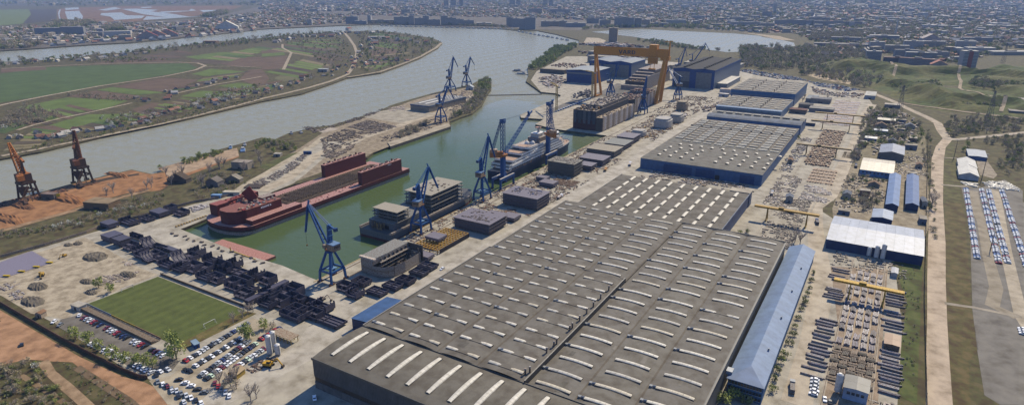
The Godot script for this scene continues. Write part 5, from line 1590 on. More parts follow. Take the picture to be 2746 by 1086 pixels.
# ---------------------------------------------------------------- ship sections standing in the yard
func section(label: String, x: float, z: float, w: float, l: float, h: float, style: int, col: Color, group: String, turn := 0.0, y := 0.0) -> Node3D:
	var r := thing("ship_section", label, "steel section", Vector3(x, y, z), turn, group)
	var hi := col
	h *= 0.8
	var b := MB.new()
	# trestles
	for sx in [-0.4, 0.4]:
		for sz in [-0.42, 0.42]:
			b = MB.new()
			b.bx(sx * w - 0.35, sx * w + 0.35, 0.05, 1.4, sz * l - 0.35, sz * l + 0.35, Color(0.14, 0.11, 0.09))
			put("trestle", b, M.worn, r)
	var y0 := 1.4
	b = MB.new()
	if style == 2:
		b.bx(-w / 2, w / 2, y0 + h - 0.35, y0 + h, -l / 2, l / 2, col, hi)
		put("deck_plate", b, M.steel, r)
		for k in 5:
			b = MB.new()
			var q := lerpf(-l / 2 + 0.2, l / 2 - 0.2, k / 4.0)
			b.bx(-w / 2 + 0.4, w / 2 - 0.4, y0, y0 + h - 0.35, q - 0.12, q + 0.12, col)
			put("web", b, M.steel, r)
		for s in [-1, 1]:
			b = MB.new()
			b.bx(s * w / 2 - 0.15, s * w / 2 + 0.15, y0, y0 + h * 0.8, -l / 2 + 0.2, l / 2 - 0.2, col)
			put("side_shell", b, M.steel, r)
		return r
	b.bx(-w / 2, w / 2, y0, y0 + 0.3, -l / 2, l / 2, col)
	put("bottom_plate", b, M.steel, r)
	if style == 0:
		var n := maxi(3, int(l / 2.2))
		for k in n:
			b = MB.new()
			var q := lerpf(-l / 2 + 0.4, l / 2 - 0.4, float(k) / (n - 1))
			b.bx(-w / 2, w / 2, y0 + 0.3, y0 + 0.3 + h * (1.0 if k % 3 == 0 else 0.5), q - 0.1, q + 0.1, col)
			put("stiffener", b, M.steel, r)
		for k in 3:
			b = MB.new()
			var q := lerpf(-w / 2 + 0.3, w / 2 - 0.3, k / 2.0)
			b.bx(q - 0.12, q + 0.12, y0 + 0.3, y0 + 0.3 + h, -l / 2, l / 2, col)
			put("girder", b, M.steel, r)
	elif style == 1:
		var n := maxi(3, int(w / 3.2))
		for k in n:
			b = MB.new()
			var q := lerpf(-w / 2 + 0.2, w / 2 - 0.2, float(k) / (n - 1))
			b.bx(q - 0.13, q + 0.13, y0 + 0.3, y0 + h * (1.0 if k % 2 == 0 else 0.62), -l / 2 + 0.2, l / 2 - 0.4, col)
			put("web", b, M.steel, r)
		b = MB.new()
		b.bx(-w / 2, w / 2, y0 + 0.3, y0 + h * 1.1, -l / 2, -l / 2 + 0.3, col, hi)
		put("side_shell", b, M.steel, r)
		b = MB.new()
		b.bx(-w / 2 + 0.4, w / 2 - 0.4, y0 + h * 0.45, y0 + h * 0.5, -l * 0.2, l * 0.1, col)
		put("flat", b, M.steel, r)
	elif style == 3:
		for k in 4:
			b = MB.new()
			var q := lerpf(-l / 2 + 0.2, l / 2 - 0.2, k / 3.0)
			b.bx(-w / 2, -w / 2 + 1.3, y0 + 0.3, y0 + h, q - 0.14, q + 0.14, col)
			b.bx(w / 2 - 1.3, w / 2, y0 + 0.3, y0 + h, q - 0.14, q + 0.14, col)
			b.bx(-w / 2, w / 2, y0 + 0.3, y0 + 1.2, q - 0.13, q + 0.13, col)
			put("frame", b, M.steel, r)
		for s in [-1, 1]:
			b = MB.new()
			b.bx(s * w / 2 - 0.12, s * w / 2 + 0.12, y0 + 0.3, y0 + h * 0.9, -l / 2, l / 2, col)
			put("side_shell", b, M.steel, r)
	else:
		# curved shell plate stood on frames
		for k in 6:
			var a0 := k * PI / 12
			var a1 := (k + 1) * PI / 12
			b.quad(Vector3(w / 2 - w * sin(a0), y0 + 0.4 + h * (1 - cos(a0)) * 1.3, l / 2), Vector3(w / 2 - w * sin(a1), y0 + 0.4 + h * (1 - cos(a1)) * 1.3, l / 2), Vector3(w / 2 - w * sin(a1), y0 + 0.4 + h * (1 - cos(a1)) * 1.3, -l / 2), Vector3(w / 2 - w * sin(a0), y0 + 0.4 + h * (1 - cos(a0)) * 1.3, -l / 2), hi)
		put("shell_plate", b, M.steel, r)
		for k in 4:
			b = MB.new()
			var q := lerpf(-l / 2 + 0.2, l / 2 - 0.2, k / 3.0)
			b.beam(Vector3(w / 2, y0 + 0.3, q), Vector3(-w / 2, y0 + h * 1.2, q), 0.25, 0.6, col)
			put("frame", b, M.steel, r)
	return r

func deck_block(label: String, x0: float, x1: float, z0: float, z1: float, h: float, levels: int, top: Color, side: Color, notch := 0.0) -> Node3D:
	var r := thing("deck_block", label, "ship block", Vector3((x0 + x1) / 2, 0, (z0 + z1) / 2), 0, "superstructure blocks along the quay lane")
	var b := MB.new()
	for i in levels:
		var y0 := 1.2 + (h - 1.2) * i / levels
		var y1 := 1.2 + (h - 1.2) * (i + 1) / levels
		b = MB.new()
		b.bx(x0 + 0.9, x1 - 0.9, y0, y1 - 0.3, z0 + 0.9, z1 - 0.9 - notch * i, side)
		part(r, "bulkhead", b, M.steel)
		b = MB.new()
		b.bx(x0, x1, y1 - 0.35, y1, z0, z1 - notch * i, side, top if i == levels - 1 or notch > 0 else side)
		part(r, "deck_plate", b, M.steel)
	var n := int((x1 - x0) / 3.0)
	for k in n + 1:
		b = MB.new()
		var x := lerpf(x0 + 0.2, x1 - 0.2, float(k) / n)
		b.bx(x - 0.12, x + 0.12, 0.1, h - 0.4, z1 - 0.3, z1 - 0.1, side)
		if notch == 0.0: part(r, "frame", b, M.steel)
	n = int((z1 - z0) / 3.0)
	for k in n + 1:
		b = MB.new()
		var z := lerpf(z0 + 0.2, z1 - 0.2 - notch, float(k) / n)
		b.bx(x1 - 0.3, x1 - 0.06, 0.1, h - 0.4, z - 0.12, z + 0.12, side)
		part(r, "frame", b, M.steel)
	return r

func nth(i: int) -> String:
	return ["first", "second", "third", "fourth", "fifth", "sixth", "seventh", "eighth", "ninth", "tenth", "eleventh", "twelfth", "thirteenth", "fourteenth", "fifteenth", "sixteenth", "seventeenth", "eighteenth", "nineteenth", "twentieth", "twenty-first", "twenty-second", "twenty-third", "twenty-fourth", "twenty-fifth", "twenty-sixth", "twenty-seventh", "twenty-eighth", "twenty-ninth", "thirtieth", "thirty-first", "thirty-second", "thirty-third", "thirty-fourth"][i]

func build_blocks() -> void:
	var navy := Color(0.095, 0.092, 0.135)
	var kind := ["flat ribbed panel", "section with upright webs", "section with flat deck", "open trough section", "curved shell section"]
	var rows := [
		["yard wall row", [-536.8, -245.4, 13, 9, 4.0, 2], [-530.2, -258.2, 17, 10, 4.5, 3], [-525.6, -270.1, 13, 8, 2.0, 0], [-527.5, -282.5, 15, 10, 4.2, 2], [-525.0, -290.9, 9, 8, 7.0, 1], [-512.6, -292.7, 12, 9, 4.0, 1]],
		["dirt lot row", [-505.3, -230.9, 13, 11, 5.0, 2], [-490.1, -230.0, 12, 9, 5.5, 2], [-491.2, -241.6, 15, 3, 4.0, 1], [-476.1, -228.7, 11, 8, 4.0, 1], [-463.6, -228.8, 10, 9, 4.0, 3], [-465.8, -236.9, 9, 9, 6.0, 4], [-452.3, -224.4, 11, 8, 4.0, 3], [-453.4, -238.0, 14, 4, 4.0, 1], [-440.0, -227.8, 16, 7, 4.5, 1], [-443.2, -240.0, 14, 4.5, 3.0, 2], [-442.1, -222.7, 9, 7, 5.5, 4]],
		["row behind pitch", [-420.4, -224.4, 14, 9, 4.5, 3], [-419.5, -232.4, 8, 9, 7.0, 4], [-417.6, -239.3, 11, 8, 4.0, 1], [-419.7, -245.9, 9, 9, 7.0, 3], [-406.9, -225.1, 11, 8, 4.5, 3], [-399.5, -229.5, 12, 9, 5.0, 1], [-399.5, -244.3, 13, 8, 6.5, 3], [-391.2, -232.7, 10, 9, 4.5, 1], [-379.1, -225.9, 14, 8, 4.5, 3], [-380.3, -239.1, 15, 5, 7.5, 1], [-379.7, -248.6, 9, 7, 6.0, 3], [-369.1, -242.3, 15, 8, 1.5, 0], [-369.7, -226.5, 12, 7, 5.0, 1]],
		["row before car park", [-349.6, -226.7, 15, 8, 6.5, 1], [-347.8, -232.4, 12, 6, 6.5, 1], [-350.3, -243.7, 9, 8, 7.0, 3], [-338.5, -228.8, 10, 8, 4.0, 3], [-335.0, -222.0, 11, 8, 3.5, 1], [-338.2, -242.9, 11, 8, 6.0, 1], [-325.3, -239.7, 4.5, 17, 3.0, 2], [-323.8, -222.9, 4.5, 15, 3.0, 2], [-320.4, -230.7, 12, 9, 6.0, 3], [-313.4, -234.9, 12, 10, 5.0, 1], [-309.3, -240.2, 12, 8, 7.0, 1], [-311.4, -222.0, 12, 8, 5.0, 3], [-306.0, -226.6, 10, 8, 5.5, 1], [-298.1, -234.1, 20, 5, 5.0, 1], [-286.3, -222.4, 17, 13, 4.0, 0], [-286.6, -234.1, 14, 5, 5.0, 1], [-278.5, -236.2, 12, 8, 6.0, 3], [-276.0, -225.9, 12, 7, 5.0, 1], [-265.7, -227.1, 25, 9, 1.3, 0]],
		["row by hall lane", [-283, -274, 11, 9, 3.0, 0], [-284, -262, 14, 7, 5.0, 1], [-274, -259, 9, 8, 5.0, 3], [-265, -269.5, 13, 9, 1.5, 0], [-262, -281, 12, 9, 1.6, 0], [-259.5, -291, 12, 9, 2.6, 0], [-260, -306, 12, 9, 1.6, 0], [-261, -317, 12, 10, 1.8, 0]]]
	for row in rows:
		for i in range(1, row.size()):
			var s: Array = row[i]
			var lab := "navy %s, %s from left in %s" % [kind[s[5 - 0] if s.size() > 5 else 1], nth(i - 1), row[0]]
			var c := navy * rng.randf_range(0.85, 1.25)
			section(lab, s[0], s[1], s[2], s[3], s[4], s[5], c, "navy steel sections of the storage rows", (rng.randf() - 0.5) * 0.05)
	# superstructure blocks on the quay lane
	var lav := Color(0.23, 0.215, 0.265)
	var dk := Color(0.19, 0.175, 0.2)
	deck_block("block with lavender deck plate beside the yellow lattice frame, nearest of the big ones", -292, -256, -416, -389, 9.5, 3, lav, dk)
	deck_block("large dark block with lavender top opposite the second portal crane's far side", -288, -251, -483, -458, 11.5, 4, lav, dk)
	deck_block("tall scaffolded block with olive-grey top opposite the cruise ship's side", -300, -268, -588, -567, 14.0, 4, Color(0.28, 0.27, 0.23), Color(0.2, 0.19, 0.165))
	deck_block("flat lavender-topped block opposite the cruise ship's bow", -288, -259, -643, -620, 7.0, 2, lav, dk)
	deck_block("small lavender block joined to the flat one by the lane", -278, -262, -612, -596, 6.0, 2, lav, dk)
	deck_block("white-sheeted rectangular block with beige top past the ship's bow", -298, -262, -688, -660, 7.5, 2, Color(0.38, 0.34, 0.26), Color(0.24, 0.235, 0.225))
	deck_block("grey-green topped block with a pointed end beyond the white-sheeted one", -292, -265, -729, -698, 6.5, 2, Color(0.27, 0.28, 0.26), dk)
	deck_block("lavender block beside the wrapped white unit, farthest of the row", -290, -267, -760, -732, 8.0, 2, lav, dk)
	for q in [["low lavender deck plate behind the yellow lattice frame", -282, -266, -432, -420, 3.6], ["low lavender plate between two big dark blocks near the lane", -268, -255, -436, -424, 3.4], ["small lavender plate on posts near the tall scaffolded block", -297, -285, -546, -538, 3.8], ["second small lavender plate on posts by the brown rail stacks", -286, -270, -536, -524, 4.0], ["square lavender deck unit lying on top of the yellow lattice frame", -290, -277, -361, -350, 0.0], ["curved lavender deck plate beside the grey bow block", -281, -268, -333, -325, 2.8]]:
		var yb := 3.9 if q[5] == 0.0 else 0.0
		section(q[0], (q[1] + q[2]) / 2, (q[3] + q[4]) / 2, q[2] - q[1], q[4] - q[3], 2.4 if yb > 0 else q[5], 2, Color(0.23, 0.215, 0.265), "lavender deck plates", 0.0, yb)
	clutter("deck_gear_on_blocks", rect(-289, -260, -414, -392), 50, 9.5, 0.6, 1.6, 1.0, [Color(0.12, 0.11, 0.11), Color(0.2, 0.18, 0.16)])
	clutter("deck_gear_on_blocks", rect(-283, -256, -481, -465), 50, 11.5, 0.6, 1.6, 1.2, [Color(0.12, 0.11, 0.11), Color(0.2, 0.18, 0.16), Color(0.05, 0.1, 0.25)])
	clutter("deck_gear_on_blocks", rect(-298, -270, -587, -569), 60, 14.0, 0.6, 2.0, 1.2, [Color(0.4, 0.38, 0.33), Color(0.2, 0.18, 0.16)])
	# yellow assembly frame
	var r := thing("lattice_frame", "flat yellow steel lattice frame on short posts next to the hall lane", "frame", Vector3(-280.5, 0, -359))
	var ye := Color(0.48, 0.30, 0.045)
	for i in 12:
		var b := MB.new()
		var z := -339.0 - i * 3.6
		b.bx(-292, -269, 3.0, 3.8, z - 0.25, z + 0.25, ye)
		part(r, "cross_beam", b, M.worn)
		for x in [-291.5, -284, -277, -269.5]:
			b = MB.new()
			b.bx(x - 0.25, x + 0.25, 0.05, 3.0, z - 0.25, z + 0.25, ye * 0.8)
			part(r, "post", b, M.worn)
	for i in 9:
		var b := MB.new()
		var x := -291.6 + i * 2.8
		b.bx(x - 0.25, x + 0.25, 3.3, 3.7, -379, -338.6, ye * 1.05)
		part(r, "long_beam", b, M.worn)
	var bb := MB.new()
	bb.bx(-269, -268.5, 0.4, 3.6, -379, -341, Color(0.03, 0.03, 0.05))
	part(r, "edge_plate", bb, M.steel)
	# grey bow block
	r = thing("bow_block", "grey and white bow block of a ship with its open frames showing, near the crane", "ship block", Vector3(-284, 0, -305))
	var pale := Color(0.37, 0.355, 0.315)
	var pl := pts([-297, -288.5, -283, -287, -276, -289, -271.5, -294, -270.5, -304, -271.5, -322, -297, -324])
	bb = MB.new()
	bb.skirt(pl, 0.6, 8.2, pale)
	part(r, "shell", bb, M.worn)
	bb = MB.new()
	bb.skirt(pts([-296.9, -288.4, -283, -286.9, -276, -288.9, -271.5, -293.9, -271.2, -298, -297, -323]), 4.2, 5.6, Color(0.3, 0.26, 0.2))
	part(r, "stain_band", bb, M.worn)
	bb = MB.new()
	bb.sheet(pl, 1.2, Color(0.09, 0.085, 0.075))
	part(r, "bottom_plate", bb, M.worn)
	bb = MB.new()
	bb.prism(pts([-297, -288.5, -285, -287.2, -284, -300, -284, -324, -297, -324]), 8.2, 12.4, pale, Color(0.25, 0.265, 0.25))
	part(r, "deck", bb, M.worn)
	bb = MB.new()
	bb.bx(-297.2, -283, 11.6, 12.8, -289.4, -287.2, Color(0.55, 0.52, 0.46))
	part(r, "fore_edge", bb, M.worn)
	for i in 7:
		bb = MB.new()
		var z := -294.0 - i * 4.4
		bb.bx(-284, -282.6, 1.2, 11.5, z - 0.2, z + 0.2, Color(0.19, 0.185, 0.165))
		bb.bx(-284, -271.4, 1.2, 2.4, z - 0.2, z + 0.2, Color(0.2, 0.19, 0.16))
		bb.bx(-272.6, -271.3, 1.2, 8.0 + maxf(0.0, i - 3.0) * 1.2, z - 0.2, z + 0.2, Color(0.17, 0.16, 0.14))
		part(r, "frame", bb, M.worn)
	for k in 3:
		bb = MB.new()
		bb.bx(-283.9, -281.0, 3.5 + k * 2.8, 3.8 + k * 2.8, -323, -292, Color(0.24, 0.23, 0.2))
		part(r, "stringer", bb, M.worn)
	bb = MB.new()
	bb.bx(-284, -271, 1.2, 12.6, -324.4, -323.6, Color(0.11, 0.105, 0.095))
	part(r, "bulkhead", bb, M.worn)
	clutter("frames_inside", rect(-282, -273, -321, -293), 60, 1.3, 0.4, 1.4, 2.5, [Color(0.3, 0.27, 0.2), Color(0.15, 0.14, 0.12), Color(0.4, 0.36, 0.28)], r)
	# odds and ends along the crane rails and the lane
	var rusty := [Color(0.2, 0.15, 0.1), Color(0.12, 0.11, 0.1), Color(0.3, 0.25, 0.18), Color(0.33, 0.32, 0.3), Color(0.22, 0.11, 0.06)]
	clutter("yard_clutter", rect(-313, -297, -760, -330), 420, 0.06, 0.4, 2.0, 1.5, rusty)
	clutter("yard_clutter", rect(-297, -252, -452, -438), 120, 0.06, 0.4, 2.2, 1.5, rusty)
	clutter("yard_clutter", rect(-300, -250, -566, -486), 320, 0.06, 0.5, 2.4, 1.6, rusty)
	clutter("yard_clutter", rect(-300, -252, -660, -590), 200, 0.06, 0.4, 2.0, 1.6, rusty)
	clutter("yard_clutter", rect(-302, -252, -900, -762), 520, 0.06, 0.5, 2.6, 2.2, rusty + [Color(0.5, 0.48, 0.44), Color(0.4, 0.25, 0.06)])
	clutter("yard_clutter", rect(-318, -256, -1120, -900), 420, 0.06, 0.6, 3.0, 2.4, rusty)
	# rails of the portal cranes
	for x in [-310, -299]:
		bb = MB.new()
		bb.bx(x - 0.5, x + 0.5, 0.05, 0.12, -900, -258, Color(0.2, 0.15, 0.11))
		bb.bx(x - 0.1, x + 0.1, 0.12, 0.3, -900, -258, Color(0.12, 0.1, 0.09))
		structure("crane_rail", bb, M.worn)
	bb = MB.new()
	bb.bx(-313.9, -312.9, 0.05, 0.35, -760, -260, Color(0.42, 0.34, 0.2))
	structure("quay_edge", bb, M.concrete)
	# rusty rail racks
	r = thing("rail_rack", "brown rack of rusty rails lying by the lane near the tall scaffolded block", "rack", Vector3(-270, 0, -546))
	for i in 14:
		bb = MB.new()
		bb.bx(-282 + i * 1.9, -281.2 + i * 1.9, 0.3, 0.9, -556, -537, Color(0.15, 0.1, 0.07))
		part(r, "rail", bb, M.worn)
	for i in 5:
		bb = MB.new()
		bb.bx(-283, -255, 0.06, 0.35, -555 + i * 4.2, -554.2 + i * 4.2, Color(0.17, 0.13, 0.1))
		part(r, "bearer", bb, M.worn)
	# red barge at the dock head
	r = thing("pontoon", "flat pink pontoon floating at the near end of the basin", "pontoon", Vector3(-403, -2.6, -268))
	bb = MB.new()
	bb.bx(-435, -373, -3.6, -0.8, -277.5, -263.5, Color(0.24, 0.12, 0.1), Color(0.44, 0.24, 0.2))
	part(r, "hull", bb, M.worn)
	bb = MB.new()
	bb.beam(Vector3(-408, 0.2, -265), Vector3(-378, 0.2, -264), 0.7, 0.7, Color(0.5, 0.34, 0.05))
	bb.beam(Vector3(-408, -0.8, -265), Vector3(-408, 3.0, -265), 0.6, 0.6, Color(0.5, 0.34, 0.05))
	part(r, "gangway", bb, M.paint)
	# bollards and small gear along the head of the dock
	for i in 16:
		var t := i / 15.0
		var o := thing("anchor_stand", "small dark trestle by the dock head wall, %s from the left" % nth(i), "trestle", Vector3(lerpf(-478, -368, t), 0.09, -262.5 + sin(i * 2.3) * 1.5), i * 0.7, "dark trestles at the dock head")
		bb = MB.new()
		bb.bx(-1.6, 1.6, 0.5, 0.9, -0.8, 0.8, Color(0.11, 0.1, 0.095))
		put("top", bb, M.worn, o)
		for s in [-1, 1]:
			bb = MB.new()
			bb.bx(s * 1.2 - 0.2, s * 1.2 + 0.2, 0, 0.5, -0.7, 0.7, Color(0.16, 0.13, 0.1))
			put("leg", bb, M.worn, o)

# ---------------------------------------------------------------- stock yard on the right
func shed(called: String, label: String, x0: float, x1: float, z0: float, z1: float, h: float, rh: float, along_z: bool, wall: Color, roof: Color, roof2: Color, windows := 0) -> Node3D:
	var r := thing(called, label, "building", Vector3((x0 + x1) / 2, 0, (z0 + z1) / 2))
	var w := (x1 - x0) if along_z else (z1 - z0)
	var l := (z1 - z0) if along_z else (x1 - x0)
	var turn := 0.0 if along_z else PI / 2
	var t := Transform3D(Basis(Vector3.UP, turn), Vector3.ZERO)
	var b := MB.new()
	for s in [-1, 1]:
		var e: Array = [t * Vector3(-w / 2, 0, s * l / 2), t * Vector3(w / 2, 0, s * l / 2), t * Vector3(w / 2, h, s * l / 2), t * Vector3(0, h + rh, s * l / 2), t * Vector3(-w / 2, h, s * l / 2)]
		if s < 0: e.reverse()
		b.tri(e[0], e[1], e[2], wall); b.tri(e[0], e[2], e[3], wall); b.tri(e[0], e[3], e[4], wall)
		var p: Array = [t * Vector3(s * w / 2, 0, -s * -l / 2), t * Vector3(s * w / 2, 0, -s * l / 2), t * Vector3(s * w / 2, h, -s * l / 2), t * Vector3(s * w / 2, h, -s * -l / 2)]
		b.quad(p[0], p[1], p[2], p[3], wall)
	put("wall", b, M.sheeting, r)
	for s in [-1, 1]:
		b = MB.new()
		var n := maxi(2, int(l / 6.0))
		for k in n:
			var q0 := lerpf(-l / 2 - 0.4, l / 2 + 0.4, float(k) / n)
			var q1 := lerpf(-l / 2 - 0.4, l / 2 + 0.4, (k + 1.0) / n) - 0.06
			var c := roof * (1.0 + 0.05 * ((k * 7) % 3 - 1))
			b.up(t * Vector3(s * (w / 2 + 0.4), h + 0.05, q0), t * Vector3(s * (w / 2 + 0.4), h + 0.05, q1), t * Vector3(0, h + rh + 0.15, q1), t * Vector3(0, h + rh + 0.15, q0), c)
		put("roof", b, M.sheeting, r)
	if windows > 0:
		var wb := MB.new()
		wb.bx(-0.7, 0.7, 0, 1.5, -0.06, 0.06, Color(0.03, 0.035, 0.04))
		var me := wb.mesh(M.glass)
		for k in windows:
			put_mesh("window", me, r, Vector3(lerpf(-(x1 - x0) / 2 + 1.2, (x1 - x0) / 2 - 1.2, (k + 0.5) / windows), h * 0.5, (z1 - z0) / 2 + 0.08))
	return r

func long_building() -> void:
	var r := thing("long_building", "very long building with pale blue hipped metal roof beside the largest hall", "building", Vector3(-37.6, 0, -371))
	var b := MB.new()
	b.bx(-45.8, -29.6, 0, 9.5, -465.5, -277.5, Color(0.05, 0.14, 0.3))
	part(r, "wall", b, M.wall)
	var pb := Color(0.21, 0.29, 0.44)
	b = MB.new()
	for i in 31:
		var z0 := -288.0 - i * 5.7
		b.up(Vector3(-29, 9.5, z0), Vector3(-29, 9.5, z0 - 5.64), Vector3(-37.6, 13.2, z0 - 5.64), Vector3(-37.6, 13.2, z0), pb * (1.0 + 0.03 * (i % 3)))
	part(r, "roof", b, M.sheeting)
	b = MB.new()
	for i in 31:
		var z0 := -288.0 - i * 5.7
		b.up(Vector3(-46.4, 9.5, z0), Vector3(-46.4, 9.5, z0 - 5.64), Vector3(-37.6, 13.2, z0 - 5.64), Vector3(-37.6, 13.2, z0), pb * (1.0 + 0.03 * (i % 3)))
	part(r, "roof", b, M.sheeting)
	b = MB.new()
	b.tri(Vector3(-46.4, 9.5, -276.8), Vector3(-29, 9.5, -276.8), Vector3(-37.6, 13.2, -288), pb)
	b.tri(Vector3(-29, 9.5, -276.8), Vector3(-29, 9.5, -288), Vector3(-37.6, 13.2, -288), pb)
	b.tri(Vector3(-46.4, 9.5, -288), Vector3(-46.4, 9.5, -276.8), Vector3(-37.6, 13.2, -288), pb)
	part(r, "hip_end", b, M.sheeting)
	b = MB.new()
	b.tri(Vector3(-29, 9.5, -464.7), Vector3(-46.4, 9.5, -464.7), Vector3(-37.6, 13.2, -464.7), pb)
	part(r, "hip_end", b, M.sheeting)
	b = MB.new()
	b.bx(-0.55, 0.55, 0, 1.6, -0.06, 0.06, Color(0.03, 0.035, 0.03))
	b.bx(-0.62, 0.62, -0.12, 0.0, -0.1, 0.12, Color(0.4, 0.42, 0.44))
	var win := b.mesh(M.glass)
	for k in 11:
		for j in 3: piece(r, "window", win, Vector3(-44.8 + k * 1.42, 1.2 + j * 2.9, -277.35))
	for k in 4:
		b = MB.new()
		b.bx(-33.6, -32.8, 11.0, 12.6, -310.0 - k * 38, -309.0 - k * 38, Color(0.2, 0.25, 0.33))
		part(r, "roof_vent", b, M.paint)
	b = MB.new()
	b.bx(-47.6, -44.6, 9.4, 11.4, -284, -280, Color(0.3, 0.38, 0.5), Color(0.42, 0.46, 0.52))
	part(r, "dormer", b, M.sheeting)

func tank(label: String, x: float, z: float, h: float, rad: float, group: String) -> void:
	var r := thing("storage_tank", label, "tank", Vector3(x, 0, z), 0, group)
	var b := MB.new()
	b.tube(Vector3(0, 1.2, 0), Vector3(0, h, 0), rad, rad, 12, Color(0.72, 0.72, 0.71))
	b.tube(Vector3(0, h, 0), Vector3(0, h + 0.7, 0), rad, rad * 0.45, 12, Color(0.74, 0.74, 0.73))
	put("shell", b, M.paint, r)
	for k in 3:
		b = MB.new()
		var a := TAU * k / 3
		b.bx(cos(a) * rad * 0.8 - 0.2, cos(a) * rad * 0.8 + 0.2, 0, 1.4, sin(a) * rad * 0.8 - 0.2, sin(a) * rad * 0.8 + 0.2, Color(0.4, 0.4, 0.4))
		put("leg", b, M.paint, r)
	b = MB.new()
	b.beam(Vector3(rad + 0.2, 0.5, 0), Vector3(rad + 0.2, h, 0), 0.1, 0.4, Color(0.5, 0.5, 0.5))
	put("ladder", b, M.paint, r)

func stack_meshes(cols: Array, w: float, l: float, h: float, bars: int) -> Array:
	var out := []
	for c in cols:
		var b := MB.new()
		for k in bars:
			var q := lerpf(-w / 2, w / 2, (k + 0.5) / bars)
			var bw := w / bars * 0.8
			var f := rng.randf_range(0.78, 1.2)
			b.box(T(q, 0.12, rng.randf_range(-0.4, 0.4)), Vector3(bw, h * rng.randf_range(0.5, 1.0), l * rng.randf_range(0.8, 1.0)), c * f)
		out.append(b.mesh(M.worn))
	return out

func build_right_yard() -> void:
	long_building()
	var pale := Color(0.37, 0.42, 0.53)
	shed("blue_hall", "wide hall with pale blue-white metal roof and navy walls across the stock yard", -25, 37, -557, -499, 7.5, 3.0, false, Color(0.018, 0.045, 0.14), pale, pale)
	shed("blue_shed", "small blue shed behind the wide pale blue-roofed hall", 1.4, 16, -595, -571, 7.0, 1.2, true, Color(0.02, 0.05, 0.15), Color(0.27, 0.34, 0.48), Color(0.25, 0.32, 0.47))
	shed("blue_shed", "left one of the twin long narrow blue sheds", 10, 19.6, -727, -618, 5.5, 1.8, true, Color(0.015, 0.04, 0.13), Color(0.16, 0.25, 0.46), Color(0.19, 0.28, 0.5))
	shed("blue_shed", "right one of the twin long narrow blue sheds", 25, 34.8, -733, -628, 5.5, 1.8, true, Color(0.015, 0.04, 0.13), Color(0.12, 0.19, 0.38), Color(0.1, 0.15, 0.3))
	shed("workshop", "blue-walled workshop with cream sheet roof and dark windows", -17, 13, -782, -728, 6.0, 3.0, false, Color(0.1, 0.25, 0.5), Color(0.58, 0.53, 0.44), Color(0.58, 0.53, 0.44), 8)
	shed("workshop", "grey workshop with blue patches on its roof behind the cream-roofed one", -3, 21, -852, -808, 8.0, 2.5, true, Color(0.17, 0.16, 0.16), Color(0.22, 0.26, 0.36), Color(0.2, 0.2, 0.21))
	shed("warehouse", "long dark grey shed among trees near the end of the right lane", -14, 8, -1046, -1030, 5, 1.5, false, Color(0.15, 0.14, 0.13), Color(0.11, 0.11, 0.12), Color(0.1, 0.1, 0.11))
	shed("warehouse", "flat pale blue shed among trees right of the brown stacks", -17, 1, -962, -950, 5, 0.6, false, Color(0.16, 0.2, 0.3), Color(0.28, 0.34, 0.46), Color(0.26, 0.32, 0.44))
	shed("warehouse", "small white flat-roofed shed just beside the right lane among trees", -23, -9, -912, -900, 4, 0.5, false, Color(0.2, 0.25, 0.36), Color(0.55, 0.57, 0.6), Color(0.55, 0.57, 0.6))
	shed("tent_hall", "white tent hall with two gables beyond the pink road, far half", 72, 88, -836, -800, 4.5, 3.2, true, Color(0.66, 0.65, 0.62), Color(0.72, 0.71, 0.66), Color(0.76, 0.75, 0.7))
	shed("tent_hall", "white tent hall with grey gable beyond the pink road, near half", 70.6, 87.2, -799.5, -764, 4.5, 3.2, true, Color(0.45, 0.48, 0.53), Color(0.72, 0.71, 0.66), Color(0.76, 0.75, 0.7))
	var o := shed("office", "low blue building with grey roof panels behind the white tent hall", 84, 101.5, -896, -860, 4.0, 0.5, true, Color(0.05, 0.12, 0.3), Color(0.22, 0.27, 0.36), Color(0.2, 0.25, 0.34))
	shed("gate_house", "blue-walled small house with grey felt roof at the stock yard's near end", 3, 13.4, -315, -303, 6.5, 0.4, true, Color(0.32, 0.42, 0.6), Color(0.16, 0.16, 0.16), Color(0.17, 0.17, 0.17), 4)
	shed("rust_hut", "flat brown-roofed hut between steel stacks and the grass border", 18.4, 25.6, -375.5, -363, 3.6, 0.3, true, Color(0.2, 0.14, 0.1), Color(0.33, 0.2, 0.13), Color(0.32, 0.2, 0.13))
	shed("pump_house", "little white and brown hut near the three white tanks", 19, 22.5, -478, -468, 3.2, 0.4, true, Color(0.5, 0.5, 0.5), Color(0.5, 0.52, 0.55), Color(0.5, 0.52, 0.55))
	tank("tallest white upright tank before the pale blue-roofed hall", 12.4, -497, 11.5, 1.4, "white tanks by the blue hall")
	tank("middle white upright tank before the pale blue-roofed hall", 8.4, -497, 9.5, 1.4, "white tanks by the blue hall")
	tank("smallest white upright tank before the pale blue-roofed hall", 3.6, -498, 7.0, 1.3, "white tanks by the blue hall")
	tank("pale silo beside the blue-walled gate house", 0.5, -306.5, 10.5, 1.5, "")
	# rails and bearers of the stock yard
	for x in [-5.2, 15.2]:
		var b := MB.new()
		b.bx(x - 0.7, x + 0.7, 0.11, 0.35, -486, -285, Color(0.40, 0.36, 0.3))
		b.bx(x - 0.12, x + 0.12, 0.35, 0.5, -486, -285, Color(0.14, 0.11, 0.1))
		structure("crane_rail", b, M.concrete)
	for x in [-1.2, 2.8, 6.8, 10.8]:
		var b := MB.new()
		b.bx(x - 0.35, x + 0.35, 0.11, 0.3, -478, -355, Color(0.44, 0.38, 0.3))
		structure("bearer_strip", b, M.concrete)
	for x in [-75.5, -45]:
		var b := MB.new()
		b.bx(x - 0.8, x + 0.8, 0.11, 0.4, -1180, -480, Color(0.38, 0.35, 0.3))
		structure("crane_rail", b, M.concrete)
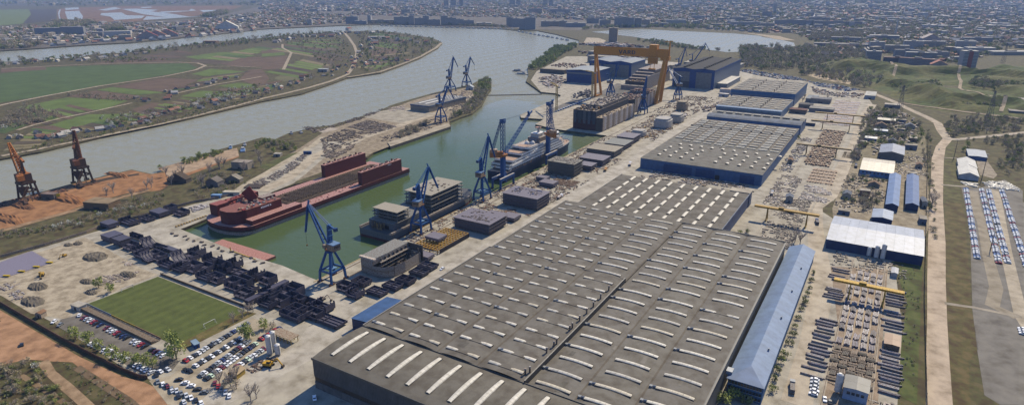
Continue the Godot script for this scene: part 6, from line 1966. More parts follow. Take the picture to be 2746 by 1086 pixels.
	var gb := [Color(0.2, 0.2, 0.25), Color(0.29, 0.29, 0.34), Color(0.15, 0.15, 0.18), Color(0.38, 0.38, 0.4)]
	var g := "bundles of steel profiles in the stock yard"
	var cross := stack_meshes(gb, 1.2, 12.0, 1.0, 3) + stack_meshes(gb, 1.7, 10.0, 1.2, 4)
	var zs := [-462, -458, -450, -446.5, -443, -427, -424, -420.5, -417, -413.5, -381, -377, -373, -369, -364.5, -360, -355.5, -351, -347, -343, -339, -335, -331, -327, -322, -315]
	for i in zs.size():
		var p := put_mesh("steel_bundle", cross[(i * 3) % 8], self, Vector3(-11.6 + sin(i * 2.0) * 1.0, 0.1, zs[i]), PI / 2 + sin(i * 5.0) * 0.04)
		tag(p, "grey bundle of steel profiles, %s from the far end left of the rails" % nth(i), "steel bundle", g)
	zs = [-444, -438, -434, -429, -425, -421, -411, -407, -399, -395, -391, -386, -360, -356, -352, -348, -345, -341.5, -338, -334.5, -331, -327.5, -324, -318]
	for i in zs.size():
		var p := put_mesh("steel_bundle", cross[(i * 5 + 1) % 8], self, Vector3(22.2 + sin(i * 3.0) * 0.8, 0.1, zs[i]), PI / 2 + sin(i * 4.0) * 0.05)
		tag(p, "grey bundle of steel profiles, %s from the far end right of the rails" % nth(i), "steel bundle", g)
	var cell := stack_meshes(gb + [Color(0.33, 0.34, 0.36), Color(0.42, 0.43, 0.44)], 3.0, 7.0, 1.6, 4)
	var dark := stack_meshes([Color(0.06, 0.05, 0.045), Color(0.11, 0.08, 0.06), Color(0.2, 0.16, 0.12)], 3.0, 5.0, 1.3, 4)
	for i in 5:
		for j in 13:
			var z := -462.0 + j * 8.6
			if (i * 7 + j * 3) % 11 == 0: continue
			var p := put_mesh("steel_bundle", cell[(i * 3 + j * 5) % 6], self, Vector3(-3.2 + i * 4.0, 0.12, z), sin(i + j * 2.0) * 0.06)
			tag(p, "grey steel bundle between the rails, %s lane from left, %s from the front" % [nth(i), nth(12 - j)], "steel bundle", g)
	for i in 5:
		for j in 8:
			var p := put_mesh("steel_bundle", dark[(i + j * 2) % 3], self, Vector3(-3.2 + i * 4.1, 0.12, -349.5 + j * 4.6), PI / 2 * ((i + j) % 2) + sin(i * 3.0 + j) * 0.1)
			tag(p, "dark rusty bundle near the gate house, %s lane from left, %s from front" % [nth(i), nth(7 - j)], "steel bundle", "dark bundles near the gate house")
	clutter("steel_offcuts", rect(-4, 15, -352, -312), 160, 0.1, 0.4, 1.6, 0.9, [Color(0.1, 0.08, 0.06), Color(0.2, 0.14, 0.09), Color(0.26, 0.22, 0.17)])
	clutter("steel_offcuts", rect(-18, 28, -496, -466), 170, 0.1, 0.4, 1.8, 1.4, [Color(0.3, 0.3, 0.3), Color(0.17, 0.15, 0.12), Color(0.4, 0.37, 0.3), Color(0.1, 0.1, 0.1)])
	clutter("steel_offcuts", rect(16, 28, -312, -280), 80, 0.1, 0.5, 2.5, 1.6, [Color(0.14, 0.13, 0.12), Color(0.3, 0.28, 0.25)])
	# brown stacks under the dull gantries
	var bm := stack_meshes([Color(0.3, 0.2, 0.13), Color(0.22, 0.145, 0.1), Color(0.36, 0.26, 0.17), Color(0.13, 0.09, 0.07)], 2.2, 6.4, 1.8, 3)
	for i in 11:
		for j in 21:
			var z := -746.0 - j * 9.6
			if absf(z + 790) < 4: continue
			if (i * 5 + j * 7) % 13 == 0: continue
			var p := put_mesh("section_stack", bm[(i * 3 + j) % 4], self, Vector3(-72.5 + i * 2.45 + sin(j * 3.0) * 0.3, 0.1, z + sin(i * 2.0 + j) * 1.2), sin(i * 7.0 + j * 3.0) * 0.12)
			tag(p, "rust-brown stack of sections, %s row back, %s from left, under dull gantries" % [nth(j), nth(i)], "steel stack", "brown stacks of rolled sections")
	var bf := stack_meshes([Color(0.36, 0.27, 0.2), Color(0.28, 0.2, 0.14)], 2.0, 9.0, 1.0, 3)
	for i in 10:
		for j in 5:
			var p := put_mesh("section_stack", bf[(i + j) % 2], self, Vector3(-60 + i * 2.4, 0.1, -726 + j * 12), sin(i * 3.0) * 0.05)
			tag(p, "flat brown row of bars before the dense stacks, %s from left, %s row back" % [nth(i), nth(4 - j)], "steel stack", "flat brown bar rows")
	clutter("scrap_field", pts([-59, -662, -36, -662, -37, -612, -58, -612]), 520, 0.1, 0.5, 3.0, 1.3, [Color(0.25, 0.27, 0.32), Color(0.36, 0.36, 0.36), Color(0.12, 0.12, 0.13), Color(0.3, 0.25, 0.2), Color(0.45, 0.44, 0.42)])
	clutter("scrap_field", rect(-86, -66, -690, -580), 320, 0.1, 0.5, 2.6, 1.4, [Color(0.3, 0.3, 0.3), Color(0.2, 0.16, 0.12), Color(0.42, 0.4, 0.37), Color(0.12, 0.1, 0.09)])
	clutter("scrap_field", rect(-72, -48, -612, -480), 420, 0.1, 0.6, 2.6, 1.5, [Color(0.2, 0.18, 0.15), Color(0.12, 0.11, 0.1), Color(0.33, 0.3, 0.25)])
	clutter("scrap_field", rect(-210, -100, -632, -604), 420, 0.1, 0.6, 2.4, 2.0, [Color(0.35, 0.33, 0.3), Color(0.2, 0.17, 0.13), Color(0.12, 0.12, 0.12), Color(0.3, 0.24, 0.16), Color(0.5, 0.5, 0.5)])
	clutter("scrap_field", rect(-212, -98, -603, -578), 340, 0.1, 0.8, 2.2, 1.6, [Color(0.4, 0.35, 0.27), Color(0.3, 0.26, 0.2), Color(0.15, 0.14, 0.12)])
	clutter("scrap_field", rect(-92, -80, -880, -700), 240, 0.1, 0.6, 2.6, 1.8, [Color(0.3, 0.28, 0.25), Color(0.16, 0.15, 0.15), Color(0.4, 0.4, 0.4), Color(0.2, 0.24, 0.32)])
	clutter("scrap_field", rect(-29, 8, -722, -600), 200, 0.1, 0.5, 2.6, 2.0, [Color(0.17, 0.15, 0.12), Color(0.3, 0.27, 0.22), Color(0.1, 0.09, 0.08), Color(0.42, 0.4, 0.36)])
	clutter("scrap_field", rect(16, 44, -860, -740), 160, 0.1, 0.5, 2.4, 1.6, [Color(0.4, 0.38, 0.33), Color(0.15, 0.14, 0.13), Color(0.5, 0.48, 0.44), Color(0.5, 0.44, 0.3)])
	clutter("white_bags", pts([73, -752, 86, -752, 86, -738, 74, -738]), 90, 0.1, 1.2, 2.2, 2.2, [Color(0.7, 0.68, 0.6), Color(0.62, 0.6, 0.54)], null, M.plastic)
	clutter("white_bags", pts([90, -765, 112, -775, 120, -745, 96, -740]), 170, 0.1, 1.4, 2.6, 2.4, [Color(0.72, 0.7, 0.64), Color(0.64, 0.62, 0.56)], null, M.plastic)
	var hc := [Color(0.3, 0.28, 0.25), Color(0.16, 0.19, 0.26), Color(0.42, 0.4, 0.36), Color(0.24, 0.16, 0.11)]
	var hn := ["grey", "blue-grey", "pale", "brown"]
	var hp := [[-20, -590, 9, 6], [-22, -640, 7, 10], [-8, -655, 8, 6], [-2, -690, 10, 6], [38, -600, 5, 10], [39, -650, 4, 14], [30, -752, 8, 6], [36, -790, 6, 8], [28, -880, 12, 7], [8, -905, 9, 7], [30, -930, 8, 12], [-8, -990, 14, 8], [16, -985, 9, 8], [26, -1010, 12, 8], [-22, -870, 7, 9], [-24, -800, 6, 8], [14, -1050, 14, 8], [-66, -600, 6, 9], [-60, -570, 7, 5], [-86, -740, 5, 9]]
	for i in hp.size():
		var q: Array = hp[i]
		hut("yard_shed", "small %s shed right of the halls, %s counted from the front" % [hn[i % 4], nth(i)], q[0], q[1], q[2], q[3], 3.4 + i % 3, (i % 3) * 0.06, hc[(i + 1) % 4], hc[i % 4], "shed", i % 2 == 0, "small sheds right of the halls")
	# pale plates
	var pm := []
	for c in [Color(0.5, 0.44, 0.39), Color(0.42, 0.43, 0.5), Color(0.56, 0.5, 0.45), Color(0.36, 0.27, 0.2), Color(0.46, 0.46, 0.48)]:
		var b := MB.new()
		b.bx(-3.6, 3.6, 0.05, 0.6, -1.5, 1.5, c)
		pm.append(b.mesh(M.worn))
	for i in 5:
		for j in 44:
			if (i * 5 + j * 3) % 17 == 0: continue
			var p := put_mesh("steel_plate", pm[(i * 2 + j * 3) % 5], self, Vector3(-79.5 + i * 7.7, 0.1, -985 - j * 5.0), sin(i * 4.0 + j) * 0.03)
			tag(p, "pale plate stack, %s column from left, %s one back in the field's %s part" % [nth(i), nth(j % 11), ["near", "nearer middle", "farther middle", "far"][j / 11]], "plate stack", "pale plates in the far field")
	# fence beside the pink road, with its posts
	var r := thing("yard_fence", "long dark fence on posts between the stock yard and the pink road", "fence", Vector3(40, 0, -500))
	var pmsh := MB.new()
	pmsh.bx(-0.15, 0.15, 0, 2.6, -0.15, 0.15, Color(0.3, 0.28, 0.25))
	var post := pmsh.mesh(M.concrete)
	for i in 60:
		var z := -200.0 - i * 12.5
		var x := 38.0 + maxf(0.0, (-z - 440.0)) * 0.017
		piece(r, "post", post, Vector3(x, 0, z))
		var b := MB.new()
		var x1 := 38.0 + maxf(0.0, (-z + 12.5 - 440.0)) * 0.017
		b.quad(Vector3(x, 0.2, z - 0.2), Vector3(x1, 0.2, z - 12.3), Vector3(x1, 2.2, z - 12.3), Vector3(x, 2.2, z - 0.2), Color(0.09, 0.085, 0.06))
		part(r, "fence_panel", b, M.worn)
	for q in [["tall floodlight pole beside the white bags, beyond the pink road", 90.7, -773.0, 26.0], ["tall mast beside the junction of the pink and pale roads", 70.0, -851.1, 22.0], ["lamp mast among the stored cars", 81.3, -558.2, 15.0]]:
		var p := thing("light_mast", q[0], "mast", Vector3(q[1], 0, q[2]))
		var b := MB.new()
		b.tube(Vector3.ZERO, Vector3(0, q[3], 0), 0.4, 0.2, 6, Color(0.13, 0.12, 0.11))
		put("pole", b, M.worn, p)
		b = MB.new()
		b.bx(-1.4, 1.4, q[3], q[3] + 0.5, -0.4, 0.4, Color(0.3, 0.3, 0.3))
		put("lamp_head", b, M.paint, p)

# ---------------------------------------------------------------- pitch, car park huts, dirt lot, ore quay
func heap(called: String, label: String, x: float, z: float, w: float, l: float, h: float, col: Color, group := "") -> void:
	var b := MB.new()
	var nz := FastNoiseLite.new()
	nz.seed = int(absf(x * 7 + z))
	nz.frequency = 0.25
	var n := 10
	var f := func(i: int, j: int) -> Vector3:
		var u := i * 2.0 / n - 1.0
		var v := j * 2.0 / n - 1.0
		var d := maxf(0.0, 1.0 - u * u - v * v)
		return Vector3(u * w / 2, 0.05 + sqrt(d) * h * (0.75 + 0.6 * nz.get_noise_2d(i * 3.0, j * 3.0)) if d > 0 else -0.3, v * l / 2)
	for i in n:
		for j in n: b.up(f.call(i, j), f.call(i + 1, j), f.call(i + 1, j + 1), f.call(i, j + 1), col * (0.9 + 0.2 * absf(nz.get_noise_2d(i * 9.0, j * 9.0))))
	var o := put(called, b, M.soil)
	o.position = Vector3(x, 0.05, z)
	tag(o, label, "heap", group)

func digger(label: String, x: float, z: float, turn: float, col: Color, s := 1.0) -> void:
	var r := thing("digger", label, "excavator", Vector3(x, 0.1, z), turn)
	var b := MB.new()
	for k in [-1, 1]:
		b = MB.new()
		b.bx(k * 1.2 - 0.3, k * 1.2 + 0.3, 0, 0.9, -2.0, 2.0, Color(0.03, 0.03, 0.03))
		put("track", b, M.rough, r)
	b = MB.new()
	b.bx(-1.3, 1.3, 0.9, 2.0, -2.3, 1.5, col)
	put("body", b, M.paint, r)
	b = MB.new()
	b.bx(-1.2, 0.0, 2.0, 3.1, -0.2, 1.4, Color(0.04, 0.045, 0.05), col)
	put("cab", b, M.paint, r)
	b = MB.new()
	b.beam(Vector3(0.5, 1.6, 1.4), Vector3(0.5, 4.2, 4.2), 0.4, 0.5, col)
	b.beam(Vector3(0.5, 4.2, 4.2), Vector3(0.5, 1.0, 6.4), 0.35, 0.45, col)
	put("arm", b, M.paint, r)
	b = MB.new()
	b.bx(-0.2, 1.2, 0.1, 1.1, 6.0, 7.0, Color(0.1, 0.09, 0.08))
	put("bucket", b, M.rough, r)
	r.scale = Vector3.ONE * s

func hut(called: String, label: String, x: float, z: float, w: float, l: float, h: float, turn: float, wall: Color, roof: Color, category := "hut", flat := true, group := "") -> Node3D:
	var r := thing(called, label, category, Vector3(x, 0, z), turn, group)
	var b := MB.new()
	b.bx(-w / 2, w / 2, 0, h, -l / 2, l / 2, wall)
	put("wall", b, M.wall, r)
	b = MB.new()
	if flat: b.bx(-w / 2 - 0.3, w / 2 + 0.3, h, h + 0.3, -l / 2 - 0.3, l / 2 + 0.3, roof)
	else:
		var x2 := w / 2 + 0.4
		var z2 := l / 2 + 0.4
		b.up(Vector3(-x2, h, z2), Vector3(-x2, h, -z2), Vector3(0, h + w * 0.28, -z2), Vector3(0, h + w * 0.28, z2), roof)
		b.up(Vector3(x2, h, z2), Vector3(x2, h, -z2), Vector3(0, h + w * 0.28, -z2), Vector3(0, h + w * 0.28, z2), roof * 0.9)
		b.tri(Vector3(-w / 2, h, l / 2), Vector3(w / 2, h, l / 2), Vector3(0, h + w * 0.26, l / 2), wall)
		b.tri(Vector3(w / 2, h, -l / 2), Vector3(-w / 2, h, -l / 2), Vector3(0, h + w * 0.26, -l / 2), wall)
	put("roof", b, M.concrete, r)
	b = MB.new()
	b.bx(-w * 0.12, w * 0.12, 0.1, minf(2.2, h * 0.8), l / 2, l / 2 + 0.06, Color(0.05, 0.05, 0.055))
	put("door", b, M.paint, r)
	return r

func build_left_side() -> void:
	# goals
	for q in [["white football goal at the near right end of the pitch", -322.2, -188.5, -1.0], ["white football goal at the far left end of the pitch", -409.5, -189, 1.0]]:
		var r := thing("football_goal", q[0], "goal", Vector3(q[1], 0.19, q[2]), 0, "football goals")
		for s in [-3.66, 3.66]:
			var b := MB.new()
			b.tube(Vector3(0, 0, s), Vector3(0, 2.44, s), 0.11, 0.11, 6, G(0.8))
			put("goal_post", b, M.paint, r)
			b = MB.new()
			b.beam(Vector3(0, 2.44, s), Vector3(-q[3] * 1.8, 0, s), 0.08, 0.08, G(0.75))
			put("back_stay", b, M.paint, r)
		var b := MB.new()
		b.tube(Vector3(0, 2.44, -3.77), Vector3(0, 2.44, 3.77), 0.11, 0.11, 6, G(0.8))
		put("crossbar", b, M.paint, r)
	# stand along the near long side, stepped benches under a strip of blue and orange boards
	var r := thing("football_stand", "stepped bench stand along the near long side of the football pitch", "stand", Vector3(-372, 0, -161))
	for k in 4:
		var b := MB.new()
		b.bx(-413, -331, 0, 0.5 + k * 0.45, -163.5 + k * 1.2, -162.4 + k * 1.2, Color(0.2, 0.17, 0.12))
		part(r, "bench_row", b, M.worn)
	for k in 16:
		var b := MB.new()
		b.bx(-413 + k * 5.1, -408.2 + k * 5.1, 0.2, 1.5, -164.6, -164.4, Color(0.25, 0.3, 0.4) if k < 6 else (Color(0.48, 0.33, 0.07) if k < 11 else Color(0.38, 0.22, 0.14)))
		part(r, "board", b, M.paint)
	# pitch fence along the sections
	r = thing("pitch_fence", "low brown wall between the football pitch and the navy sections", "wall", Vector3(-366, 0, -213.5))
	for k in 24:
		var b := MB.new()
		b.bx(-413 + k * 4.0, -409.1 + k * 4.0, 0, 1.6, -213.8, -213.4, Color(0.17, 0.13, 0.09) * (0.9 + 0.1 * (k % 3)))
		part(r, "wall_panel", b, M.worn)
	hut("club_hut", "white flat-roofed hut at the left end of the football stand", -410.0, -159.7, 8, 5, 3, 0.1, Color(0.5, 0.49, 0.46), Color(0.42, 0.4, 0.36))
	hut("guard_hut", "small brown-roofed hut by the fence of the orange road", -419.2, -142.7, 4, 4, 3, 0.4, Color(0.4, 0.33, 0.26), Color(0.32, 0.2, 0.13), "hut", false)
	hut("container", "blue box container by the car park's corner of the pitch", -308.3, -170.4, 2.6, 6.0, 2.6, PI / 2 - 0.25, Color(0.03, 0.1, 0.3), Color(0.2, 0.3, 0.42), "container")
	hut("yellow_hut", "hut with pale tan roof beside the bare trees of the car park", -264.6, -164.4, 5.5, 6, 3.0, 0.2, Color(0.42, 0.3, 0.08), Color(0.5, 0.4, 0.27), "hut", false)
	# gas tanks and canopy
	tank("tall white gas tank, left one of three by the car park", -266.0, -186.1, 11.5, 1.5, "white gas tanks by the car park")
	tank("tall white gas tank standing behind the other two by the car park", -267.3, -190.1, 11.5, 1.4, "white gas tanks by the car park")
	tank("shortest white gas tank of three by the car park", -261.8, -188.0, 6.5, 1.5, "white gas tanks by the car park")
	r = thing("gas_shelter", "open shelter with yellow frame and flat roof behind the gas tanks", "shelter", Vector3(-271.4, 0, -201))
	for k in 6:
		for s in [-2.4, 2.4]:
			var b := MB.new()
			b.bx(-7.5 + k * 3.0 - 0.15, -7.5 + k * 3.0 + 0.15, 0, 3.4, s - 0.15, s + 0.15, Color(0.5, 0.36, 0.06))
			put("post", b, M.paint, r)
	var bb := MB.new()
	bb.bx(-8.2, 8.2, 3.4, 3.7, -3.2, 3.2, Color(0.33, 0.28, 0.2))
	put("roof", bb, M.worn, r)
	clutter("gas_gear", pts([-265.9, -179.1, -261.0, -186.7, -257.7, -184.0, -258.1, -170.4, -265.0, -170.6]), 60, 0.1, 0.5, 1.6, 1.4, [Color(0.2, 0.14, 0.1), Color(0.3, 0.27, 0.22), Color(0.12, 0.1, 0.09)])
	digger("yellow wheel loader parked beside the white gas tanks", -257.5, -178.4, 1.9, Color(0.55, 0.33, 0.03), 1.2)
	digger("yellow digger in the middle of the dirt lot", -482.1, -170.6, 1.0, Color(0.5, 0.32, 0.04))
	digger("small yellow digger by the far side of the dirt lot", -504.4, -195.4, 0.3, Color(0.5, 0.3, 0.03), 0.7)
	digger("orange mobile crane truck on the quay head near the portal crane", -289.4, -244.9, 1.8, Color(0.5, 0.42, 0.35))
	# dirt lot
	var grey := Color(0.17, 0.155, 0.13)
	for q in [["grey gravel heap nearest the yard wall, left of the pair", -525.0, -207.9, 9, 6, 1.5], ["grey gravel heap nearest the yard wall, right of the pair", -521.6, -213.1, 9, 6, 1.8], ["wide dark gravel heap in the middle of the dirt lot", -483.7, -206.5, 22, 15, 2.6], ["dark earth heap behind the yellow digger", -465.8, -161.0, 17, 10, 2.4], ["broad dark earth heap at the near left of the dirt lot", -445.1, -149.2, 20, 11, 2.6], ["rubble heap at the pitch's left corner", -445.8, -181.5, 13, 6, 1.8], ["long rubble heap behind the two green trees", -432.5, -202.0, 16, 8, 2.0], ["rubble heap under the two green trees", -426.1, -174.8, 11, 6, 1.6]]:
		heap("gravel_heap", q[0], q[1], q[2], q[3], q[4], q[5], grey, "heaps on the dirt lot")
	clutter("rubble", pts([-449.3, -179.5, -445.0, -192.7, -431.3, -208.2, -424.7, -197.7, -431.6, -183.2]), 160, 0.1, 0.5, 2.0, 0.8, [Color(0.3, 0.27, 0.23), Color(0.18, 0.16, 0.14), Color(0.42, 0.4, 0.36)])
	clutter("rubble", pts([-468.2, -207.6, -454.1, -214.0, -439.9, -214.6, -453.8, -208.2]), 110, 0.1, 0.5, 1.8, 0.7, [Color(0.3, 0.27, 0.23), Color(0.42, 0.4, 0.36)])
	clutter("rubble", pts([-493.1, -146.4, -487.4, -156.7, -454.4, -149.9, -455.9, -142.7]), 70, 0.1, 0.6, 2.0, 1.2, [Color(0.22, 0.2, 0.18), Color(0.4, 0.4, 0.4)])
	# grey slab with yellow barriers
	bb = MB.new()
	bb.sheet(pts([-520.4, -147.7, -533.2, -166.8, -536.4, -187.8, -499.4, -185.0, -500.3, -156.1]), 0.3, Color(0.27, 0.25, 0.33))
	structure("works_slab", bb, M.steel)
	for i in 4:
		var o := hut("yellow_barrier", "yellow barrier block along the grey slab, %s from the left" % nth(i), [-501.5, -157.5, -500.9, -166.3, -500.5, -175.3, -500.6, -183.8][i * 2], [-501.5, -157.5, -500.9, -166.3, -500.5, -175.3, -500.6, -183.8][i * 2 + 1], 4.0, 1.0, 0.9, 0.5, Color(0.5, 0.36, 0.02), Color(0.55, 0.4, 0.03), "barrier", true, "yellow barriers at the grey slab")
	for q in [["yard_wall", "pale concrete wall along the far side of the dirt lot and rows of sections", [-541.5, -157.9, -542.3, -170.3, -539.5, -197.9, -539.3, -228.0, -543.8, -244.2, -538.4, -271.0, -536.6, -298.5, -533.6, -318.9, -523.1, -340.9, -522.5, -361.2], Color(0.33, 0.29, 0.23), 2.2], ["brick_fence", "dark red-brown fence along the orange road", [-486.2, -137.2, -457.8, -137.1, -417.5, -136.3, -380.8, -135.5, -349.2, -135.6, -321.1, -136.1, -305.3, -137.5, -301.0, -139.1], Color(0.13, 0.075, 0.05), 2.2]]:
		r = thing(q[0], q[1], "wall", Vector3(q[2][4], 0, q[2][5]))
		for i in q[2].size() / 2 - 1:
			var a := Vector3(q[2][i * 2], 0, q[2][i * 2 + 1])
			var e := Vector3(q[2][i * 2 + 2], 0, q[2][i * 2 + 3])
			var n := maxi(1, int(a.distance_to(e) / 6.0))
			for k in n:
				bb = MB.new()
				var p0 := a.lerp(e, float(k) / n)
				var p1 := a.lerp(e, (k + 0.97) / n)
				var d := (p1 - p0).normalized()
				bb.box(Transform3D(Basis(Vector3(d.z, 0, -d.x), Vector3.UP, d), (p0 + p1) / 2), Vector3(0.35, q[4], p0.distance_to(p1)), q[3] * (0.9 + 0.2 * ((k * 7) % 3) / 2.0))
				part(r, "wall_panel", bb, M.worn)
	# ore quay
	heap("ore_heap", "long orange ore heap in front of the rusty cranes", -648.0, -264.7, 60, 16, 3.5, Color(0.34, 0.16, 0.065), "orange ore heaps")
	heap("ore_heap", "orange ore heap by the quay's far corner", -684.8, -331.2, 40, 9, 2.4, Color(0.36, 0.175, 0.075), "orange ore heaps")
	heap("ore_heap", "dark orange ore ridge below the left rusty crane", -665.1, -233.6, 50, 12, 2.5, Color(0.2, 0.1, 0.05), "orange ore heaps")
	heap("ore_heap", "orange ore heap at the left edge of the picture", -633.5, -211.0, 50, 13, 3.0, Color(0.34, 0.17, 0.075), "orange ore heaps")
	clutter("quay_gear", pts([-687.7, -223.6, -682.9, -262.3, -680.4, -307.7, -672.8, -303.9, -671.3, -258.1, -674.1, -218.2]), 200, 0.1, 0.6, 3.0, 1.6, [Color(0.07, 0.05, 0.04), Color(0.17, 0.09, 0.05), Color(0.3, 0.16, 0.08)])
	hut("ore_bunker", "grey bunker house with a bright yellow end wall on the ore quay", -660.9, -257.0, 14, 6, 5, 0.35, Color(0.17, 0.16, 0.13), Color(0.2, 0.16, 0.15), "building")
	bb = MB.new()
	bb.bx(-2.6, 2.6, 0, 4.6, -0.15, 0.15, Color(0.7, 0.55, 0.05))
	var yb := put("yellow_board", bb, M.paint)
	yb.position = Vector3(-653.8, 0.1, -259.5)
	yb.rotation.y = 1.0
	tag(yb, "bright yellow square board standing at the ore bunker", "board")
	for q in [["beige two-storey house among bare trees behind the ore quay", -594.6, -416.5, 20, 11, 7.5, 0.3, Color(0.34, 0.3, 0.25), Color(0.3, 0.27, 0.24), true], ["grey shed with pitched roof in the scrub behind the ore quay", -564.1, -361.1, 14, 9, 5, 0.3, Color(0.2, 0.19, 0.2), Color(0.2, 0.18, 0.17), false], ["long low shed by the spit road with a pale roof", -558.5, -379.2, 16, 7, 3.5, 0.4, Color(0.22, 0.2, 0.17), Color(0.3, 0.28, 0.25), false], ["dark low barn behind the bare trees of the ore quay", -606.3, -350.4, 22, 8, 4, 0.35, Color(0.1, 0.09, 0.08), Color(0.1, 0.075, 0.06), false], ["small white-roofed hut beside the spit road", -602.5, -470.0, 8, 6, 3, 0.4, Color(0.3, 0.29, 0.26), Color(0.42, 0.41, 0.38), true], ["earth-covered bunker at the ore quay's landward edge", -594.0, -269.1, 26, 14, 6, 0.35, Color(0.2, 0.14, 0.09), Color(0.26, 0.2, 0.13), true]]:
		hut("old_building", q[0], q[1], q[2], q[3], q[4], q[5], q[6], q[7], q[8], "building", q[9])
	hut("site_cabin", "blue site cabin at the barge's bow on the left quay", -528.1, -337.9, 9, 4, 3, 0.5, Color(0.08, 0.2, 0.42), Color(0.16, 0.3, 0.55), "cabin")
	hut("site_cabin", "long white cabin row at the barge's bow on the left quay", -522.8, -350.9, 16, 5, 3.5, 0.5, Color(0.55, 0.53, 0.48), Color(0.5, 0.47, 0.4), "cabin")
	clutter("white_scrap", pts([-523.6, -306.7, -521.6, -326.0, -511.3, -320.0, -510.0, -303.3]), 120, 0.1, 0.6, 2.2, 1.5, [Color(0.6, 0.6, 0.6), Color(0.4, 0.42, 0.45), Color(0.3, 0.3, 0.3)])
	clutter("spit_scrap", pts([-539.1, -387.0, -543.5, -411.4, -564.7, -454.3, -582.0, -487.1, -587.1, -504.6, -545.2, -448.0, -529.3, -411.9, -519.3, -380.5]), 300, 0.1, 0.6, 2.2, 1.8, [Color(0.35, 0.34, 0.31), Color(0.15, 0.14, 0.13), Color(0.45, 0.43, 0.38), Color(0.24, 0.2, 0.16)])
	clutter("spit_scrap", pts([-558.6, -496.0, -561.6, -519.7, -567.1, -560.3, -549.2, -532.3, -536.5, -489.6]), 150, 0.1, 0.8, 3.0, 2.0, [Color(0.16, 0.14, 0.11), Color(0.26, 0.22, 0.17), Color(0.36, 0.33, 0.27)])
	r = thing("rail_wagon", "flat rack with a grid of dark steel on the left quay by the barge", "rack", Vector3(-526.3, 0, -378), 0.5)
	for k in 10:
		bb = MB.new()
		bb.bx(-8 + k * 1.7, -7.2 + k * 1.7, 0.2, 1.6, -6, 6, Color(0.1, 0.09, 0.08))
		put("rail", bb, M.worn, r)
	for i in 12:
		var p := Vector2(-489.3, -273.2).lerp(Vector2(-491.3, -301.3), i / 11.0)
		var o := thing("quay_stand", "small yellow stand on the left quay by the barge's bow, %s from the corner" % nth(i), "stand", Vector3(p.x, 0.06, p.y), 0.3, "yellow stands on the left quay")
		bb = MB.new()
		bb.bx(-0.9, 0.9, 0.7, 1.1, -0.5, 0.5, Color(0.42, 0.3, 0.08))
		put("top", bb, M.worn, o)
		for sx in [-0.6, 0.6]:
			bb = MB.new()
			bb.bx(sx - 0.15, sx + 0.15, 0, 0.7, -0.4, 0.4, Color(0.36, 0.26, 0.08))
			put("leg", bb, M.worn, o)

# ---------------------------------------------------------------- cars
var car_body := []
var car_name := []
var car_glass: ArrayMesh
var car_wheel: ArrayMesh

func make_cars() -> void:
	var cols := {"white": Color(0.66, 0.66, 0.66), "silver": Color(0.45, 0.46, 0.47), "grey": Color(0.16, 0.165, 0.17), "black": Color(0.016, 0.016, 0.018), "dark blue": Color(0.02, 0.035, 0.1), "red": Color(0.28, 0.02, 0.02), "dark red": Color(0.13, 0.018, 0.02), "blue": Color(0.03, 0.12, 0.35), "pale green": Color(0.45, 0.55, 0.4)}
	for k in cols:
		var c: Color = cols[k]
		var b := MB.new()
		# rounded shell: sill, shoulder, bonnet and boot, then roof on pillars
		var prof := [[-2.15, 0.35, 0.80], [-2.05, 0.72, 0.86], [-1.2, 0.95, 0.88], [1.55, 0.98, 0.88], [2.05, 0.80, 0.86], [2.15, 0.35, 0.80]]
		for i in prof.size() - 1:
			var p: Array = prof[i]
			var q: Array = prof[i + 1]
			b.up(Vector3(-p[2], p[1], p[0]), Vector3(p[2], p[1], p[0]), Vector3(q[2], q[1], q[0]), Vector3(-q[2], q[1], q[0]), c)
		b.bx(-0.86, 0.86, 0.25, 0.72, -2.06, 2.06, c)
		b.bx(-0.88, 0.88, 0.6, 0.93, -1.25, 1.6, c)
		b.bx(-0.68, 0.68, 1.42, 1.5, -0.35, 1.15, c)
		for s in [-1, 1]:
			b.beam(Vector3(s * 0.8, 0.92, -1.15), Vector3(s * 0.66, 1.44, -0.35), 0.09, 0.09, c)
			b.beam(Vector3(s * 0.8, 0.92, 1.65), Vector3(s * 0.66, 1.44, 1.1), 0.12, 0.12, c)
			b.beam(Vector3(s * 0.82, 0.92, 0.35), Vector3(s * 0.68, 1.44, 0.35), 0.08, 0.08, c)
		car_body.append(b.mesh(M.car))
		car_name.append(k)
	var g := MB.new()
	var gc := Color(0.02, 0.025, 0.03)
	var lo := [Vector3(-0.8, 0.92, -1.1), Vector3(0.8, 0.92, -1.1), Vector3(0.8, 0.92, 1.6), Vector3(-0.8, 0.92, 1.6)]
	var hi := [Vector3(-0.66, 1.43, -0.32), Vector3(0.66, 1.43, -0.32), Vector3(0.66, 1.43, 1.1), Vector3(-0.66, 1.43, 1.1)]
	for i in 4:
		g.quad(lo[(i + 1) % 4], lo[i], hi[i], hi[(i + 1) % 4], gc)
	car_glass = g.mesh(M.glass)
	g = MB.new()
	g.tube(Vector3(-0.1, 0.32, 0), Vector3(0.1, 0.32, 0), 0.32, 0.32, 10, Color(0.02, 0.02, 0.02))
	car_wheel = g.mesh(M.rough)

func car(ci: int, label: String, x: float, z: float, turn: float, group: String, y := 0.16, wheels := true) -> void:
	var r := thing("parked_car", label, "car", Vector3(x, y, z), turn, group)
	put_mesh("body", car_body[ci], r)
	put_mesh("windows", car_glass, r)
	if wheels:
		for sx in [-0.8, 0.8]:
			for sz in [-1.3, 1.3]: put_mesh("wheel", car_wheel, r, Vector3(sx, 0, sz))

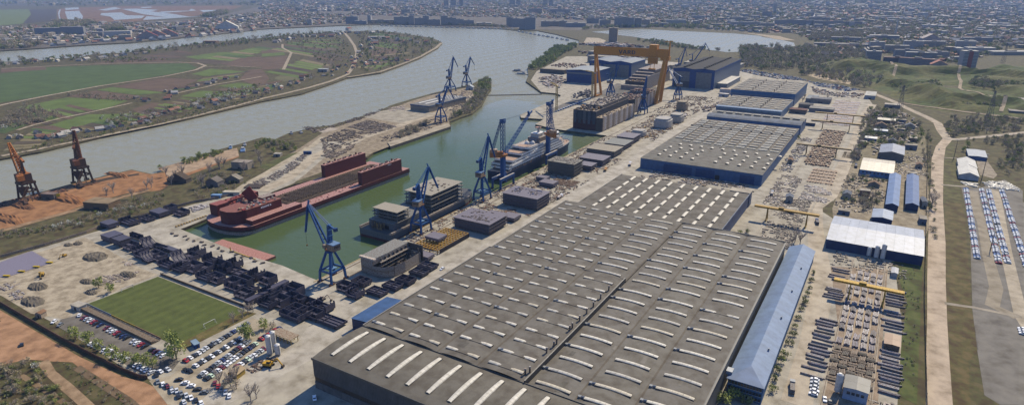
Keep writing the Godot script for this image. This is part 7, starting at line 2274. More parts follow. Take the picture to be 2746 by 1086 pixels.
func car_row(row: String, x0: float, z0: float, x1: float, z1: float, n: int, turn: float, cols: Array, group: String, skip := []) -> void:
	var k := 0
	for i in n:
		if i in skip: continue
		var t := float(i) / maxi(1, n - 1)
		var ci: int = cols[(i * 3 + n) % cols.size()]
		car(ci, "%s car, %s from near end of the %s" % [car_name[ci], nth(k), row], lerpf(x0, x1, t) + rng.randf_range(-0.3, 0.3), lerpf(z0, z1, t) + rng.randf_range(-0.15, 0.15), turn + (PI if rng.randf() < 0.3 else 0.0) + rng.randf_range(-0.04, 0.04), group)
		k += 1

func build_cars() -> void:
	make_cars()
	var mix := [0, 2, 3, 1, 0, 4, 3, 5, 2, 0, 3, 1, 6, 4, 0]
	var g := "cars in the works car park"
	car_row("row along the pitch", -299.2, -158.6, -304.4, -200.6, 17, PI / 2 + 0.05, [5, 3, 4, 0, 2, 0, 3, 1, 2, 0, 2, 0, 1, 3, 2, 1, 2], g)
	car_row("second row", -290.1, -158.4, -293.3, -187.7, 13, PI / 2 + 0.05, [3, 0, 1, 0, 3, 7, 4, 1, 0, 6, 3, 3], g)
	car_row("front edge of the middle block", -280.1, -154.6, -287.1, -188.2, 15, PI / 2 + 0.05, [3, 2, 1, 3, 0, 4, 6, 3, 2, 0, 3, 1, 2, 2], g)
	car_row("back edge of the middle block", -274.9, -154.6, -281.3, -188.5, 15, PI / 2 + 0.05, [0, 6, 3, 2, 1, 8, 3, 0, 2, 3, 1, 0, 4], g)
	car_row("row by the huts", -271.1, -169.2, -273.3, -187.7, 9, PI / 2 + 0.05, [0, 6, 8, 2, 0, 1, 1, 3], g)
	car_row("far right row", -282.4, -193.6, -283.8, -206.7, 6, PI / 2 + 0.05, [5, 0, 0, 4, 0, 1], g)
	car_row("short row under the bare trees", -268.1, -154.0, -252.8, -151.2, 5, 0.9, [6, 2, 0, 5, 1], g)
	car_row("loose line near the gate", -285.9, -146.4, -265.6, -146.5, 5, PI / 2 + 0.6, [3, 0, 2, 0, 3], g)
	car_row("orange road row", -293.3, -139.9, -259.4, -140.7, 10, PI / 2 - 0.4, [2, 0, 1, 0, 3, 2, 6, 0, 1, 2], g)
	car_row("outer orange road row", -299.9, -142.7, -267.0, -137.0, 6, PI / 2 - 0.3, [3, 0, 3, 1, 0, 2], g, [1])
	car_row("short line heading the second row", -291.1, -153.4, -287.9, -154.2, 3, PI / 2 - 0.2, [3, 0, 0], g)
	car_row("near cluster beside the gate", -301.2, -145.7, -299.5, -148.9, 2, PI / 2, [0, 1], g)
	var h := "cars beside the football stand"
	car_row("line below the football stand", -314.1, -155.4, -394.3, -154.8, 24, 0.12, [5, 3, 2, 0, 0, 0, 1, 3, 2, 6, 1, 0, 3, 1, 0, 4, 4, 1, 3, 2, 2], h, [4, 9, 17])
	car_row("line below the green trees", -304.3, -143.1, -359.9, -141.9, 18, 0.12, [0, 0, 1, 0, 2, 0, 0, 1], h, [5, 6, 11])
	car_row("pair left of the white van", -397.6, -143.3, -404.5, -143.2, 2, 0.5, [2, 0], h)
	car_row("single place by the stand's hut", -400.2, -154.9, -400.2, -154.9, 1, 0.9, [0], h)
	car_row("gate row by the steel bundles", -9.1, -298.5, -9.9, -312.0, 5, PI / 2, [0, 1, 0, 0, 1], "cars at the stock yard gate")
	car_row("pair in front of the gate house", -4.2, -297.0, -1.6, -296.3, 2, 0.2, [0, 3], "cars at the stock yard gate")
	car(3, "dark car crossing the bare orange yard at the far left", -392.5, -121.2, 1.2, "", 0.1)
	car(0, "white car driving up the lane past the curved lavender plate", -251.2, -320.6, PI, "", 0.12)
	car(0, "white pickup parked in the largest hall's front shadow", -215.7, -171.4, 0.9, "", 0.1)
	car(3, "black car on the bend of the pink road", 57.2, -891.9, 0.0, "", 0.2)
	for q in [["white-cabbed flatbed truck on the lane beside the second low hall", -250.8, -501.2, 0.0, 0], ["orange-loaded flatbed truck on the lane past the tall scaffolded block", -250.6, -607.9, 0.3, 5], ["dark lorry on the right lane beside the wide pale-roofed hall", -37.1, -552.7, 0.2, 4], ["grey lorry parked in front of the long blue building", -18.8, -298.2, 0.15, 2], ["small white van on the lane among the far clutter", -262.2, -936.3, 0.2, 0], ["pale lorry on the right lane by the bare trees", -83.1, -613.1, 0.1, 1], ["dark lorry among the huts right of the brown stacks", -22.3, -758.7, 0.1, 4], ["white lorry by the tall scaffold block's lane", -235.6, -640.8, 0.3, 0]]:
		truck(q[0], q[1], q[2], q[3], q[4])
	# cars stored beyond the pink road: three bands of close rows
	var bands := [[71.5, -730, -532], [84.2, -735, -532], [89.6, -737, -536], [100.4, -740, -535]]
	var mixs := [0, 1, 2, 0, 4, 1, 0, 5, 2, 0, 7, 1, 3, 0, 1, 4]
	var left := []
	for bi in bands.size():
		var q: Array = bands[bi]
		for j in int((q[2] - q[1]) / 2.35):
			if (j * 7 + bi) % 29 == 0: continue
			var ci: int = mixs[(j * 5 + bi * 7) % mixs.size()]
			var z: float = q[2] - j * 2.35
			var x: float = q[0] + (-z - 532.0) * 0.018 + rng.randf_range(-0.3, 0.3)
			if j < 30: car(ci, "%s stored car, %s from the near end of the %s band" % [car_name[ci], nth(j), nth(bi)], x, z, PI / 2, "new cars stored beyond the pink road", 0.13, false)
			else: left.append([x, z, ci])
	for z in [-421, -424, -427]:
		for i in 2: left.append([86.0 + i * 4, z, 0])
	far_cars(left)

func truck(label: String, x: float, z: float, turn: float, ci: int) -> void:
	var r := thing("truck", label, "truck", Vector3(x, 0.14, z), turn, "trucks about the yard")
	var c: Color = [Color(0.66, 0.66, 0.66), Color(0.45, 0.46, 0.47), Color(0.16, 0.165, 0.17), G(0.02), Color(0.03, 0.05, 0.12), Color(0.5, 0.25, 0.05)][ci]
	var b := MB.new()
	b.bx(-1.2, 1.2, 0.6, 2.9, -4.6, -2.4, c)
	b.bx(-1.1, 1.1, 1.7, 2.6, -4.66, -4.6, Color(0.03, 0.035, 0.04))
	put("cab", b, M.car, r)
	b = MB.new()
	b.bx(-1.25, 1.25, 0.9, 1.3, -2.2, 5.2, Color(0.25, 0.23, 0.2))
	put("flatbed", b, M.worn, r)
	b = MB.new()
	b.bx(-1.1, 1.1, 1.3, 2.5, -1.6, 4.4, c * 0.8 + Color(0.05, 0.04, 0.03))
	put("load", b, M.worn, r)
	for sx in [-1, 1]:
		for sz in [-3.6, 1.8, 3.8]:
			b = MB.new()
			b.tube(Vector3(sx * 1.0 - 0.15, 0.5, sz), Vector3(sx * 1.0 + 0.15, 0.5, sz), 0.5, 0.5, 8, Color(0.03, 0.03, 0.03))
			put("wheel", b, M.rough, r)

func far_cars(list: Array) -> void:
	# the rest of the stored cars, too far to pick out one by one
	for ci in car_body.size():
		var own := list.filter(func(e): return e[2] == ci)
		if own.is_empty(): continue
		for part_mesh in [car_body[ci], car_glass]:
			var mm := MultiMesh.new()
			mm.transform_format = MultiMesh.TRANSFORM_3D
			mm.mesh = part_mesh
			mm.instance_count = own.size()
			for i in own.size(): mm.set_instance_transform(i, T(own[i][0], 0.13, own[i][1], PI / 2))
			var o := MultiMeshInstance3D.new()
			o.name = "stored_cars"
			o.multimesh = mm
			add_child(o, true)
			o.set_meta("kind", "stuff")

# ---------------------------------------------------------------- trees
var TREE := {}

func leafy(sd: int, h: float, rad: float, n: int, cols: Array, leaf: float, clumps: int, droop := 0.0) -> ArrayMesh:
	# leaf faces gathered in clumps through the volume of the crown
	var g := RandomNumberGenerator.new()
	g.seed = sd
	var b := MB.new()
	var cs := []
	for i in clumps:
		var a := g.randf() * TAU
		var q := sqrt(g.randf()) * rad * 0.8
		var y := g.randf_range(h * 0.3, h * 0.92)
		var f := 1.0 - pow(absf(y / h - 0.55) * 1.7, 2.0)
		cs.append([Vector3(cos(a) * q * f, y, sin(a) * q * f), g.randf_range(0.28, 0.48) * rad, cols[g.randi() % cols.size()]])
	for i in n:
		var c: Array = cs[g.randi() % cs.size()]
		var d: Vector3 = Vector3(g.randfn(), g.randfn() * 0.8, g.randfn()).normalized() * c[1] * pow(g.randf(), 0.4)
		var p: Vector3 = c[0] + d - Vector3(0, droop * d.length(), 0)
		if p.y < 0.15: p.y = 0.15
		var u := Vector3(g.randfn(), g.randfn(), g.randfn()).normalized()
		var w := u.cross(Vector3(g.randfn(), g.randfn(), g.randfn())).normalized()
		var s := leaf * g.randf_range(0.6, 1.3)
		b.tri(p - u * s, p + u * s * 0.4 + w * s * 0.8, p + u * s * 0.6 - w * s * 0.7, c[2] * g.randf_range(0.8, 1.2))
	return b.mesh(M.leaf)

func branchy(sd: int, h: float, twigs: int, col: Color) -> Array:
	# trunk with limbs, and a haze of bare twigs
	var g := RandomNumberGenerator.new()
	g.seed = sd
	var t := MB.new()
	var c := MB.new()
	var lean := Vector3(g.randfn() * 0.05, 1, g.randfn() * 0.05).normalized()
	t.tube(Vector3.ZERO, lean * h * 0.45, h * 0.03, h * 0.018, 6, col, false)
	var ends := []
	for i in 9:
		var y := h * g.randf_range(0.2, 0.45)
		var a := g.randf() * TAU
		var e := lean * y + Vector3(cos(a) * g.randf_range(0.15, 0.34), g.randf_range(0.28, 0.5), sin(a) * g.randf_range(0.15, 0.34)) * h
		t.tube(lean * y, e, h * 0.014, h * 0.004, 4, col, false)
		ends.append([lean * y, e])
	for i in twigs:
		var l: Array = ends[g.randi() % ends.size()]
		var p: Vector3 = l[0].lerp(l[1], g.randf_range(0.35, 1.0))
		var d := Vector3(g.randfn(), g.randf_range(-0.1, 1.6), g.randfn()).normalized() * h * g.randf_range(0.07, 0.17)
		var s := d.cross(Vector3(g.randfn(), g.randfn(), g.randfn())).normalized() * h * 0.0065
		c.tri(p - s, p + s, p + d, col * g.randf_range(0.8, 1.35))
	return [t.mesh(M.bark), c.mesh(M.bark)]

func trunk(h: float, r: float, col: Color) -> ArrayMesh:
	var b := MB.new()
	b.tube(Vector3.ZERO, Vector3(0, h * 0.6, 0), r, r * 0.5, 6, col, false)
	for i in 4:
		var a := i * 1.7
		b.tube(Vector3(0, h * (0.25 + i * 0.07), 0), Vector3(cos(a) * h * 0.25, h * (0.55 + i * 0.06), sin(a) * h * 0.25), r * 0.4, r * 0.15, 4, col, false)
	return b.mesh(M.bark)

func make_trees() -> void:
	var br := Color(0.10, 0.08, 0.065)
	var spring := [Color(0.23, 0.25, 0.06), Color(0.17, 0.2, 0.05), Color(0.28, 0.29, 0.085)]
	var dull := [Color(0.13, 0.155, 0.05), Color(0.17, 0.17, 0.07), Color(0.11, 0.12, 0.05)]
	TREE.green = []
	TREE.bush = []
	TREE.bare = []
	TREE.blossom = []
	TREE.brown = []
	for i in 3:
		TREE.green.append([trunk(8, 0.28, br), leafy(10 + i, 8.0, 4.0, 620, spring, 0.42, 16, 0.2)])
		TREE.bush.append([trunk(3, 0.12, br), leafy(20 + i, 3.0, 2.4, 220, dull + [spring[i]], 0.32, 8)])
		TREE.bare.append(branchy(30 + i, 10.0, 420, Color(0.28, 0.235, 0.19)))
		TREE.brown.append([trunk(3.5, 0.12, br), leafy(50 + i, 3.6, 2.6, 240, [Color(0.33, 0.26, 0.19), Color(0.25, 0.2, 0.145), Color(0.27, 0.25, 0.14)], 0.28, 9)])
	TREE.blossom.append([trunk(3, 0.12, br), leafy(41, 3.4, 2.0, 200, [Color(0.55, 0.53, 0.5), Color(0.42, 0.4, 0.36), Color(0.3, 0.3, 0.2)], 0.25, 8)])

func tree(kind: String, label: String, x: float, z: float, s: float, group: String, y := 0.0) -> void:
	var v: Array = TREE[kind][rng.randi() % TREE[kind].size()]
	var nm: String = {"green": "spring_tree", "bush": "bush", "bare": "bare_tree", "blossom": "blossom_bush", "brown": "brown_bush"}[kind]
	var r := thing(nm, label, "tree" if kind in ["green", "bare"] else "bush", Vector3(x, y, z), rng.randf() * TAU, group)
	put_mesh("trunk", v[0], r)
	put_mesh("crown", v[1], r)
	r.scale = Vector3(s, s * rng.randf_range(0.88, 1.15), s)

func thicket(called: String, area: PackedVector2Array, n: int, kinds: Array, smin: float, smax: float, y := 0.0) -> void:
	# a wood or a belt of scrub that reads as one mass
	var r := Rect2(area[0], Vector2.ZERO)
	for p in area: r = r.expand(p)
	var lists := {}
	var k := 0
	var tries := 0
	while k < n and tries < n * 15:
		tries += 1
		var p := Vector2(rng.randf_range(r.position.x, r.end.x), rng.randf_range(r.position.y, r.end.y))
		if not Geometry2D.is_point_in_polygon(p, area): continue
		k += 1
		var kd: String = kinds[rng.randi() % kinds.size()]
		var vi: int = rng.randi() % TREE[kd].size()
		var s := rng.randf_range(smin, smax) * (0.4 if kd in ["bare", "green"] else 1.0)
		var key := kd + str(vi)
		if not lists.has(key): lists[key] = [TREE[kd][vi], []]
		lists[key][1].append(Transform3D(Basis(Vector3.UP, rng.randf() * TAU).scaled(Vector3(s, s * rng.randf_range(0.85, 1.25), s)), Vector3(p.x, y, p.y)))
	var wood := Node3D.new()
	wood.name = called
	add_child(wood, true)
	wood.set_meta("kind", "stuff")
	for key in lists:
		for me in lists[key][0]:
			var mm := MultiMesh.new()
			mm.transform_format = MultiMesh.TRANSFORM_3D
			mm.mesh = me
			var tr: Array = lists[key][1]
			mm.instance_count = tr.size()
			for i in tr.size(): mm.set_instance_transform(i, tr[i])
			var o := MultiMeshInstance3D.new()
			o.name = "foliage"
			o.multimesh = mm
			wood.add_child(o, true)
			o.set_meta("kind", "stuff")

func tree_line(kind: String, label: String, group: String, a: Array, smin: float, smax: float) -> void:
	for i in a.size() / 2:
		tree(kind, label % nth(i), a[i * 2], a[i * 2 + 1], rng.randf_range(smin, smax), group)

func build_trees() -> void:
	make_trees()
	tree_line("green", "yellow-green tree in the row along the parking, %s from the left", "green trees along the parking", [-373.6, -139.8, -362.8, -141.3, -349.7, -141.0, -334.7, -139.8, -325.8, -140.7, -320.4, -142.9, -314.1, -144.6, -308.3, -145.9], 0.85, 1.15)
	tree("green", "large willow-green tree at the pitch's near corner, front one", -305.4, -157.3, 1.5, "")
	tree("green", "yellow-green tree at the pitch's near corner, behind the large one", -318.9, -162.9, 1.25, "")
	tree_line("green", "small yellow-green tree by the pitch's left end, %s of the pair", "pair of trees on the dirt lot", [-429.4, -181.1, -415.0, -181.4], 0.8, 1.0)
	tree_line("green", "light green tree among the parked cars, %s from the left", "green trees in the car park", [-288.0, -190.2, -290.7, -201.9, -293.4, -190.9], 0.75, 1.05)
	tree_line("bare", "bare tree at the right end of the pitch, %s from the left", "bare trees at the pitch end", [-312.3, -197.3, -312.9, -204.1, -314.5, -209.1, -314.0, -212.4], 0.7, 0.95)
	tree_line("bare", "bare tree beside the tan hut in the car park, %s from the left", "bare trees in the car park", [-265.0, -154.8, -257.8, -156.1, -240.0, -157.0, -258.6, -159.6, -238.8, -153.0], 0.8, 1.25)
	tree_line("brown", "round brown shrub in the car park, %s from the left", "brown shrubs in the car park", [-287.7, -205.0, -263.8, -158.6, -254.8, -156.9, -260.5, -154.5], 0.9, 1.6)
	tree_line("bare", "bare tree behind the ore quay, %s from the left", "bare trees behind the ore quay", [-621.9, -287.4, -626.5, -295.8, -594.8, -296.3, -608.2, -318.2, -611.2, -324.2, -634.3, -354.0, -613.0, -350.4, -568.2, -350.1, -601.6, -381.7, -613.6, -400.8, -615.9, -408.5, -577.3, -404.6, -603.7, -340.3, -620.0, -362.4, -569.4, -350.7, -611.1, -400.3, -579.5, -406.3, -582.4, -430.4, -604.0, -444.9, -611.0, -387.7], 1.1, 1.7)
	tree_line("green", "light green bush on the stream bank, %s from the left", "green bushes on the stream bank", [-669.4, -367.7, -665.8, -402.5, -669.8, -415.0, -665.9, -422.3, -671.0, -434.8, -647.5, -475.7, -668.7, -503.9, -667.6, -510.6, -618.5, -476.5, -619.5, -497.9, -603.6, -496.2, -669.6, -395.5], 0.6, 1.0)
	tree_line("bush", "green shrub by the front of the long blue building, %s from the left", "shrubs at the long blue building", [-48.5, -268.1, -45.1, -269.2, -41.9, -276.0, -37.7, -275.6, -34.5, -275.5], 1.3, 2.0)
	tree_line("bush", "shrub along the right side of the long blue building, %s from the front", "hedge right of the long blue building", [-26.7, -291.4, -27.2, -301.9, -27.6, -310.7, -27.5, -320.3, -27.2, -326.7, -27.1, -340.9, -26.5, -352.3, -26.7, -362.2, -26.4, -373.0, -26.3, -385.7, -26.2, -397.4, -26.2, -409.7, -26.2, -420.4, -26.3, -431.9, -26.6, -445.8], 0.8, 1.4)
	tree_line("bare", "large bare tree at the far end of the long blue building, %s of them", "bare trees at the long blue building", [-47.5, -490.2, -42.1, -491.0, -46.7, -501.0], 1.1, 1.5)
	tree_line("bare", "bare tree before the long grey hall's front wall, %s from the left", "bare trees before the grey hall", [-202.8, -644.4, -185.1, -644.1, -179.0, -658.5, -176.2, -663.8, -163.8, -656.7, -158.8, -663.3, -151.2, -657.2, -112.3, -646.9, -106.9, -647.0], 0.7, 1.0)
	tree_line("green", "green tree before the long grey hall's front wall, %s from the left", "green trees before the grey hall", [-215.8, -640.3, -210.2, -640.0, -203.1, -647.9, -94.7, -867.6], 0.7, 1.0)
	tree_line("bush", "green shrub behind the largest hall's far corner, %s from the left", "shrubs behind the largest hall", [-86.7, -496.0, -82.7, -501.2], 0.9, 1.3)
	tree("bare", "large bare tree standing alone at the pink road's edge", 45.5, -644.7, 1.7, "")
	tree_line("green", "green tree beyond the pink road near the blue-roofed office, %s of them", "green trees by the office", [81.4, -899.0, 87.3, -927.0], 0.7, 0.9)
	tree_line("blossom", "white flowering bush below the yard wall, %s from the left", "white bushes below the yard wall", [-571.0, -219.2, -574.1, -225.1, -570.2, -230.1, -560.6, -233.1, -567.9, -253.4, -568.0, -273.8, -568.9, -267.3, -359.9, -114.0, -560.7, -287.3, -564.6, -278.9], 0.8, 1.5)
	tree_line("bare", "bare tree in the scrub right of the brown stacks, %s from the front", "bare trees right of the lane", [-1.4, -636.1, -28.0, -784.4, -23.5, -795.7, -28.4, -815.3, -25.6, -878.1, -26.9, -854.3, -25.7, -902.3, -27.3, -1037.6, -23.8, -1067.0, -22.7, -1014.2, -28.2, -995.8, -30.3, -951.7, -130.7, -1190.5, -129.3, -1152.2, -89.1, -1175.8, -95.8, -1197.7], 0.8, 1.2)
	thicket("scrub", pts([-26, -1055, 40, -1055, 42, -870, -4, -860, -28, -880]), 90, ["brown", "bare", "bush", "green"], 0.9, 2.0)
	thicket("scrub", pts([-28, -720, 6, -720, 6, -606, -26, -606]), 46, ["brown", "bare", "bush"], 0.7, 1.5)
	thicket("scrub", pts([38, -1000, 50, -1000, 48, -560, 43, -560]), 60, ["brown", "bush"], 0.6, 1.2)
	var scrub := ["brown", "brown", "bush", "bare"]
	thicket("scrub", pts([-579.6, -222.7, -587.0, -247.8, -582.5, -276.0, -589.7, -299.3, -580.7, -319.2, -551.3, -301.2, -552.0, -268.5, -556.6, -228.0, -568.4, -202.3, -585.3, -187.3, -600.9, -193.5]), 260, scrub, 0.4, 0.9)
	thicket("scrub", pts([-570.3, -343.2, -605.7, -366.6, -602.3, -380.6, -586.9, -397.8, -566.0, -410.2, -543.0, -381.0, -530.6, -346.3, -543.6, -325.5]), 120, scrub, 0.5, 1.0)
	thicket("scrub", pts([-677.7, -410.3, -682.4, -444.1, -672.2, -450.1, -662.0, -429.8, -658.1, -397.5, -665.8, -388.3]), 50, ["bush", "green"], 0.7, 1.2)
	thicket("scrub", pts([-676.2, -496.0, -672.2, -510.0, -643.1, -521.3, -623.1, -515.9, -612.3, -495.0, -635.9, -486.4, -655.7, -480.1]), 70, ["bush", "brown", "green"], 0.8, 1.5)
	thicket("scrub", pts([-377.6, -105.4, -372.3, -115.1, -359.7, -116.2, -317.2, -108.6, -293.4, -105.8, -331.1, -83.2]), 150, ["brown", "bush", "bare"], 0.4, 1.0)
	thicket("scrub", pts([-359.6, -122.7, -345.6, -126.8, -309.7, -126.0, -279.2, -124.4, -289.1, -115.0, -323.3, -117.9]), 60, ["brown", "bush"], 0.2, 0.45)
	thicket("scrub", pts([-554.9, -741.2, -577.8, -798.3, -611.5, -880.1, -687.1, -1010.0, -739.9, -1117.7, -693.3, -1064.9, -654.4, -1001.5, -581.6, -865.4, -557.2, -801.2, -552.5, -762.9]), 200, ["brown", "brown", "bush", "bare"], 1.2, 2.4)
	thicket("scrub", pts([-701.1, -1030.6, -744.7, -1125.0, -692.2, -1065.5, -648.0, -991.7, -639.1, -958.1]), 36, ["green", "bush"], 2.0, 2.8)
	thicket("scrub", pts([-552.3, -623.4, -572.6, -667.9, -569.5, -708.2, -572.5, -730.8, -542.5, -656.7, -535.2, -607.4]), 50, ["brown"], 0.9, 1.6)
	thicket("scrub", pts([-720.0, -1264.0, -755.1, -1325.5, -810.4, -1482.4, -924.5, -1785.5, -903.6, -1911.3, -852.8, -1790.7, -813.4, -1619.6, -749.0, -1442.7, -705.9, -1291.9]), 210, ["green", "green", "bush"], 2.4, 3.6)
	thicket("scrub", pts([20.5, -485.4, 36.2, -491.6, 33.4, -333.2, 27.2, -324.8, 27.7, -391.8]), 60, ["brown", "bush"], 0.2, 0.4)
	thicket("scrub", pts([126.6, -981.5, 148.4, -994.4, 127.8, -805.7, 124.8, -841.9, 123.6, -919.2]), 70, scrub, 0.8, 1.5)
	# wooded slope behind the halls and scrub on the hillside
	thicket("wood", pts([-344.3, -1598.0, -356.8, -2029.2, -285.2, -2139.6, -200.4, -2224.3, -94.5, -2179.0, -66.9, -1851.1, -18.9, -1701.4, -24.0, -1425.0, -47.3, -1355.7, -122.0, -1460.2, -199.3, -1519.7, -268.4, -1557.0]), 900, ["bare", "brown", "brown", "bush"], 2.0, 3.6)
	thicket("wood", pts([-427.4, -2058.5, -326.6, -2189.8, -362.6, -2060.2, -275.4, -1594.4, -296.1, -1625.8, -367.0, -1781.3]), 260, ["bare", "brown", "bush"], 2.0, 3.4)
	thicket("scrub", pts([65.2, -1043.5, 80.1, -1131.3, 127.8, -1159.4, 165.2, -1148.4, 226.6, -1138.5, 221.5, -1106.9, 156.5, -1068.6, 83.0, -985.0, 72.0, -978.5]), 230, scrub, 1.0, 2.0)
	thicket("scrub", pts([81.7, -959.1, 153.3, -1039.5, 194.5, -1063.8, 173.0, -913.7, 144.7, -960.8, 115.8, -790.6, 107.4, -827.9, 125.3, -949.3]), 140, scrub, 0.8, 1.6)
	thicket("scrub", pts([118.9, -1479.9, 138.6, -1595.6, 215.4, -1609.1, 200.7, -1474.0, 147.9, -1417.8]), 190, ["bush", "brown", "bush"], 1.4, 2.4, 5.0)
	thicket("scrub", pts([43.5, -1263.6, 76.3, -1327.8, 128.6, -1271.3, 145.3, -1222.8, 93.7, -1211.3]), 150, ["bush", "bush", "brown"], 1.0, 1.8, 5.0)
	thicket("scrub", pts([-25.2, -1453.9, 28.7, -1427.3, 75.4, -1512.4, 71.0, -1348.4, 11.4, -1289.8]), 130, ["bush", "bush", "brown"], 1.0, 2.0, 5.0)
	thicket("scrub", pts([-33.6, -1117.8, -14.0, -1167.6, 19.9, -1079.2, -14.3, -940.7, -21.4, -769.8, -29.0, -794.1]), 130, ["brown", "bare", "bush"], 1.2, 2.2)
	thicket("scrub", pts([-16.2, -981.0, 30.1, -1022.8, 21.7, -936.1, -3.0, -885.1]), 50, ["brown", "bush"], 0.9, 1.6)

# ---------------------------------------------------------------- peninsula and spit
var HOUSE := []

func make_houses() -> void:
	var walls := [Color(0.45, 0.43, 0.4), Color(0.5, 0.45, 0.36), Color(0.32, 0.31, 0.3), Color(0.4, 0.33, 0.26), Color(0.55, 0.54, 0.52)]
	var roofs := [Color(0.2, 0.1, 0.075), Color(0.26, 0.25, 0.24), Color(0.3, 0.15, 0.11), Color(0.15, 0.14, 0.135), Color(0.5, 0.49, 0.47), Color(0.3, 0.27, 0.24)]
	var names := ["dark red", "grey", "red", "dark", "white", "brown"]
	for i in 6:
		var w := MB.new()
		w.bx(-3.5, 3.5, 0, 3.0, -5, 5, walls[i % 5])
		for s in [-1, 1]: w.tri(Vector3(-3.5 * s, 3, s * 5.0), Vector3(3.5 * s, 3, s * 5.0), Vector3(0, 5.4, s * 5.0), walls[i % 5])
		var r := MB.new()
		for s in [-1, 1]:
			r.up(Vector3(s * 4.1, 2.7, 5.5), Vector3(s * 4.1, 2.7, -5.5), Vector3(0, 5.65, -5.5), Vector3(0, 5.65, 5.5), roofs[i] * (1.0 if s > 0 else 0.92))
		var d := MB.new()
		for k in 3: d.bx(3.5, 3.56, 1.0, 2.2, -3.6 + k * 2.8, -2.6 + k * 2.8, Color(0.04, 0.045, 0.05))
		HOUSE.append([w.mesh(M.wall), r.mesh(M.wall), d.mesh(M.glass), names[i]])

func house(ki: int, label: String, x: float, z: float, turn: float, s: float, group: String, y := 0.0) -> void:
	var r := thing("house", label, "house", Vector3(x, y, z), turn, group)
	put_mesh("wall", HOUSE[ki][0], r)
	put_mesh("roof", HOUSE[ki][1], r)
	put_mesh("window_row", HOUSE[ki][2], r)
	r.scale = Vector3.ONE * s

func houses_along(row: String, a: Array, n: int, jit: float, group: String, y: float, smin := 0.7, smax := 1.2) -> void:
	var p := pts(a)
	var tot := 0.0
	for i in p.size() - 1: tot += p[i].distance_to(p[i + 1])
	for k in n:
		var t := tot * (k + rng.randf() * 0.8) / n
		var i := 0
		while i < p.size() - 2 and t > p[i].distance_to(p[i + 1]):
			t -= p[i].distance_to(p[i + 1])
			i += 1
		var d := (p[i + 1] - p[i]).normalized()
		var q := p[i] + d * t + Vector2(-d.y, d.x) * rng.randf_range(-jit, jit)
		var ki := rng.randi() % 6
		house(ki, "%s-roofed house, %s from the left %s" % [HOUSE[ki][3], nth(k % 30), row], q.x, q.y, atan2(d.x, d.y) + (PI / 2 if rng.randf() < 0.4 else 0.0), rng.randf_range(smin, smax), group, y)

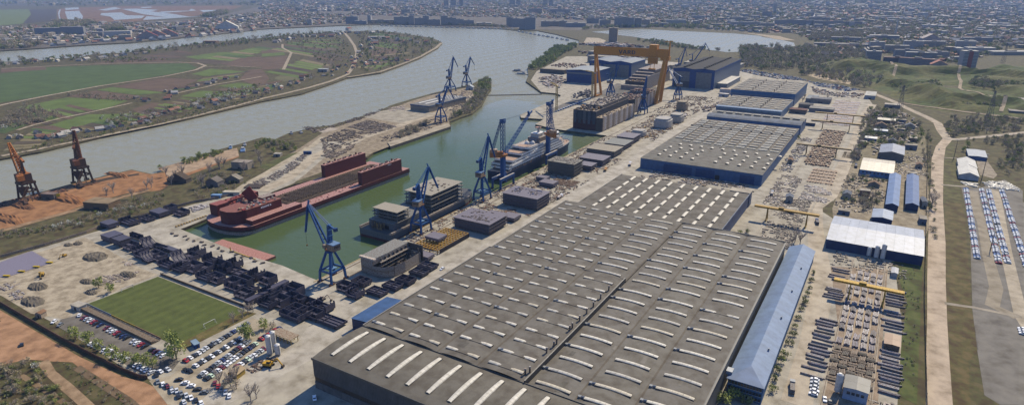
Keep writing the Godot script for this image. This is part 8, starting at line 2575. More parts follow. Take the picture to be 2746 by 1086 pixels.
func build_island() -> void:
	make_houses()
	var g := "houses on the peninsula"
	houses_along("on the peninsula's near bank, left part", [-988.4, -352.9, -978.9, -371.8, -930.8, -374.0, -938.0, -423.5, -925.1, -475.4, -938.5, -524.0], 22, 14, g, -0.35)
	houses_along("on the peninsula's near bank, right part", [-945.7, -528.4, -965.8, -599.5, -975.4, -645.3, -993.9, -750.8, -1028.2, -840.0, -1080.8, -936.7], 24, 16, g, -0.35)
	houses_along("on the field track amid the peninsula", [-1145.7, -601.3, -1093.0, -609.3, -1078.7, -629.0, -1176.2, -697.0, -1159.2, -734.8, -1190.9, -790.7, -1216.8, -875.1], 16, 10, g, -0.35)
	houses_along("beside the village road, near half", [-1080.8, -936.7, -1051.8, -971.0, -1085.1, -1044.4, -1142.6, -1137.1, -1372.6, -1382.5], 20, 26, g, -0.35)
	houses_along("right of the village road", [-1123.7, -1148.0, -1134.9, -1187.6, -1157.3, -1248.1, -1141.1, -1283.1, -1085.0, -1264.6], 16, 22, g, -0.35)
	houses_along("at the village's far end", [-1822.6, -1461.0, -1936.8, -1680.8, -1852.0, -1728.6, -1938.7, -1906.2, -1845.1, -1898.9, -1849.6, -2018.2], 26, 24, g, -0.35, 1.2, 2.0)
	houses_along("in the village's right quarter", [-1398.7, -1434.2, -1421.0, -1492.1, -1611.6, -1715.1, -1590.8, -1774.8, -1413.4, -1693.1, -1361.1, -1722.8], 22, 26, g, -0.35, 1.1, 1.7)
	houses_along("on the far bank of the peninsula, left part", [-1894.0, -703.3, -1920.1, -783.6, -1826.7, -862.7, -1856.7, -970.7, -1851.5, -1057.6], 14, 12, g, -0.35, 1.0, 1.6)
	hut("village_hall", "long white-roofed barn at the village's right side", -1640.2, -1766.5, 60, 18, 7, 0.6, Color(0.4, 0.4, 0.4), Color(0.6, 0.6, 0.6), "barn")
	hut("village_hall", "grey-blue roofed barn near the village road's bend", -1119.6, -1024.4, 22, 12, 6, 0.4, Color(0.3, 0.3, 0.3), Color(0.42, 0.46, 0.52), "barn")
	hut("village_hall", "brown brick barn on the peninsula's far bank", -1987.5, -1342.0, 46, 18, 8, 0.4, Color(0.25, 0.16, 0.1), Color(0.26, 0.15, 0.09), "barn")
	hut("church", "white church with a tower at the head of the village road", -2022.7, -2012.5, 16, 26, 9, 0.2, Color(0.6, 0.58, 0.55), Color(0.3, 0.12, 0.09), "church", false)
	tree_line("blossom", "white blossoming tree near the peninsula's bank, %s from the left", "blossoming trees on the peninsula", [-971.8, -356.3, -920.7, -392.9, -923.0, -378.6, -945.7, -528.4, -972.2, -657.9, -980.0, -686.7, -979.4, -710.3, -931.1, -456.7, -1039.3, -371.0, -1027.9, -797.3, -1021.3, -815.2, -1047.0, -922.5, -967.2, -498.8, -1015.9, -665.8], 1.6, 2.4)
	var mix := ["brown", "bush", "bare", "green"]
	thicket("scrub", pts([-1992.3, -742.0, -1952.6, -816.2, -1972.6, -945.4, -1955.8, -1036.0, -1987.7, -1229.2, -2044.7, -1588.8, -2068.8, -1797.1, -1993.1, -1938.0, -1899.0, -1845.4, -1886.5, -1513.2, -1828.9, -1259.7, -1850.7, -1142.1, -1860.2, -869.4, -1848.3, -685.3]), 420, mix, 1.6, 3.2, -0.4)
	thicket("scrub", pts([-1896.5, -1929.9, -1942.2, -2071.2, -1735.1, -2008.1, -1469.6, -1872.7, -1329.2, -1740.9, -1122.6, -1375.0, -1006.8, -1089.8, -1011.0, -994.6, -1222.5, -1236.3, -1447.9, -1476.8]), 520, mix, 1.2, 2.6, -0.4)
	thicket("scrub", pts([-1895.4, -1554.7, -1876.8, -1823.6, -1469.4, -1464.5, -1121.2, -1105.5, -1007.8, -881.8, -954.0, -725.2, -1008.3, -768.2, -1088.1, -932.4, -1130.8, -1058.0, -1401.3, -1243.5]), 300, ["brown", "bush", "brown", "bare"], 1.0, 2.0, -0.4)
	thicket("scrub", pts([-1131.0, -402.5, -1229.8, -475.1, -1079.0, -467.5, -1070.3, -455.2, -1042.3, -391.3, -1051.4, -371.1]), 150, ["brown", "bare", "brown"], 1.0, 2.0, -0.4)
	thicket("scrub", pts([-901.4, -320.1, -905.7, -415.0, -921.8, -551.1, -971.4, -739.1, -937.1, -711.9, -898.1, -536.1, -886.4, -405.3, -874.5, -309.2]), 170, ["bush", "brown"], 0.5, 1.2, -0.4)
	thicket("scrub", pts([-1821.0, -840.7, -1835.1, -937.8, -1768.9, -975.8, -1630.1, -1001.8, -1704.8, -868.4]), 110, mix, 1.0, 2.0, -0.4)
	thicket("scrub", pts([-1018.3, -485.7, -1007.6, -546.0, -1007.3, -605.5, -1063.2, -710.4, -1090.7, -833.5, -1012.8, -765.6, -962.7, -611.3, -936.5, -516.8, -940.8, -451.0]), 260, ["brown", "bush", "blossom"], 0.8, 1.6, -0.4)
	thicket("scrub", pts([-1273.5, -562.5, -1252.8, -599.6, -1152.9, -608.9, -1101.2, -593.3, -1210.6, -551.8]), 60, ["brown"], 0.7, 1.3, -0.4)
	# ---- spit: warehouse, floating quay and bits
	var r := thing("spit_warehouse", "grey warehouse with white roof strips on the spit", "warehouse", Vector3(-632, 0, -815))
	var b := MB.new()
	b.bx(-650, -613, 0, 9, -866, -766, Color(0.3, 0.27, 0.22))
	part(r, "wall", b, M.wall)
	b = MB.new()
	b.bx(-650.4, -612.6, 8.2, 10, -866.4, -765.6, Color(0.06, 0.12, 0.24), Color(0.19, 0.19, 0.19))
	part(r, "roof", b, M.roof)
	for q in [-641, -628]:
		b = MB.new()
		b.bx(q - 2, q + 2, 10, 10.8, -822, -776, Color(0.75, 0.74, 0.7))
		part(r, "roof_strip", b, M.plastic)
	for i in 5:
		for j in 5:
			b = MB.new()
			b.bx(-644 + i * 6, -640.5 + i * 6, 10, 10.7, -834 - j * 6.5, -831 - j * 6.5, Color(0.7, 0.69, 0.65))
			part(r, "roof_light", b, M.plastic)
	b = MB.new()
	var q0 := pts([-521.3, -698.1, -516.9, -567.6, -533.5, -581.3, -539.1, -715.0])
	b.prism(q0, -3.5, 1.2, Color(0.12, 0.11, 0.1), Color(0.38, 0.34, 0.27))
	tag(put("floating_quay", b, M.concrete), "long floating concrete quay along the spit's basin side", "quay")
	hut("spit_hut", "small pale blue-roofed house near the tip of the spit", -686.0, -983.0, 14, 9, 5, 0.3, Color(0.5, 0.52, 0.55), Color(0.5, 0.56, 0.64), "hut", false)
	clutter("spit_clutter", pts([-644.3, -625.6, -653.5, -675.0, -584.6, -660.8, -585.9, -614.4]), 420, 0.12, 0.8, 3.0, 1.8, [Color(0.17, 0.15, 0.12), Color(0.26, 0.22, 0.17), Color(0.1, 0.09, 0.08), Color(0.33, 0.3, 0.26)])
	clutter("spit_clutter", pts([-623.5, -555.3, -639.8, -613.6, -589.9, -614.8, -566.5, -540.6, -552.1, -494.8]), 300, 0.12, 0.8, 3.0, 1.8, [Color(0.17, 0.15, 0.12), Color(0.28, 0.24, 0.19), Color(0.1, 0.09, 0.08)])
	clutter("spit_clutter", pts([-566.1, -589.2, -565.7, -643.0, -577.6, -727.9, -557.4, -739.7, -542.4, -700.7, -529.7, -585.9]), 160, 0.12, 0.8, 3.2, 2.0, [Color(0.25, 0.22, 0.18), Color(0.14, 0.12, 0.1), Color(0.4, 0.37, 0.3)])
	clutter("spit_clutter", pts([-669.8, -868.3, -689.9, -980.7, -616.6, -899.4, -588.5, -792.1, -594.9, -769.8]), 160, 0.12, 0.8, 3.0, 2.2, [Color(0.33, 0.3, 0.26), Color(0.15, 0.13, 0.11), Color(0.5, 0.48, 0.44)])
	clutter("spit_clutter", pts([-701.8, -591.8, -673.2, -623.7, -696.5, -747.8, -691.2, -760.6, -663.5, -660.9, -658.8, -574.2]), 200, 0.1, 0.8, 2.6, 1.6, [Color(0.14, 0.12, 0.1), Color(0.22, 0.19, 0.15)])
	clutter("spit_clutter", pts([-691.2, -760.6, -686.3, -793.7, -658.3, -760.6, -671.7, -743.2]), 80, 0.12, 1.0, 3.5, 1.4, [Color(0.55, 0.52, 0.46), Color(0.42, 0.38, 0.32)])
	hut("blue_container", "dark blue container pair on the spit road near the crane", -561.3, -686.6, 10, 3, 3, 0.35, Color(0.02, 0.05, 0.16), Color(0.03, 0.07, 0.2), "container")
	hut("blue_truck", "dark blue truck on the spit road by the scrap", -579.6, -493.6, 9, 2.6, 3, 0.5, Color(0.02, 0.06, 0.2), Color(0.03, 0.09, 0.25), "truck")
	# boats at the spit and along the inlet
	var i := 0
	for q in [[-683.8, -466.2, 18.0, 0.9, Color(0.1, 0.2, 0.42), "blue and white ferry moored at the stream bank, left of two"], [-660.8, -466.4, 26.0, 0.9, Color(0.12, 0.22, 0.45), "blue-roofed barge moored at the stream bank"], [-681.2, -484.5, 16.0, 0.9, Color(0.3, 0.32, 0.35), "grey boat moored outside the blue-roofed barge"], [-682.2, -557.6, 15.0, 1.0, Color(0.2, 0.2, 0.2), "small dark boat at the spit's stream bank, left one"], [-674.5, -567.7, 14.0, 1.0, Color(0.4, 0.4, 0.4), "small grey boat at the spit's stream bank, right one"], [-747.1, -1268.1, 30.0, -1.4, Color(0.1, 0.1, 0.11), "dark barge moored off the green willow point"], [-713.0, -1229.7, 34.0, -1.3, Color(0.6, 0.6, 0.6), "white boat moored at the green willow point"]]:
		boat(q[5], q[0], q[1], q[2], q[3], q[4])
	b = MB.new()
	for k in 40:
		var p := Vector2(-629.2, -954.3).lerp(Vector2(-550.5, -1014.0), (k + 0.5) / 40.0)
		b.box(T(p.x, -3.0, p.y, -0.4), Vector3(5.4, 1.3, 2.4), Color(0.07, 0.07, 0.07))
	tag(put("floating_boom", b, M.worn), "dark floating boom across the mouth of the basin", "boom")

func boat(label: String, x: float, z: float, l: float, turn: float, col: Color) -> void:
	var r := thing("boat", label, "boat", Vector3(x, -2.6, z), turn, "boats at their moorings")
	var b := MB.new()
	b.prism(outline(-l * 0.13, l * 0.13, l * 0.5, -l * 0.5, l * 0.25, 4), -0.6, 1.6, col * 0.8, Color(0.4, 0.38, 0.34))
	put("hull", b, M.paint, r)
	b = MB.new()
	b.bx(-l * 0.1, l * 0.1, 1.6, 4.2, -l * 0.15, l * 0.4, Color(0.55, 0.55, 0.53), col)
	put("cabin", b, M.paint, r)
	b = MB.new()
	b.bx(-l * 0.06, l * 0.06, 4.2, 6.2, -l * 0.1, l * 0.05, Color(0.6, 0.6, 0.6))
	put("wheelhouse", b, M.paint, r)

# ---------------------------------------------------------------- far end of the yard
func build_far_yard() -> void:
	for q in [["long grey flat-roofed workshop behind the left blue halls", -640, -1500, 70, 30, 16, Color(0.3, 0.28, 0.26), Color(0.33, 0.31, 0.28)],
		["low dark shed by the inlet, left of the smaller blue hall", -655.3, -1263.2, 60, 16, 9, Color(0.12, 0.11, 0.11), Color(0.3, 0.27, 0.22)],
		["wide pale flat roof behind the wavy-roofed blue hall", -520, -1480, 150, 60, 10, Color(0.3, 0.29, 0.27), Color(0.42, 0.4, 0.36)],
		["pale flat-roofed store behind the gantry's girder", -380, -1560, 130, 50, 9, Color(0.3, 0.29, 0.27), Color(0.4, 0.39, 0.36)],
		["flat grey works building near the sand lot", -690, -1640, 90, 40, 12, Color(0.25, 0.25, 0.25), Color(0.35, 0.34, 0.33)],
		["white cabin row beside the lane near the paint hall", -257.0, -1180.1, 28, 12, 8, Color(0.6, 0.6, 0.62), Color(0.5, 0.42, 0.38)],
		["white flat cabin in front of the pipe hall by the lane", -255.8, -1144.8, 16, 9, 5, Color(0.55, 0.56, 0.6), Color(0.6, 0.6, 0.62)],
		["long grey-white roofed store by the curve of the pink road", -34.6, -1267.6, 16, 50, 6, Color(0.4, 0.42, 0.45), Color(0.5, 0.51, 0.5)],
		["grey shed with pitched roof beside the pipe hall", -117.3, -1178.6, 16, 40, 6, Color(0.25, 0.26, 0.28), Color(0.24, 0.28, 0.34)],
		["dark-roofed small house beside the pipe hall", -117.7, -1104.5, 20, 16, 6, Color(0.3, 0.27, 0.22), Color(0.09, 0.09, 0.1)],
		["grey-roofed house left of the plate field", -102.5, -1167.9, 30, 20, 7, Color(0.3, 0.28, 0.26), Color(0.16, 0.17, 0.2)],
		["dark brown-roofed shed between pipe hall and plate field", -121.6, -1051.9, 24, 16, 6, Color(0.2, 0.18, 0.16), Color(0.14, 0.07, 0.06)],
		["grey shed left of the far gantries", -91.9, -1080.2, 34, 20, 6, Color(0.25, 0.25, 0.25), Color(0.26, 0.26, 0.26)],
		["dark blue flat store near the dull gantries' left rail", -93.2, -962.6, 12, 7, 4, Color(0.03, 0.07, 0.15), Color(0.4, 0.38, 0.34)],
		["dark grey long barn on the hillside at the right edge", 164.8, -1323.8, 60, 26, 7, Color(0.2, 0.18, 0.17), Color(0.32, 0.3, 0.28)],
		["low pale store on the hillside's far right", 167.4, -1199.8, 30, 20, 7, Color(0.2, 0.19, 0.18), Color(0.3, 0.29, 0.28)],
		["long grey store by the road bend right of the wood", 1.0, -1176.4, 22, 14, 5, Color(0.3, 0.28, 0.26), Color(0.42, 0.4, 0.37)]]:
		hut("works_building", q[0], q[1], q[2], q[3], q[4], q[5], 0.0, q[6], q[7], "building")
	for q in [["white wrapped hull unit on the lane beyond the lavender blocks", -268, -850, 22, 26, 13, Color(0.5, 0.49, 0.47)], ["second white wrapped hull unit, farther along the lane", -262, -893, 18, 24, 12, Color(0.46, 0.44, 0.4)], ["grey wrapped hull unit beside the far lane", -278, -782, 18, 16, 8, Color(0.5, 0.48, 0.45)], ["tan sheeted hull unit near the gantry's fixed leg", -282, -985, 16, 18, 14, Color(0.36, 0.29, 0.2)]]:
		var r := thing("wrapped_unit", q[0], "ship block", Vector3(q[1], 0, q[2]), 0.0, "wrapped hull units")
		var b := MB.new()
		var p := PackedVector2Array()
		for k in 14:
			var a := TAU * k / 14
			p.append(Vector2(signf(cos(a)) * pow(absf(cos(a)), 0.45) * q[3] * 0.5, signf(sin(a)) * pow(absf(sin(a)), 0.45) * q[4] * 0.5))
		b.prism(p, 1.0, q[5] * 0.8, q[6])
		put("shell", b, M.plastic, r)
		b = MB.new()
		var p2 := PackedVector2Array()
		for v in p: p2.append(v * 0.86)
		b.prism(p2, q[5] * 0.8, q[5], q[6] * 0.9, q[6] * 0.8)
		put("cover", b, M.plastic, r)
	# floats along the slip
	var bm := []
	for c in [Color(0.6, 0.62, 0.64), Color(0.04, 0.12, 0.3)]:
		var b := MB.new()
		b.bx(-1.6, 1.6, 0.1, 2.0, -1.4, 1.4, c)
		bm.append(b.mesh(M.paint))
	for i in 30:
		var p := Vector2(-445.3, -870.8).lerp(Vector2(-448.1, -1002.1), i / 29.0)
		tag(put_mesh("float_box", bm[i % 2], self, Vector3(p.x, 0.1, p.y), 0.3), "%s float box in the line along the slip, %s from the near end" % [["white", "blue"][i % 2], nth(i)], "box", "float boxes along the slip")
	var pale := [Color(0.55, 0.53, 0.5), Color(0.35, 0.33, 0.3), Color(0.16, 0.15, 0.14), Color(0.3, 0.2, 0.13)]
	clutter("yard_clutter", pts([-650.2, -1177.4, -642.4, -1234.0, -598.2, -1207.6, -555.6, -1122.4, -557.9, -1064.6, -609.8, -1120.7]), 150, 0.1, 1.5, 7.0, 3.0, pale + [Color(0.65, 0.64, 0.6)])
	clutter("yard_clutter", pts([-720.3, -1367.3, -720.3, -1435.4, -648.4, -1430.9, -617.4, -1363.3, -668.9, -1354.2]), 160, 0.1, 1.0, 4.0, 3.0, [Color(0.3, 0.2, 0.16), Color(0.16, 0.13, 0.12)])
	clutter("yard_clutter", pts([-814.8, -1711.5, -729.3, -1728.7, -576.3, -1670.3, -473.1, -1510.1, -442.1, -1386.7, -545.1, -1560.2, -735.0, -1606.8]), 260, 0.1, 2.0, 9.0, 5.0, pale)
	clutter("yard_clutter", pts([-487.1, -1004.7, -490.3, -1051.7, -493.6, -1102.1, -454.2, -1024.0, -469.5, -991.9]), 70, 0.1, 1.0, 4.0, 5.0, [Color(0.15, 0.15, 0.16), Color(0.3, 0.3, 0.3)])
	clutter("yard_clutter", pts([-899.8, -1907.2, -817.4, -1995.2, -761.2, -1986.0, -670.5, -1921.8, -822.3, -1891.9]), 200, 0.1, 3.0, 12.0, 7.0, pale + [Color(0.6, 0.6, 0.62)])
	clutter("yard_clutter", pts([-259.4, -1015.5, -248.0, -1057.8, -248.9, -1108.1, -243.1, -1060.7, -241.8, -970.7]), 60, 0.1, 1.0, 4.0, 2.5, pale)
	clutter("yard_clutter", pts([-140.4, -1342.5, -100.9, -1293.7, -44.2, -1297.1, -49.7, -1237.9, -91.0, -1241.2, -122.2, -1258.8]), 260, 0.1, 0.8, 4.0, 2.4, pale + [Color(0.42, 0.44, 0.46)])
	clutter("yard_clutter", pts([-23.1, -1124.0, 13.8, -1145.6, 37.2, -1073.1, 32.5, -942.5, 18.8, -842.8, -8.8, -826.5, -18.7, -938.1]), 420, 0.1, 0.8, 4.0, 2.4, pale + [Color(0.2, 0.22, 0.2)])
	# cars of the yard's far car park
	var lot := pts([-311.3, -1510.0, -296.3, -1542.3, -244.7, -1503.2, -185.0, -1463.8, -149.5, -1407.4, -100.2, -1391.5, -56.5, -1342.8, -73.4, -1309.8, -126.9, -1350.4, -155.7, -1413.0, -212.3, -1418.2, -266.7, -1458.0])
	ground_sheet("far_car_park", lot, 0.2, M.concrete, Color(0.36, 0.33, 0.28))
	var rr := Rect2(lot[0], Vector2.ZERO)
	for p in lot: rr = rr.expand(p)
	var list := []
	while list.size() < 620:
		var p := Vector2(snappedf(rng.randf_range(rr.position.x, rr.end.x), 2.6), snappedf(rng.randf_range(rr.position.y, rr.end.y), 5.5))
		if Geometry2D.is_point_in_polygon(p, lot): list.append([p.x, p.y, [0, 1, 0, 2, 3, 7, 0, 1, 5][rng.randi() % 9]])
	far_cars(list)
	# steel lattice pylons on the slope
	for q in [["lattice pylon at the bend of the pale road", 11.2, -1144.1, 40.0], ["lattice pylon on the green slope at the right", 122.7, -1123.4, 44.0], ["lattice pylon beside the upper town's car park", 220.6, -2016.7, 46.0]]:
		var r := thing("pylon", q[0], "pylon", Vector3(q[1], 0, q[2]), 0.4, "lattice pylons on the slope")
		var b := MB.new()
		b.lattice(Vector3.ZERO, Vector3(0, q[3], 0), 7.0, 1.0, 0.35, 7, Color(0.16, 0.16, 0.17))
		put("tower", b, M.paint, r)
		for k in 3:
			b = MB.new()
			b.beam(Vector3(-6 + k, q[3] * (0.7 + k * 0.12), 0), Vector3(6 - k, q[3] * (0.7 + k * 0.12), 0), 0.4, 0.4, Color(0.16, 0.16, 0.17))
			put("cross_arm", b, M.paint, r)

# ---------------------------------------------------------------- town
func apartment(label: String, x: float, z: float, w: float, d: float, h: float, turn: float, col: Color, roof: Color, group := "apartment blocks of the town") -> Node3D:
	var r := thing("apartment_block", label, "building", Vector3(x, 0, z), turn, group)
	var b := MB.new()
	b.bx(-w / 2, w / 2, 0, h, -d / 2, d / 2, col)
	put("wall", b, M.wall, r)
	b = MB.new()
	b.bx(-w / 2 - 0.5, w / 2 + 0.5, h, h + 1.0, -d / 2 - 0.5, d / 2 + 0.5, roof)
	put("roof", b, M.wall, r)
	b = MB.new()
	b.bx(-w * 0.1, w * 0.1, h + 1.0, h + 3.6, -d * 0.25, d * 0.25, col * 0.9)
	put("lift_house", b, M.wall, r)
	for k in int(h / 3.2):
		b = MB.new()
		b.bx(-w / 2 + 0.8, w / 2 - 0.8, 1.2 + k * 3.2, 2.7 + k * 3.2, d / 2, d / 2 + 0.12, Color(0.09, 0.095, 0.11))
		put("window_row", b, M.glass, r)
	return r

func in_poly(p: PackedVector2Array) -> Vector2:
	var r := Rect2(p[0], Vector2.ZERO)
	for v in p: r = r.expand(v)
	for i in 400:
		var q := Vector2(rng.randf_range(r.position.x, r.end.x), rng.randf_range(r.position.y, r.end.y))
		if Geometry2D.is_point_in_polygon(q, p): return q
	return p[0]

func mass(called: String, me: Mesh, tr: Array, cols := []) -> void:
	var mm := MultiMesh.new()
	mm.transform_format = MultiMesh.TRANSFORM_3D
	mm.use_colors = not cols.is_empty()
	mm.mesh = me
	mm.instance_count = tr.size()
	for i in tr.size():
		mm.set_instance_transform(i, tr[i])
		if cols: mm.set_instance_color(i, cols[i])
	var o := MultiMeshInstance3D.new()
	o.name = called
	o.multimesh = mm
	add_child(o, true)
	o.set_meta("kind", "stuff")

func build_town() -> void:
	var white := Color(0.55, 0.54, 0.53)
	var grey := Color(0.4, 0.395, 0.39)
	var cream := Color(0.48, 0.43, 0.35)
	# blocks along the waterfront and round the lake: place, width, height, tone
	var rows := [
		["on the waterfront", [[-2459.8, -2196.3, 24, 26, 0], [-2354.0, -2372.0, 62, 34, 3], [-2281.8, -2356.7, 60, 16, 3], [-2277.8, -2414.0, 18, 40, 0], [-2230.1, -2440.2, 150, 17, 2], [-2116.1, -2466.1, 78, 34, 1], [-2062.2, -2477.7, 30, 40, 1], [-2017.6, -2484.4, 52, 30, 1], [-1991.7, -2498.6, 30, 40, 3], [-1938.1, -2492.8, 60, 24, 1], [-1886.4, -2504.0, 34, 42, 1], [-1847.8, -2508.1, 56, 34, 1], [-1805.4, -2514.4, 44, 28, 1], [-1759.2, -2523.0, 50, 24, 1], [-1688.8, -2545.2, 70, 14, 2], [-1551.9, -2555.7, 34, 40, 1], [-1513.5, -2545.2, 32, 38, 1], [-1407.0, -2439.5, 50, 44, 1], [-1380.0, -2440.3, 44, 50, 3], [-1412.3, -2633.0, 40, 24, 2], [-1389.2, -2678.1, 44, 22, 2], [-1342.0, -2671.9, 36, 26, 2], [-1273.8, -2662.4, 90, 18, 1]]],
		["behind the lake", [[-1084.4, -2767.4, 90, 42, 1], [-1049.0, -2787.1, 70, 40, 1], [-1020.0, -2850.2, 50, 30, 2], [-972.3, -2876.7, 100, 16, 1], [-923.0, -3001.9, 90, 24, 0], [-1192.4, -2803.2, 50, 26, 1], [-1322.8, -2957.8, 60, 24, 1], [-958.4, -3499.8, 70, 22, 0], [-643.9, -3058.6, 90, 20, 0], [-584.9, -3091.2, 60, 20, 0], [-531.4, -3058.8, 60, 18, 2], [-743.3, -3469.7, 90, 20, 2], [-684.0, -3891.7, 50, 34, 1], [-743.2, -4488.7, 18, 56, 0]]],
		["in the hazy upper town", [[-3136.6, -4197.8, 40, 60, 1], [-3215.4, -4400.4, 50, 60, 1], [-3155.9, -4431.1, 40, 60, 1], [-2907.1, -4821.6, 50, 60, 1], [-2861.1, -4845.2, 40, 62, 1], [-2716.3, -5058.3, 40, 60, 2], [-2589.6, -4930.2, 40, 62, 1], [-1894.4, -3718.2, 120, 30, 1], [-2062.9, -3705.9, 90, 32, 2], [-2756.7, -3257.2, 60, 30, 2], [-1668.6, -5884.4, 160, 22, 0], [-1540.4, -5742.6, 150, 18, 0], [-840.3, -5067.6, 24, 50, 0], [-4582.8, -4507.2, 110, 24, 0]]],
		["in the right-hand town", [[-60.9, -1874.0, 34, 24, 1], [-69.0, -2228.8, 40, 20, 0], [23.5, -2229.7, 50, 26, 0], [-15.3, -2126.1, 60, 20, 2], [10.5, -2021.9, 60, 18, 1], [42.6, -1985.6, 70, 16, 3], [80.9, -2007.6, 50, 18, 1], [157.8, -2358.2, 50, 22, 0], [184.9, -2240.7, 70, 14, 0], [204.2, -2617.1, 90, 16, 1], [-62.6, -2600.7, 90, 14, 1], [-169.9, -2448.4, 90, 14, 1], [-97.4, -4091.5, 150, 14, 0], [-15.9, -3970.8, 160, 12, 0], [116.0, -3380.6, 80, 12, 0], [78.1, -3323.0, 40, 14, 0], [348.7, -3608.3, 70, 14, 0], [348.9, -3488.0, 120, 12, 0], [362.0, -4781.4, 200, 12, 1], [79.0, -2386.0, 60, 16, 2], [70.0, -2499.0, 60, 20, 2], [-130.0, -2229.9, 120, 10, 1], [-186.4, -2234.9, 110, 10, 1], [254.1, -2219.4, 110, 9, 2], [-466.1, -3254.3, 140, 24, 1], [-381.7, -3301.0, 100, 22, 1], [-273.8, -3319.5, 200, 20, 1], [-388.7, -3663.7, 100, 20, 2], [662.6, -6976.0, 160, 12, 0], [319.4, -6270.8, 90, 12, 0], [239.5, -6279.0, 70, 12, 0], [58.0, -5517.9, 120, 12, 0]]]]
	var names := ["white", "grey", "cream", "blue-grey"]
	var cols := [white, grey, cream, Color(0.34, 0.36, 0.38)]
	for r in rows:
		for i in r[1].size():
			var a: Array = r[1][i]
			apartment("%s block %s, %s from the left of them" % [names[a[4]], r[0], nth(i)], a[0], a[1], a[2], 13 if a[3] > 15 else 26, a[3], 0.25 + rng.randf_range(-0.15, 0.3), cols[a[4]], [Color(0.55, 0.54, 0.52), Color(0.25, 0.24, 0.24)][0 if a[4] != 1 else rng.randi() % 2])
	var t := apartment("tall white tower block with a red stripe above the green slope", 130.0, -1779.7, 30, 20, 42, 0.35, Color(0.5, 0.49, 0.47), Color(0.5, 0.48, 0.44))
	var b := MB.new()
	b.bx(-4.5, 4.5, 2, 43.4, 10.1, 10.4, Color(0.34, 0.1, 0.08))
	put("red_stripe", b, M.wall, t)
	apartment("long pale school building with a brown roof above the green slope", 35.7, -1810.6, 78, 18, 17, -0.15, Color(0.34, 0.31, 0.33), Color(0.13, 0.07, 0.065))
	apartment("dark brown block left of the long pale school building", -6.6, -1832.1, 60, 18, 15, 0.15, Color(0.16, 0.13, 0.13), Color(0.15, 0.09, 0.085))
	hut("school_house", "red pitched-roof house between the school and the white tower", 76.0, -1748.5, 34, 24, 13, 0.1, Color(0.4, 0.33, 0.28), Color(0.45, 0.2, 0.15), "building", false)
	hut("gabled_hall", "big white-gabled building rising behind the school", 69.4, -2458.0, 50, 40, 20, 0.2, Color(0.4, 0.36, 0.37), Color(0.55, 0.5, 0.48), "building", false)
	apartment("slim beige tower block beside the sand lot", -824.5, -2012.2, 28, 20, 48, 0.3, Color(0.42, 0.35, 0.25), Color(0.4, 0.36, 0.3))
	hut("sports_dome", "long white arched sports hall on the north bank", -2477.8, -1758.6, 90, 34, 16, 0.8, Color(0.62, 0.62, 0.6), Color(0.7, 0.7, 0.68), "building", false)
	for q in [["red-roofed wharf building on the north bank, left one", -2367.7, -1347.7, 1.0, Color(0.4, 0.12, 0.1)], ["orange-roofed wharf building on the north bank, middle one", -2373.6, -1385.5, 1.0, Color(0.4, 0.19, 0.11)], ["red-roofed wharf building on the north bank, right one", -2382.1, -1433.8, 1.0, Color(0.4, 0.13, 0.11)]]:
		hut("wharf_building", q[0], q[1], q[2], 70, 24, 9, 1.0, Color(0.4, 0.36, 0.34), q[4], "building", false)
	hut("wharf_building", "white flat wharf building on the north bank", -2531.7, -1333.3, 90, 24, 22, 0.8, Color(0.55, 0.54, 0.52), Color(0.6, 0.6, 0.58), "building")
	hut("wharf_building", "grey hall with a yellow end on the north bank", -2817.3, -1313.4, 80, 24, 30, 0.8, Color(0.26, 0.27, 0.29), Color(0.3, 0.3, 0.32), "building")
	hut("wharf_building", "grey factory block on the north bank, farthest left", -2902.9, -1265.3, 90, 26, 26, 0.8, Color(0.28, 0.29, 0.31), Color(0.34, 0.34, 0.35), "building")
	b = MB.new()
	b.tube(Vector3.ZERO, Vector3(0, 60, 0), 3.0, 2.0, 8, Color(0.55, 0.54, 0.52))
	var ch := put("chimney", b, M.wall)
	ch.position = Vector3(-32.3, 0, -2767.6)
	tag(ch, "tall white chimney among the trees of the right-hand town", "chimney")
	# houses one by one where the town comes near
	houses_along("near the wood's right edge", [-282.4, -2258.1, -179.7, -2165.6, -142.7, -1934.0, -103.6, -2245.0, -60.4, -2384.3], 22, 40, "town houses above the slope", 0.3, 1.2, 2.2)
	houses_along("behind the white tower", [112.0, -2522.8, 168.9, -2685.2, 240.6, -2820.0, 321.3, -2771.4, 308.9, -2480.1], 28, 50, "town houses above the slope", 0.3, 1.2, 2.2)
	houses_along("on the lake's far shore", [-1223.6, -2737.5, -911.7, -2863.2, -810.2, -2904.2, -618.7, -2829.6, -464.5, -2753.1], 26, 40, "houses on the lake shore", 0.3, 1.4, 2.4)
	houses_along("on the north bank near the water", [-2368.2, -917.0, -2350.3, -1082.8, -2319.7, -1230.5, -2306.6, -1487.2, -2431.3, -1854.9], 30, 40, "houses on the north bank", 0.3, 1.4, 2.4)
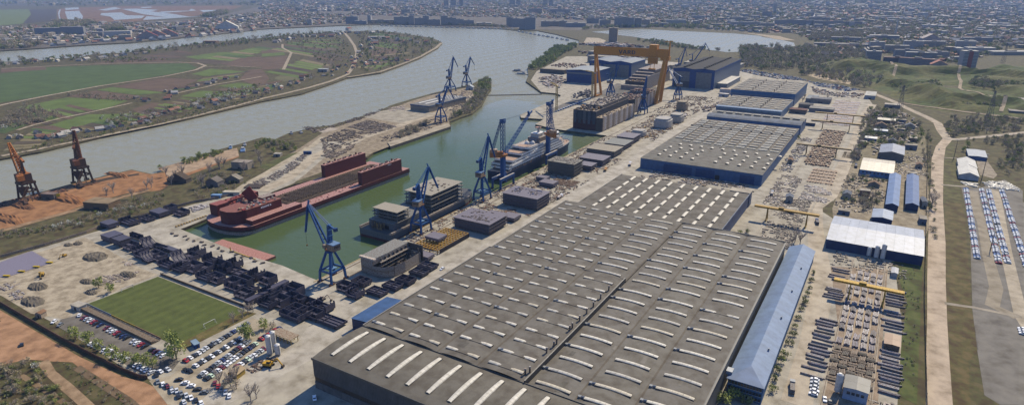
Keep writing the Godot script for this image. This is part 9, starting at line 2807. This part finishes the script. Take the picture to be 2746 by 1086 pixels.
	# the rest of the town, which reads as one mass of roofs and trees
	var areas := [
		[pts([-3462.2, -1209.5, -3579.2, -1491.4, -3444.1, -1698.1, -3126.2, -1919.2, -3469.0, -2448.0, -3841.5, -3011.4, -3589.4, -3145.0, -2966.2, -2994.8, -2418.9, -2402.7, -2434.6, -2124.5, -2484.2, -1936.8, -2428.5, -1752.1, -2362.6, -1402.1, -2391.7, -1167.1, -2434.5, -916.4, -2440.8, -839.6]), 1500, 1300, 1.2, 2.2],
		[pts([-2966.2, -2994.8, -2442.7, -3135.4, -1916.6, -3287.2, -1477.9, -3173.0, -1021.3, -3123.6, -640.1, -2923.9, -479.5, -2684.1, -309.9, -2779.2, -152.0, -3056.1, -200.5, -3870.0, -1099.9, -4143.1, -1954.5, -4191.2, -2691.6, -3802.3, -3395.1, -3431.1]), 1500, 1500, 1.3, 2.6],
		[pts([-377.6, -2741.3, -152.0, -3056.1, 385.5, -3169.1, 475.7, -3106.9, 389.6, -2490.5, 261.0, -2417.1, 160.8, -2001.6, 92.1, -1865.8, -17.3, -2005.9, -140.7, -2379.3, -258.4, -2354.7]), 420, 1000, 1.1, 2.0],
		[pts([-245.7, -3845.3, 717.6, -4838.1, 475.7, -3106.9, 127.2, -3024.3, -152.0, -3056.1]), 700, 900, 1.3, 2.6],
		[pts([-5607.2, -4409.3, -5021.2, -5085.1, -2946.0, -6309.7, -1058.6, -6347.3, -407.2, -6101.0, 1078.8, -7423.4, 717.6, -4838.1, -245.7, -3845.3, -1099.9, -4143.1, -1954.5, -4191.2, -3395.1, -3431.1, -3841.5, -3011.4]), 4600, 3600, 1.6, 3.4],
		[pts([-7145.9, -6231.9, -3402.2, -8983.5, -568.0, -8865.2, 1412.4, -8459.3, 1276.9, -7622.1, -1058.6, -6347.3, -2946.0, -6309.7, -5021.2, -5085.1, -5607.2, -4409.3, -6387.3, -5027.0]), 1500, 2200, 2.2, 4.6],
		[pts([-9636.2, -3755.7, -6617.3, -5209.1, -4973.4, -3907.6, -6189.6, -3439.6, -6706.9, -2600.8]), 40, 420, 2.0, 4.0]]
	var hm := MB.new()
	hm.gable(T(0, 0, 0), Vector3(8, 3.6, 10), 2.4, Color(0.8, 0.78, 0.75), Color(1, 1, 1), 0.4)
	var house_mesh := hm.mesh(M.wall)
	hm = MB.new()
	hm.bx(-9, 9, 0, 9, -6, 6, Color(0.75, 0.74, 0.74), Color(0.9, 0.9, 0.9))
	var block_mesh := hm.mesh(M.wall)
	var tones := [Color(0.55, 0.53, 0.5), Color(0.4, 0.38, 0.36), Color(0.44, 0.22, 0.15), Color(0.36, 0.17, 0.12), Color(0.72, 0.7, 0.67), Color(0.34, 0.29, 0.26), Color(0.56, 0.47, 0.38), Color(0.48, 0.27, 0.19)]
	for ai in areas.size():
		var a: Array = areas[ai]
		var h0 := []
		var c0 := []
		var h1 := []
		var c1 := []
		for i in a[1]:
			var p := in_poly(a[0])
			var s := rng.randf_range(a[3], a[4]) * 0.72
			var tf := Transform3D(Basis(Vector3.UP, [0.3, 1.87, 0.9, 2.4][rng.randi() % 4] + rng.randfn() * 0.1).scaled(Vector3(s, s * 0.85, s)), Vector3(p.x, 0.2, p.y))
			if rng.randf() < 0.82: h0.append(tf); c0.append(tones[rng.randi() % 8] * rng.randf_range(0.8, 1.15))
			else: h1.append(tf.scaled_local(Vector3(rng.randf_range(0.7, 1.6), rng.randf_range(0.6, 1.5), 1))); c1.append([white, grey, cream][rng.randi() % 3] * rng.randf_range(0.9, 1.2))
		mass("town_roofs", house_mesh, h0, c0)
		mass("town_roofs", block_mesh, h1, c1)
		thicket("town_trees", a[0], int(a[2] * 1.4), ["bare", "brown", "brown", "bush", "bush"] if ai != 2 else ["bare", "brown", "brown", "bush", "green"], a[3] * 1.5, a[4] * 1.7, 0.2)
	thicket("bank_wood", pts([-2340.7, -2324.3, -2199.3, -2494.7, -1576.2, -2542.2, -1509.9, -2477.8, -1947.2, -2496.6, -2155.4, -2444.5]), 260, ["brown", "bush", "bare"], 2.2, 3.6)
	thicket("bank_wood", pts([-1174.7, -2485.5, -1206.6, -2699.7, -996.0, -3047.5, -625.7, -2860.4, -931.3, -2852.4, -1163.5, -2603.8]), 260, ["brown", "bush", "green"], 2.4, 4.0)
	thicket("lake_shore_trees", pts([-1174.0, -2627.1, -920.0, -2962.1, -787.4, -3162.4, -510.1, -2790.6, -641.2, -2750.0, -955.0, -2785.9]), 160, ["green", "bush", "bare", "green"], 3.0, 4.6)
	thicket("lake_shore_trees", pts([-822.1, -2171.4, -759.0, -2160.1, -680.0, -2115.6, -549.8, -1990.6, -415.2, -1929.2, -436.9, -1900.7, -603.4, -1960.1, -744.1, -2079.2]), 110, ["green", "bush", "brown"], 2.0, 3.4)
	thicket("bank_wood", pts([-3164.8, -1375.4, -3642.5, -1634.9, -3615.8, -1745.3, -3293.5, -1649.4, -3283.2, -1572.3, -3102.5, -1410.1]), 420, ["bush", "brown"], 4.0, 6.5)
	thicket("bank_wood", pts([-3020.9, -1526.6, -3043.3, -1626.3, -2812.4, -1504.1, -2842.6, -1454.4]), 160, ["bush", "brown"], 3.6, 5.5)
	thicket("bank_wood", pts([-3636.6, -2423.8, -4080.1, -2884.9, -3845.3, -2754.7, -3522.8, -2418.9]), 220, ["bush", "brown"], 4.5, 6.5)
	thicket("bank_wood", pts([-2587.4, -948.0, -2585.4, -1035.0, -2433.1, -1035.7, -2326.6, -940.8, -2349.4, -856.8]), 150, ["bush", "brown", "bare"], 3.0, 4.8)
	thicket("bank_wood", pts([-303.4, -2668.8, -44.8, -3115.8, 26.4, -3155.6, -4.4, -2783.3, -102.1, -2782.0, -209.1, -2471.3, -274.4, -2434.3]), 420, ["bare", "brown", "brown"], 2.6, 4.2)
	# moored boats along the town quay
	for i in 26:
		var p := Vector2(-2145.5, -2361.0).lerp(Vector2(-1474.6, -2445.3), i / 25.0)
		boat("%s boat moored along the town quay, %s from the left" % [["white", "grey"][i % 2], nth(i)], p.x + 12, p.y + 22, rng.randf_range(24, 40), 1.3, [Color(0.6, 0.6, 0.6), Color(0.3, 0.33, 0.36)][i % 2])
	for i in 12:
		var p := Vector2(-1356.7, -2343.8).lerp(Vector2(-1004.6, -2077.9), i / 11.0)
		boat("%s boat at the quay's bend near the sand lot, %s from the left" % [["white", "blue"][i % 2], nth(i)], p.x - 14, p.y + 18, rng.randf_range(22, 36), 0.8, [Color(0.6, 0.6, 0.6), Color(0.2, 0.3, 0.45)][i % 2])
